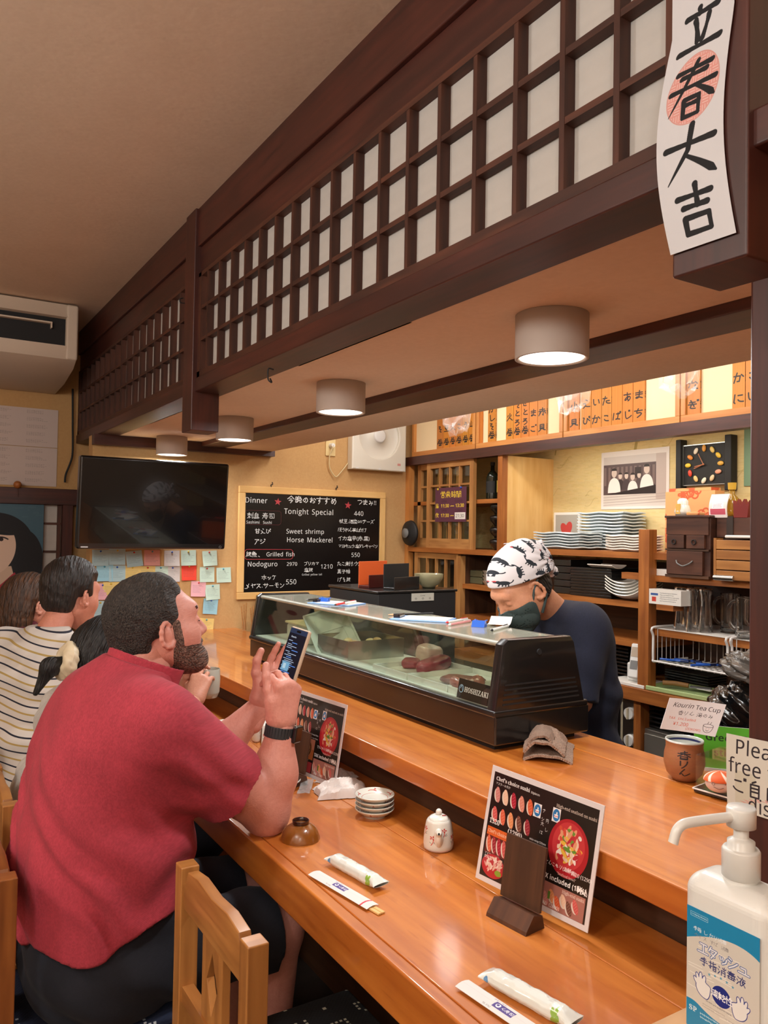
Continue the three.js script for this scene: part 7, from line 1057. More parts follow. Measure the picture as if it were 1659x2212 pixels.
const cropMat = (a) => std({ map: cropCol, color: col(...a), roughness: 0.75, bumpMap: bump5, bumpScale: 0.004 });
const bump5 = rep(bumpNoise, 5, 5), bump8 = rep(bumpWeave, 8, 8);
const skinMat = (a) => phy({ map: skinNoise, color: col(...a), roughness: 0.52, sheen: 0.2, sheenColor: col(255, 200, 180), bumpMap: bump5, bumpScale: 0.0004 });
const hairMat = (a) => std({ map: strandCol, color: col(...a), roughness: 0.55, bumpMap: strand, bumpScale: 0.006 });
const fabricMat = (a) => phy({ map: weaveCol, color: col(...a), roughness: 0.9, sheen: 0.1, sheenColor: new THREE.Color(0.5, 0.45, 0.45), bumpMap: bump8, bumpScale: 0.0003 });
// head in its own frame: x forward, y up, z to the right hand side; origin mid-skull
function headField() {
  const P = [ell([-0.005, 0.008, 0], [0.098, 0.093, 0.076]), ell([0.04, -0.05, 0], [0.062, 0.085, 0.062]), cone([0.0, -0.075, 0.045], [0.078, -0.122, 0.014], 0.026, 0.022), cone([0.0, -0.075, -0.045], [0.078, -0.122, -0.014], 0.026, 0.022), cone([0.07, -0.115, 0], [0.088, -0.126, 0], 0.03, 0.022), cone([0.088, 0.006, -0.03], [0.088, 0.006, 0.03], 0.014, 0.014), cone([0.07, -0.055, 0.036], [0.05, -0.05, 0.05], 0.022, 0.02), cone([0.07, -0.055, -0.036], [0.05, -0.05, -0.05], 0.022, 0.02)];
  const base = blend(P, 0.035), nose = blend([cone([0.098, -0.012, 0], [0.121, -0.056, 0], 0.008, 0.0105), cone([0.108, -0.06, -0.01], [0.108, -0.06, 0.01], 0.0085, 0.0085)], 0.014);
  const sock = [ell([0.112, -0.018, 0.033], [0.02, 0.013, 0.018]), ell([0.112, -0.018, -0.033], [0.02, 0.013, 0.018])], lids = [ell([0.089, -0.02, 0.032], [0.0125, 0.0115, 0.0145]), ell([0.089, -0.02, -0.032], [0.0125, 0.0115, 0.0145])];
  const lip = [cone([0.1, -0.084, -0.017], [0.1, -0.084, 0.017], 0.0065, 0.0065), cone([0.1, -0.084, -0.01], [0.1045, -0.083, 0.01], 0.0065, 0.0065), cone([0.097, -0.0965, -0.014], [0.097, -0.0965, 0.014], 0.0075, 0.0075)];
  const ear = (s) => { const rim = []; for (let k = 0; k < 9; k++) { const a0 = -2.3 + k * 0.52, a1 = a0 + 0.52, q = (a) => [-0.002 - 0.017 * Math.cos(a) * (1 - 0.25 * Math.sin(a)) + 0.004, -0.03 + 0.029 * Math.sin(a), s * (0.083 + 0.008 * -Math.cos(a + 0.4) * -1)]; rim.push(cone(q(a0), q(a1), 0.0046, 0.0046)); } return [...rim, ell([0.004, -0.036, s * 0.078], [0.013, 0.024, 0.009]), ell([0.008, -0.058, s * 0.079], [0.0085, 0.010, 0.006])]; };
  const ears = [...ear(1), ...ear(-1)];
  return (x, y, z, bare) => { let d = base(x, y, z); d = smin(d, nose(x, y, z), 0.014); for (const s of sock) d = smax(d, -s(x, y, z), 0.014); for (const l of lids) d = smin(d, l(x, y, z), 0.005); for (const l of lip) d = smin(d, l(x, y, z), 0.007); if (!bare && x > -0.06 && x < 0.04 && Math.abs(z) > 0.05) for (const e of ears) d = smin(d, e(x, y, z), 0.006); return d; };
}
const headF = headField();
const rbox = (lo, hi, r) => { const c = lo.map((v, i) => (v + hi[i]) / 2), h = hi.map((v, i) => (v - lo[i]) / 2 - r); return (x, y, z) => { const q = [Math.abs(x - c[0]) - h[0], Math.abs(y - c[1]) - h[1], Math.abs(z - c[2]) - h[2]]; return Math.hypot(Math.max(q[0], 0), Math.max(q[1], 0), Math.max(q[2], 0)) + Math.min(Math.max(...q), 0) - r; }; };
function headGeos({ hairT = 0.011, keep, extra = [], beard = false, cell = 0.0036 }) {
  const out = { skin: sdfMesh(headF, [-0.12, -0.16, -0.105], [0.14, 0.115, 0.105], cell) };
  const cran = blend([ell([-0.006, 0.008, 0], [0.1, 0.095, 0.078]), ell([-0.02, -0.05, 0], [0.075, 0.06, 0.066]), ...extra], 0.03);
  if (keep) { const K = (x, y, z) => { let d = 1e9; for (const b of keep) d = smin(d, b(x, y, z), 0.015); return d; }; out.hair = sdfMesh((x, y, z) => { const n = fbm(x * 90 + z * 30, y * 50 + z * 60, 9, 3) - 0.5, k = K(x, y, z) + 0.008 * n, T = hairT * (0.55 + 0.45 * clamp((y + 0.04) / 0.09, 0, 1)) * clamp(-k / 0.03, 0.0, 1) - 0.0006; return smax(Math.min(cran(x, y, z), headF(x, y, z, true)) - T - 0.005 * n, k, 0.004); }, [-0.16, -0.24, -0.14], [0.14, 0.16, 0.14], cell * 1.1); }
  if (beard) out.beard = sdfMesh((x, y, z) => { const n = fbm(x * 120 + z * 50, y * 120 + z * 60, 5, 2) - 0.5, jaw = Math.max(y + 0.062 + 0.2 * (x - 0.03), 0.008 - x, -0.158 - y), k = Math.min(rbox([0.014, -0.15, -0.12], [0.046, 0.0, 0.12], 0.01)(x, y, z), jaw, rbox([0.085, -0.09, -0.032], [0.15, -0.066, 0.032], 0.006)(x, y, z)) + 0.008 * n, T = 0.0034 * clamp(-k / 0.02, 0, 1) - 0.0008; return Math.max(headF(x, y, z, true) - T - 0.002 * n, k, -(Math.hypot((x - 0.105) / 1, (y + 0.089) / 0.45, z / 1.6) - 0.015)); }, [-0.03, -0.175, -0.1], [0.14, 0.04, 0.1], cell * 0.85);
  return out;
}
// hand in its own frame: wrist at 0, y towards the fingers, x to the thumb, z out of the palm
function handGeo({ curl = [0.3, 0.3, 0.3, 0.3], thumb = [0.5, 0.2, 0.3], spread = 0.1, scale = 1, cell = 0.0032, fore = 0.03 }) {
  const P = [cone([0, -fore, 0], [0, 0.01, 0], 0.026, 0.024)], mc = [[0.029, 0.086], [0.010, 0.091], [-0.011, 0.087], [-0.030, 0.078]], len = [0.072, 0.080, 0.074, 0.058], rr = [0.0095, 0.0098, 0.0092, 0.0082];
  for (let i = 0; i < 4; i++) P.push(cone([mc[i][0] * 0.45, 0.012, 0], [mc[i][0], mc[i][1], 0], 0.018, 0.0125));
  P.push(cone([0.02, 0.015, 0.008], [0.034, 0.048, 0.012], 0.017, 0.014));
  const palm = blend(P, 0.022), fingers = [];
  for (let i = 0; i < 4; i++) { const c = Array.isArray(curl[i]) ? curl[i] : [curl[i], curl[i] * 1.2, curl[i] * 0.8], sp = (1.5 - i) * spread; let p = [mc[i][0], mc[i][1], 0], a = 0; const F = []; [0.45, 0.31, 0.24].forEach((q, k) => { a += c[k]; const L = len[i] * q, n = [p[0] + Math.sin(sp) * L * Math.cos(a), p[1] + Math.cos(a) * Math.cos(sp) * L, p[2] + Math.sin(a) * L]; F.push(cone(p, n, rr[i] * (1 - 0.1 * k), rr[i] * (0.92 - 0.1 * k))); p = n; }); fingers.push(blend(F, 0.004)); }
  { let p = [0.03, 0.038, 0.01]; const F = []; [0.038, 0.032, 0.026].forEach((L, k) => { const out = thumb[0] - k * thumb[2], n = [p[0] + Math.sin(out) * L, p[1] + Math.cos(out) * Math.cos(thumb[1]) * L, p[2] + Math.sin(thumb[1]) * L]; F.push(cone(p, n, 0.0128 - k * 0.0014, 0.0116 - k * 0.0014)); p = n; }); fingers.push(blend(F, 0.006)); }
  const f = (x, y, z) => { let d = palm(x, y, z), m = 1e9; for (const q of fingers) m = Math.min(m, q(x, y, z)); return smin(d, m, 0.009); };
  const g = sdfMesh(f, [-0.075, -fore - 0.03, -0.05], [0.115, 0.2, 0.125], cell); return g.scale(scale, scale, scale);
}
const frame = (o, X, Y, Z) => new THREE.Matrix4().makeBasis(X, Y, Z).setPosition(o);
function handFrame(wrist, dir, palm, left) { const Y = V(...dir).normalize(), Zp = V(...palm); Zp.addScaledVector(Y, -Zp.dot(Y)).normalize(); const X = Y.clone().cross(Zp); if (left) X.negate(); return frame(V(...wrist), X, Y, Zp); }
function fixWinding(g, m) { g.applyMatrix4(m); if (m.determinant() < 0) { const a = g.index.array; for (let i = 0; i < a.length; i += 3) { const t = a[i]; a[i] = a[i + 1]; a[i + 1] = t; } } return g; }
const headFrame = (c, yaw, pitch, roll = 0) => new THREE.Matrix4().makeRotationFromEuler(new THREE.Euler(roll, yaw, pitch, 'YZX')).setPosition(...c);
const local = (base, g) => g.translate(-base[0], -base[1], -base[2]);

{ // ---- man in the red polo shirt ----
  const base = [0.40, 0, -1.87], zc = -1.88;
  const t = thing('person', 'bearded man in a red polo shirt reading a phone at the counter', 'person', { at: base });
  const skin = skinMat([216, 152, 134], [192, 122, 100], 3);
  const hc = [0.533, 1.262, -1.90], HM = headFrame(hc, 0.06, 0.2);
  const shR = [0.50, 1.045, -1.70], elR = [0.797, 0.788, -1.80], wrR = [0.832, 1.00, -1.80], shL = [0.53, 1.05, -2.06], elL = [0.685, 0.815, -2.04], wrL = [0.862, 1.005, -1.995];
  const bar = (x, y, h, r) => cone([x, y, zc - h], [x, y, zc + h], r, r);
  const torso = [bar(0.415, 0.56, 0.075, 0.165), bar(0.425, 0.74, 0.055, 0.19), bar(0.435, 0.93, 0.07, 0.162), bar(0.45, 1.045, 0.115, 0.108), cone([0.455, 1.08, zc], [0.50, 1.15, zc - 0.005], 0.085, 0.07)];
  const armR = [cone(shR, elR, 0.078, 0.052), cone(elR, [0.815, 0.88, -1.80], 0.052, 0.054), cone([0.815, 0.88, -1.80], wrR, 0.054, 0.031)], armL = [cone(shL, elL, 0.078, 0.052), cone(elL, [0.76, 0.90, -2.02], 0.05, 0.052), cone([0.76, 0.90, -2.02], wrL, 0.052, 0.031)];
  const legs = []; for (const s of [-1, 1]) { const z = zc + s * 0.1; legs.push(cone([0.42, 0.535, z], [0.82, 0.515, z], 0.085, 0.066), cone([0.82, 0.505, z], [0.80, 0.11, z], 0.06, 0.042), cone([0.80, 0.06, z], [0.93, 0.04, z], 0.04, 0.035)); }
  const neck = [cone([0.47, 1.06, zc], [0.53, 1.19, zc - 0.015], 0.075, 0.062)];
  const core = torso.map((f) => (x, y, z) => f(x, y, z) + 0.02);
  const bodyF = blend([...core, ...armR, ...armL, ...neck, ...legs], 0.03);
  const parts = [sdfMesh(bodyF, [0.15, 0.0, -2.25], [1.0, 1.24, -1.52], 0.0115)];
  const hg = headGeos({ beard: true, hairT: 0.0115, keep: [rbox([-0.2, 0.048, -0.2], [0.084, 0.2, 0.2], 0.03), rbox([-0.2, -0.01, -0.2], [0.045, 0.2, 0.2], 0.02), rbox([-0.2, -0.035, -0.2], [0.022, 0.2, 0.2], 0.012), rbox([-0.2, -0.08, -0.2], [-0.035, 0.2, 0.2], 0.015)] });
  parts.push(hg.skin.applyMatrix4(HM));
  parts.push(fixWinding(handGeo({ curl: [[1.05, 1.0, 0.4], [1.0, 0.95, 0.4], [1.0, 0.95, 0.5], [1.05, 1.0, 0.5]], thumb: [0.25, 0.35, 0.15], fore: 0.05, scale: 1.06 }), handFrame(wrR, [0.16, 1, 0.03], [-0.35, 0, -1], false)));
  parts.push(fixWinding(handGeo({ curl: [[0.12, 0.15, 0.1], [0.15, 0.2, 0.1], [0.2, 0.2, 0.1], [0.3, 0.3, 0.2]], thumb: [0.75, 0.05, 0.35], spread: 0.06, fore: 0.05, scale: 1.06 }), handFrame(wrL, [0.50, 1, 0.02], [-0.1, 0, 1], true)));
  part(t, 'body', local(base, merge(parts)), skin);
  part(t, 'hair', local(base, hg.hair.applyMatrix4(HM)), cropMat([78, 68, 62]), 'short dark hair'); part(t, 'beard', local(base, hg.beard.applyMatrix4(HM)), cropMat([156, 118, 100]), 'short dark beard');
  const brow = [0.034, -0.034].map((z) => tube([[0.097, 0.006, z - 0.016], [0.1, 0.012, z], [0.094, 0.009, z + 0.017]], 0.0035, 12, 6)); part(t, 'eyebrows', local(base, merge(brow).applyMatrix4(HM)), std({ color: col(40, 30, 26), roughness: 0.8 }));
  const lash = [0.032, -0.032].map((z) => tube([[0.0985, -0.024, z - 0.012], [0.1025, -0.027, z], [0.0985, -0.025, z + 0.013]], 0.0012, 12, 5)); part(t, 'eyelashes', local(base, merge(lash).applyMatrix4(HM)), std({ color: col(36, 26, 24), roughness: 0.8 }));
  // shirt
  const up = (a, b, q) => a.map((v, i) => v + (b[i] - v) * q), sR = up(shR, elR, 0.62), sL = up(shL, elL, 0.62);
  const dR = V(...elR).sub(V(...shR)).normalize(), dL = V(...elL).sub(V(...shL)).normalize();
  const tF = blend(torso, 0.09), slR = cone(shR, up(shR, elR, 0.9), 0.098, 0.084), slL = cone(shL, up(shL, elL, 0.9), 0.098, 0.084);
  const fold = (x, y, z) => { const w = vnoise(x * 9 + 3, y * 7 + z * 9, 8); return 0.009 * Math.sin((y * 54 + x * 34 + z * 20) + w * 8) * clamp(1.35 - Math.abs(y - 0.74) * 4.2, 0.06, 1) * (0.4 + 0.6 * vnoise(x * 6 + z * 8, y * 5, 2)) + 0.006 * Math.sin(x * 70 + y * 74 + w * 4) * clamp(1 - Math.hypot(x - 0.56, y - 0.92) * 6, 0, 1); };
  const shirtF = (x, y, z) => { let d = tF(x, y, z); const pr = (x - sR[0]) * dR.x + (y - sR[1]) * dR.y + (z - sR[2]) * dR.z, pl = (x - sL[0]) * dL.x + (y - sL[1]) * dL.y + (z - sL[2]) * dL.z; d = smin(d, Math.max(slR(x, y, z), pr), 0.05); d = smin(d, Math.max(slL(x, y, z), pl), 0.05); d += fold(x, y, z); const hem = 0.612 + 0.32 * Math.max(0, x - 0.38) + 0.012 * Math.sin(x * 26 + z * 14) - y; const nk = Math.hypot((x - 0.515) * 0.9, (z - zc + 0.008)) - 0.082, top = y - (1.165 - 0.35 * (x - 0.49)); return Math.max(smax(d, hem, 0.01), top); };
  const red = fabricMat([188, 60, 76], [150, 38, 48], 7);
  const sh = part(t, 'polo_shirt', local(base, sdfMesh(shirtF, [0.18, 0.52, -2.25], [0.86, 1.2, -1.52], 0.0085)), red, 'red short sleeved polo shirt');
  const collarF = (x, y, z) => { const px = x - 0.505, py = y - 1.128, pz = z - (zc - 0.008), c = 0.93, s = 0.36, h = py * c + px * s, r = Math.hypot((px * c - py * s) / 1.06, pz); return Math.max(Math.abs(r - 0.081 - 0.05 * (h - 0.02) * (h < 0.012 ? -1.2 : 0.2)) - 0.0045, Math.abs(h - 0.012) - 0.034); };
  part(sh, 'collar', local(base, sdfMesh(collarF, [0.37, 1.02, -2.02], [0.65, 1.25, -1.76], 0.0048)), red);
  // shorts
  const hipF = blend([...torso.slice(0, 1).map((f) => (x, y, z) => f(x, y, z) + 0.004), (x, y, z) => bar(0.42, 0.70, 0.05, 0.165)(x, y, z), ...[-1, 1].flatMap((s) => [cone([0.43, 0.53, zc + s * 0.095], [0.82, 0.52, zc + s * 0.11], 0.106, 0.094)])], 0.05);
  const shortF = (x, y, z) => Math.max(hipF(x, y, z) + 0.005 * Math.sin(x * 40 + y * 55 + z * 20 + 5 * vnoise(x * 12, y * 12 + z * 9, 4)) * 0.9, y - 0.66 - 0.12 * (x - 0.3), x - 0.80, 0.440 - y);
  part(t, 'shorts', local(base, sdfMesh(shortF, [0.2, 0.42, -2.15], [0.84, 0.74, -1.6], 0.009)), fabricMat([27, 31, 43]), 'dark navy shorts');
  for (const s of [-1, 1]) part(t, 'shoe', local(base, sdfMesh(blend([cone([0.79, 0.045, zc + s * 0.1], [0.94, 0.035, zc + s * 0.1], 0.046, 0.04)], 0.01), [0.7, 0.0, zc + s * 0.1 - 0.08], [1.02, 0.12, zc + s * 0.1 + 0.08], 0.009)), M.blackMatte);
  // watch
  const wM = handFrame([wrR[0] - 0.004, wrR[1] - 0.018, wrR[2]], [0.16, 1, 0.03], [-0.35, 0, -1], false), w = thing('smart_watch', 'black watch with a ribbed band on the man\'s wrist', 'watch', {});
  const band = new THREE.CylinderGeometry(0.0372, 0.0388, 0.027, 40, 1, true); { const q = band.attributes.position; for (let i = 0; i < q.count; i++) q.setZ(i, q.getZ(i) * 0.94); } const ribs = []; for (let k = 0; k < 30; k++) { const a = k * Math.PI / 15; ribs.push(cbox(0, 0, 0, 0.003, 0.0262, 0.0066, { r: 0.001 }).rotateY(-a).translate(0.0376 * Math.cos(a), 0, 0.0354 * Math.sin(a))); } part(w, 'band', merge([band, ...ribs]).applyMatrix4(wM), std({ color: col(40, 42, 44), roughness: 0.6, side: THREE.DoubleSide }));
  part(w, 'watch_case', cbox(-0.012, 0, -0.042, 0.036, 0.042, 0.013, { r: 0.005, seg: 2 }).rotateY(0.3).applyMatrix4(wM), M.black);
  // phone
  const pc = onZ(630, 1418, -1.885), n = V(-0.94, 0.3, 0.27).normalize(), u = V(0.40, 0.92, 0); u.addScaledVector(n, -u.dot(n)).normalize(); const r = u.clone().cross(n).normalize();
  const PM = frame(pc, r, u, n), ph = thing('smartphone', 'smartphone in a beige case held by the man in red', 'phone', {});
  part(ph, 'case', cbox(0, 0, -0.005, 0.075, 0.152, 0.012, { r: 0.0055, seg: 3 }).applyMatrix4(PM), phy({ color: col(186, 164, 140), roughness: 0.5 }));
  const scr = canvasTex(256, 540, (g, w2, h) => { g.fillStyle = '#0c1224'; g.fillRect(0, 0, w2, h); g.fillStyle = '#2c3a58'; g.fillRect(0, 0, w2, 50); g.fillStyle = '#000'; g.beginPath(); g.roundRect(96, 14, 64, 20, 10); g.fill(); const q = rng(6); g.fillStyle = '#dfe8f4'; g.font = 'bold 24px sans-serif'; g.fillText('Kourin', 40, 92); for (let k = 0; k < 20; k++) { g.fillStyle = k % 4 === 1 ? '#6aa2ff' : '#b9c8e0'; g.fillRect(20 + 90 * (k % 2) * q(), 120 + k * 18, 60 + 90 * q(), 7); } g.fillStyle = '#7fb6d8'; g.fillRect(30, 330, 110, 90); g.fillStyle = '#c8e4f0'; g.fillRect(50, 350, 40, 50); });
  const sm = std({ color: 0x0a0a0a, roughness: 0.15, emissive: 0xffffff, emissiveMap: scr, emissiveIntensity: 0.75 });
  part(ph, 'screen', new THREE.PlaneGeometry(0.068, 0.145).translate(0, 0, 0.0016).applyMatrix4(PM), sm, 'lit dark screen with text');
}
{ // ---- chef ----
  const base = [2.12, 0, -2.06], zc = -2.06;
  const t = thing('person', 'cook in a navy T-shirt, patterned headscarf and dark face mask behind the case', 'person', { at: base });
  const skin = skinMat([206, 148, 112], [186, 122, 90], 13), HM = headFrame([1.812, 1.318, -2.03], Math.PI - 0.10, -0.62, 0.05);
  const hg = headGeos({ keep: [rbox([-0.2, -0.10, -0.2], [-0.02, 0.2, 0.2], 0.02)], hairT: 0.006 });
  const sh1 = [2.01, 1.165, zc + 0.15], el1 = [1.95, 0.93, zc + 0.17], wr1 = [1.82, 0.86, zc + 0.1], sh2 = [2.02, 1.17, zc - 0.17], el2 = [1.96, 0.93, zc - 0.19], wr2 = [1.82, 0.87, zc - 0.08];
  const bar = (x, y, h, r) => cone([x, y, zc - h], [x, y, zc + h], r, r);
  const torso = [bar(2.13, 0.72, 0.06, 0.11), bar(2.105, 0.92, 0.07, 0.112), bar(2.065, 1.08, 0.085, 0.102), bar(2.025, 1.17, 0.115, 0.075)];
  const core = torso.map((f) => (x, y, z) => f(x, y, z) + 0.018), legs = [-1, 1].flatMap((s) => [cone([2.16, 0.7, zc + s * 0.09], [2.18, 0.4, zc + s * 0.1], 0.08, 0.06), cone([2.18, 0.4, zc + s * 0.1], [2.18, 0.05, zc + s * 0.1], 0.06, 0.045)]);
  const bodyF = blend([...core, cone([2.01, 1.2, zc], [1.88, 1.285, zc + 0.02], 0.056, 0.052), cone(sh1, el1, 0.055, 0.042), cone(el1, wr1, 0.042, 0.028), cone(sh2, el2, 0.055, 0.042), cone(el2, wr2, 0.042, 0.028), ...legs], 0.03);
  const parts = [sdfMesh(bodyF, [1.76, 0, -2.38], [2.36, 1.38, -1.74], 0.012), hg.skin.applyMatrix4(HM)];
  for (const [w, z] of [[wr1, 0.06], [wr2, -0.03]]) parts.push(fixWinding(handGeo({ curl: [0.5, 0.5, 0.55, 0.6], cell: 0.005 }), handFrame(w, [-0.8, -0.3, -z * 3], [0, -1, 0], z > 0)));
  part(t, 'body', local(base, merge(parts)), skin); part(t, 'hair', local(base, hg.hair.applyMatrix4(HM)), hairMat([34, 28, 26], [14, 12, 12], 7), 'short black hair below the scarf');
  const up = (a, b, q) => a.map((v, i) => v + (b[i] - v) * q), q1 = up(sh1, el1, 1.0), q2 = up(sh2, el2, 0.85), d1 = V(...el1).sub(V(...sh1)).normalize(), d2 = V(...el2).sub(V(...sh2)).normalize(), tF = blend(torso, 0.09), a1 = cone(sh1, el1, 0.072, 0.068), a2 = cone(sh2, el2, 0.072, 0.068);
  const shirtF = (x, y, z) => { let d = tF(x, y, z) - 0.004; d = smin(d, Math.max(a1(x, y, z), (x - q1[0]) * d1.x + (y - q1[1]) * d1.y + (z - q1[2]) * d1.z), 0.04); d = smin(d, Math.max(a2(x, y, z), (x - q2[0]) * d2.x + (y - q2[1]) * d2.y + (z - q2[2]) * d2.z), 0.04); d += 0.004 * Math.sin(y * 46 + x * 34 + 6 * vnoise(x * 9, y * 8 + z * 8, 3)) * clamp(1.2 - (y - 0.7) * 2.2, 0.15, 1); return Math.max(d, 0.56 - y, (y - 1.262) - 0.5 * (x - 2.0)); };
  part(t, 'tshirt', local(base, sdfMesh(shirtF, [1.86, 0.54, -2.40], [2.36, 1.30, -1.70], 0.010)), fabricMat([34, 39, 60]), 'dark navy T-shirt');
  const pantF = blend([...[-1, 1].map((s) => cone([2.16, 0.66, zc + s * 0.08], [2.18, 0.08, zc + s * 0.1], 0.105, 0.075))], 0.04); part(t, 'trousers', local(base, sdfMesh((x, y, z) => Math.max(pantF(x, y, z), y - 0.62, 0.001 - y), [2.0, -0.02, -2.36], [2.36, 0.68, -1.76], 0.014)), fabricMat([30, 30, 34], [20, 20, 24], 17));
  // headscarf with animal silhouettes
  const sct = canvasTex(1024, 1024, (g, w, h) => { g.fillStyle = '#cfc8c8'; g.fillRect(0, 0, w, h); const r = rng(21); for (let i = 0; i < 46; i++) { g.save(); g.translate((i % 7) * 150 + 60 + 60 * r(), Math.floor(i / 7) * 150 + 60 + 50 * r()); g.rotate(r() * 6.3); g.fillStyle = i % 11 === 5 ? '#b8343c' : '#20242a'; const s = 0.95 + 0.45 * r(); g.beginPath(); g.ellipse(0, 0, 42 * s, 19 * s, 0, 0, 7); g.fill(); g.beginPath(); g.ellipse(40 * s, -8 * s, 15 * s, 11 * s, 0.4, 0, 7); g.fill(); g.lineWidth = 9 * s; g.strokeStyle = g.fillStyle; for (let k = 0; k < 4; k++) { g.beginPath(); g.moveTo((-26 + k * 17) * s, 8 * s); g.lineTo((-36 + k * 22) * s, 34 * s); g.stroke(); } g.beginPath(); g.moveTo(-36 * s, 0); g.quadraticCurveTo(-60 * s, -10 * s, -64 * s, -34 * s); g.stroke(); if (i % 4 === 0) { g.fillStyle = '#b8343c'; g.beginPath(); g.arc(50 * s, -14 * s, 7 * s, 0, 7); g.fill(); } g.restore(); } });
  sct.wrapS = sct.wrapT = THREE.MirroredRepeatWrapping;
  const scM = std({ map: sct, roughness: 0.9 }), cran = blend([ell([-0.012, 0.018, 0], [0.106, 0.096, 0.085]), ell([-0.06, 0.03, 0], [0.07, 0.075, 0.07])], 0.03);
  const scF = (x, y, z) => { const a = Math.atan2(y - 0.02, x + 0.11), fold2 = 0.0035 * Math.sin(a * 16 + 3 * vnoise(x * 20, z * 20 + y * 12, 5)) * clamp(1.1 - Math.hypot(x + 0.11, y + 0.0) * 7, 0, 1); return smax(cran(x, y, z) - 0.013 + fold2, -(y - 0.018 + 0.32 * (x + 0.02) * -1 - 0.0) - 0.012 + (x < -0.02 ? -0.0 : 0.0), 0.006); };
  const sc = part(t, 'headscarf', local(base, sdfMesh(scF, [-0.17, -0.1, -0.12], [0.13, 0.15, 0.12], 0.0042, (x, y, z) => [x * 3.3, y * 3.3]).applyMatrix4(HM)), scM, 'white headscarf printed with black animals');
  const knot = blend([ell([-0.135, -0.01, 0.012], [0.02, 0.022, 0.026]), cone([-0.13, -0.005, 0.03], [-0.14, 0.03, 0.045], 0.012, 0.014), cone([-0.13, -0.02, 0.0], [-0.15, -0.065, 0.03], 0.012, 0.02), cone([-0.14, 0.02, 0.01], [-0.165, 0.045, 0.03], 0.009, 0.013)], 0.012); part(sc, 'knot', local(base, sdfMesh((x, y, z) => knot(x, y, z) + 0.002 * Math.sin(y * 400 + x * 200), [-0.2, -0.11, -0.05], [-0.09, 0.08, 0.09], 0.004, (x, y, z) => [x * 2.5, y * 2.5]).applyMatrix4(HM)), scM);
  const flap = grid(8, 8, (a, b) => V(-0.075 - 0.05 * a + 0.02 * b, 0.108 - 0.075 * a * a + 0.012 * b, -0.05 + 0.11 * b + 0.0)); part(sc, 'flap', local(base, flap.applyMatrix4(HM)), std({ map: sct, roughness: 0.9, side: THREE.DoubleSide }));
  // mask
  const mkM = phy({ color: col(58, 72, 70), roughness: 0.85 });
  const mF = (x, y, z) => Math.max(Math.abs(headF(x, y, z) - 0.005) - 0.0022, rbox([0.028, -0.19, -0.12], [0.16, -0.042, 0.12], 0.03)(x, y, z)); const mk2 = part(t, 'face_mask', local(base, sdfMesh((x, y, z) => { const e = ell([0.055, -0.082, 0], [0.068, 0.072, 0.068])(x, y, z); return Math.max(Math.abs(Math.min(e, headF(x, y, z) - 0.003)) - 0.0028, rbox([0.03, -0.19, -0.12], [0.16, -0.04, 0.12], 0.03)(x, y, z)); }, [0.0, -0.19, -0.11], [0.16, -0.02, 0.11], 0.0042).applyMatrix4(HM)), mkM, 'dark grey-green face mask');
  for (const s of [-1, 1]) for (const g of [tube([[0.035, -0.055, s * 0.072], [0.01, -0.02, s * 0.08], [-0.02, -0.0, s * 0.082]], 0.004, 14, 6), tube([[0.02, -0.11, s * 0.062], [0.0, -0.085, s * 0.074], [-0.022, -0.06, s * 0.08]], 0.005, 14, 6)]) part(mk2, 'ear_loop', local(base, g.applyMatrix4(HM)), mkM);
}
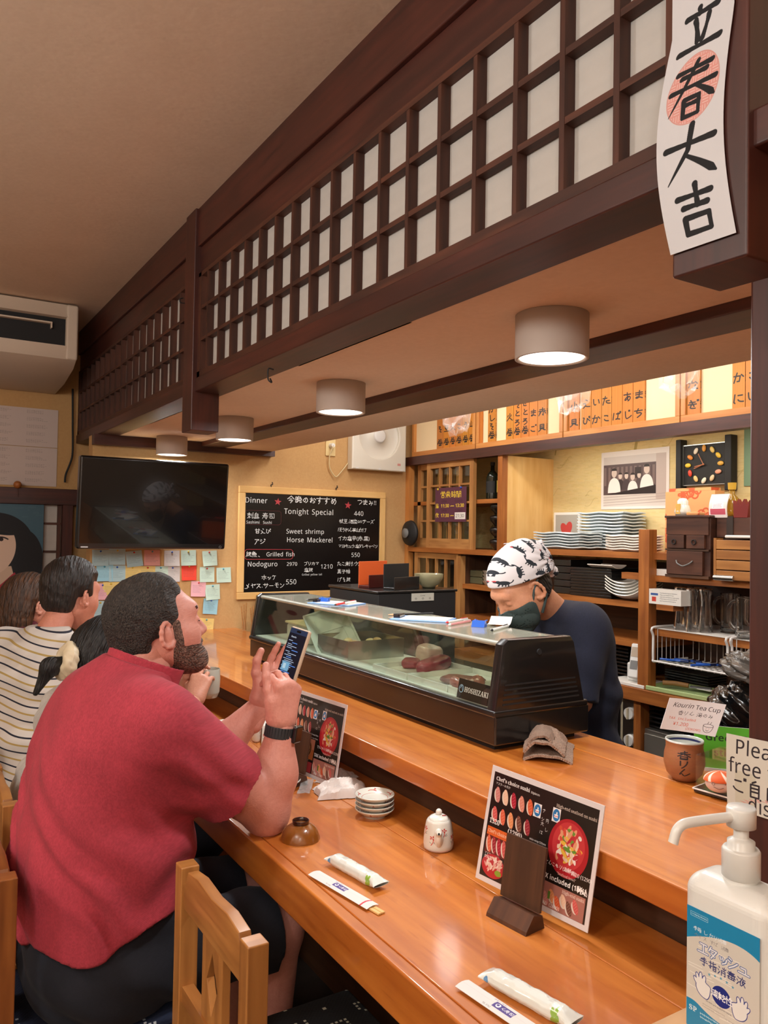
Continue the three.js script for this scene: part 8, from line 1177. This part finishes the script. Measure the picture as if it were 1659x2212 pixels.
{ // ---- customers further along ----
  const seated = (o) => { // o: base, yaw (facing), head, hair
    const t = thing('person', o.label, 'person', { at: [o.x, 0, o.z] }), B = [0, 0, 0], c = Math.cos(o.yaw), s = Math.sin(o.yaw), k = o.k ?? 1;
    const W = (f, r, y) => [f * c + r * s, y, -f * s + r * c]; // forward, right, up in the seated frame
    const bar = (f, y, h, r) => cone(W(f, -h * k, y), W(f, h * k, y), r * k, r * k), ln = o.lean ?? 0.05;
    const torso = [bar(0, 0.56, 0.07, 0.13), bar(0.0, 0.72, 0.06, 0.128), bar(ln * 0.6, 0.90, 0.075, 0.125), bar(ln, (o.sy ?? 1.02) - 0.02, 0.11, 0.08), cone(W(ln, 0, (o.sy ?? 1.02)), W(ln + 0.02, 0, (o.sy ?? 1.02) + 0.085), 0.085, 0.058)], sy = o.sy ?? 1.02;
    const arm = (sd, e, w) => { const S = W(ln, sd * 0.185 * k, sy - 0.01); return [S, e ?? W(0.16 + ln, sd * 0.22, 0.82), w ?? W(0.36 + ln, sd * 0.1, 0.80)]; }, aR = arm(1, o.elR, o.wrR), aL = arm(-1, o.elL, o.wrL);
    const neck = cone(W(ln, 0, sy + 0.02), [o.head[0] - 0.03 * c, o.head[1] - 0.07, o.head[2] + 0.03 * s], 0.055, 0.05), HM = headFrame(o.head, o.headYaw ?? o.yaw, o.pitch ?? -0.1);
    const legs = [-1, 1].flatMap((q) => [cone(W(0, q * 0.09, 0.535), W(0.4, q * 0.1, 0.52), 0.08, 0.06), cone(W(0.4, q * 0.1, 0.51), W(0.38, q * 0.1, 0.05), 0.055, 0.04)]);
    const skin = skinMat(o.skin[0], o.skin[1], o.seed), hg = headGeos({ keep: o.keep, hairT: o.hairT ?? 0.014, extra: o.extra ?? [], cell: 0.0045 });
    const bodyF = blend([...torso.map((f) => (x, y, z) => f(x, y, z) + 0.018), neck, ...[aR, aL].flatMap(([S, E2, w]) => [cone(S, E2, 0.052 * k, 0.04), cone(E2, w, 0.042, 0.027)]), ...legs], 0.03);
    const parts = [sdfMesh(bodyF, [-0.45, 0, -0.5], [0.62, o.head[1] - 0.02, 0.5], 0.014), hg.skin.applyMatrix4(HM)];
    for (const [h, A, l] of [[o.handR, aR, false], [o.handL, aL, true]]) parts.push(fixWinding(handGeo({ curl: h?.curl ?? [0.4, 0.4, 0.45, 0.5], thumb: h?.thumb ?? [0.5, 0.2, 0.3], cell: 0.0045, scale: 0.92 }), handFrame(A[2], h?.dir ?? W(1, 0, -0.1), h?.palm ?? [0, -1, 0], l)));
    part(t, 'body', merge(parts), skin); part(t, 'hair', hg.hair.applyMatrix4(HM), hairMat(...o.hair));
    const tF = blend(torso, 0.08), up = (a, b, q) => a.map((v, i) => v + (b[i] - v) * q), sl = [aR, aL].map(([S, E2]) => { const d = V(...E2).sub(V(...S)).normalize(), q = up(S, E2, o.sleeve); return [cone(S, E2, 0.078 * k, 0.072 * k), d, q]; });
    const nf = V(...o.head), shirtF = (x, y, z) => { let d = tF(x, y, z); for (const [f, n, q] of sl) d = smin(d, Math.max(f(x, y, z), (x - q[0]) * n.x + (y - q[1]) * n.y + (z - q[2]) * n.z), 0.045); d += 0.004 * Math.sin(y * 50 + x * 26 - z * 22 + 6 * vnoise(x * 9, y * 8 + z * 8, o.seed)); return Math.max(d, 0.52 - y, y - (o.neckY ?? sy + 0.092)); };
    part(t, 'shirt', sdfMesh(shirtF, [-0.42, 0.5, -0.46], [0.5, sy + 0.14, 0.46], 0.0095, (x, y, z) => [Math.atan2(z, x), y + 0.02 * Math.sin(x * 9 + z * 7)]), o.shirt, o.shirtLabel);
    const hip = blend([bar(0, 0.56, 0.07, 0.128), ...[-1, 1].map((q) => cone(W(0, q * 0.09, 0.53), W(0.42, q * 0.1, 0.52), 0.095, 0.08))], 0.04); part(t, 'trousers', sdfMesh((x, y, z) => Math.max(hip(x, y, z), y - 0.60, 0.44 - y), [-0.3, 0.42, -0.5], [0.6, 0.64, 0.5], 0.014), fabricMat([44, 44, 54], [30, 30, 38], o.seed + 3));
    return { t, HM };
  };
  // striped shirt
  const stripes = canvasTex(16, 1024, (g, w, h) => { g.fillStyle = '#d6cec6'; g.fillRect(0, 0, w, h); for (let k = 0; k < 16; k++) { g.fillStyle = k % 2 ? '#1d2030' : '#b79a5a'; g.fillRect(0, k * 64 + 20, w, k % 2 ? 13 : 15); } }); stripes.wrapS = stripes.wrapT = THREE.RepeatWrapping; stripes.repeat.set(1, 2.7);
  const short = [rbox([-0.2, 0.03, -0.2], [0.1, 0.2, 0.2], 0.02), rbox([-0.2, -0.03, -0.2], [0.045, 0.2, 0.2], 0.02), rbox([-0.2, -0.105, -0.2], [-0.03, 0.2, 0.2], 0.02)];
  seated({ label: 'dark-haired man in a cream shirt with navy and gold stripes', x: 0.40, z: -2.99, yaw: 0.62, head: [0.165, 1.252, -0.105], headYaw: 0.55, pitch: -0.12, lean: 0.10, sy: 1.03, k: 1.08, seed: 31, skin: [[206, 140, 116], [184, 116, 96]], hair: [[56, 42, 36], [20, 15, 14], 33], hairT: 0.018, keep: short, sleeve: 0.8, shirt: std({ map: stripes, roughness: 0.9, bumpMap: bump8, bumpScale: 0.0006 }), shirtLabel: 'cream shirt with navy and gold stripes' });
  // woman drinking: hair gathered in a scrunchie
  const wm = seated({ label: 'black-haired woman in a white top drinking from a cup beside the man in red', x: 0.42, z: -2.46, yaw: 0.1, head: [0.16, 1.10, -0.03], headYaw: 0.1, pitch: -0.25, lean: 0.1, sy: 0.93, k: 0.82, seed: 41, skin: [[206, 150, 124], [186, 126, 102]], hair: [[24, 20, 20], [8, 7, 8], 43], hairT: 0.014, keep: [...short, rbox([-0.3, -0.2, -0.2], [-0.02, 0.2, 0.2], 0.03)], extra: [ell([-0.05, -0.04, 0], [0.075, 0.1, 0.075])], elR: [0.2, 0.80, 0.16], wrR: [0.46, 0.90, -0.14], elL: [0.26, 0.80, -0.22], wrL: [0.46, 0.90, -0.26], handR: { dir: [0.35, 0.75, -0.35], palm: [0.6, 0, -0.8], curl: [[0.5, 0.6, 0.4], [0.5, 0.6, 0.4], [0.55, 0.6, 0.4], [0.6, 0.6, 0.4]], thumb: [0.6, 0.5, 0.2] }, handL: { dir: [0.3, 0.8, 0.1], palm: [0.5, 0, 0.85], curl: [0.5, 0.5, 0.5, 0.5] }, sleeve: 0.35, shirt: fabricMat([222, 216, 208], [204, 196, 188], 45), shirtLabel: 'white top' });
  const scr = new THREE.TorusGeometry(0.03, 0.021, 16, 40), q = scr.attributes.position; for (let i = 0; i < q.count; i++) { const n = 0.8 + 0.5 * fbm(q.getX(i) * 90 + 5, q.getY(i) * 90 + q.getZ(i) * 40, 3, 2); q.setXYZ(i, q.getX(i) * n, q.getY(i) * n, q.getZ(i) * n); } scr.computeVertexNormals(); part(wm.t, 'scrunchie', scr.rotateY(Math.PI / 2).translate(-0.135, -0.05, 0.03).applyMatrix4(wm.HM), phy({ color: col(214, 198, 166), roughness: 0.45, sheen: 0.5 }), 'cream satin scrunchie');
  part(wm.t, 'ponytail', sdfMesh(blend([cone([-0.11, -0.05, 0.02], [-0.18, -0.07, 0.04], 0.025, 0.024), cone([-0.18, -0.07, 0.04], [-0.2, -0.15, 0.045], 0.024, 0.008)], 0.02), [-0.25, -0.2, -0.05], [-0.05, 0.02, 0.1], 0.006).applyMatrix4(wm.HM), hairMat([24, 20, 20], [8, 7, 8], 43));
  const cup = thing('ceramic_cup', 'grey ceramic cup held by the drinking woman', 'cup', { at: onZ(452, 1472, -2.68) }); part(cup, 'cup_body', lathe([[0, -0.055], [0.028, -0.055], [0.036, -0.035], [0.038, 0.01], [0.036, 0.045], [0.034, 0.045], [0.034, 0.01], [0.03, -0.04], [0, -0.045]], 36), phy({ color: col(176, 176, 164), roughness: 0.4, clearcoat: 0.3 }));
  // woman at the far end
  seated({ label: 'brown-haired woman in a maroon top at the far end of the counter', x: 0.36, z: -3.70, yaw: 0.35, head: [0.16, 1.16, -0.06], lean: 0.12, sy: 0.98, k: 0.85, seed: 51, skin: [[206, 146, 122], [186, 122, 100]], hair: [[110, 72, 46], [58, 36, 24], 53], hairT: 0.016, keep: [...short, rbox([-0.3, -0.25, -0.2], [-0.015, 0.2, 0.2], 0.03)], extra: [ell([-0.05, -0.07, 0], [0.08, 0.15, 0.085])], sleeve: 0.3, shirt: fabricMat([96, 28, 40], [70, 18, 28], 55), shirtLabel: 'maroon top' });
}
renderer.render(scene, camera);
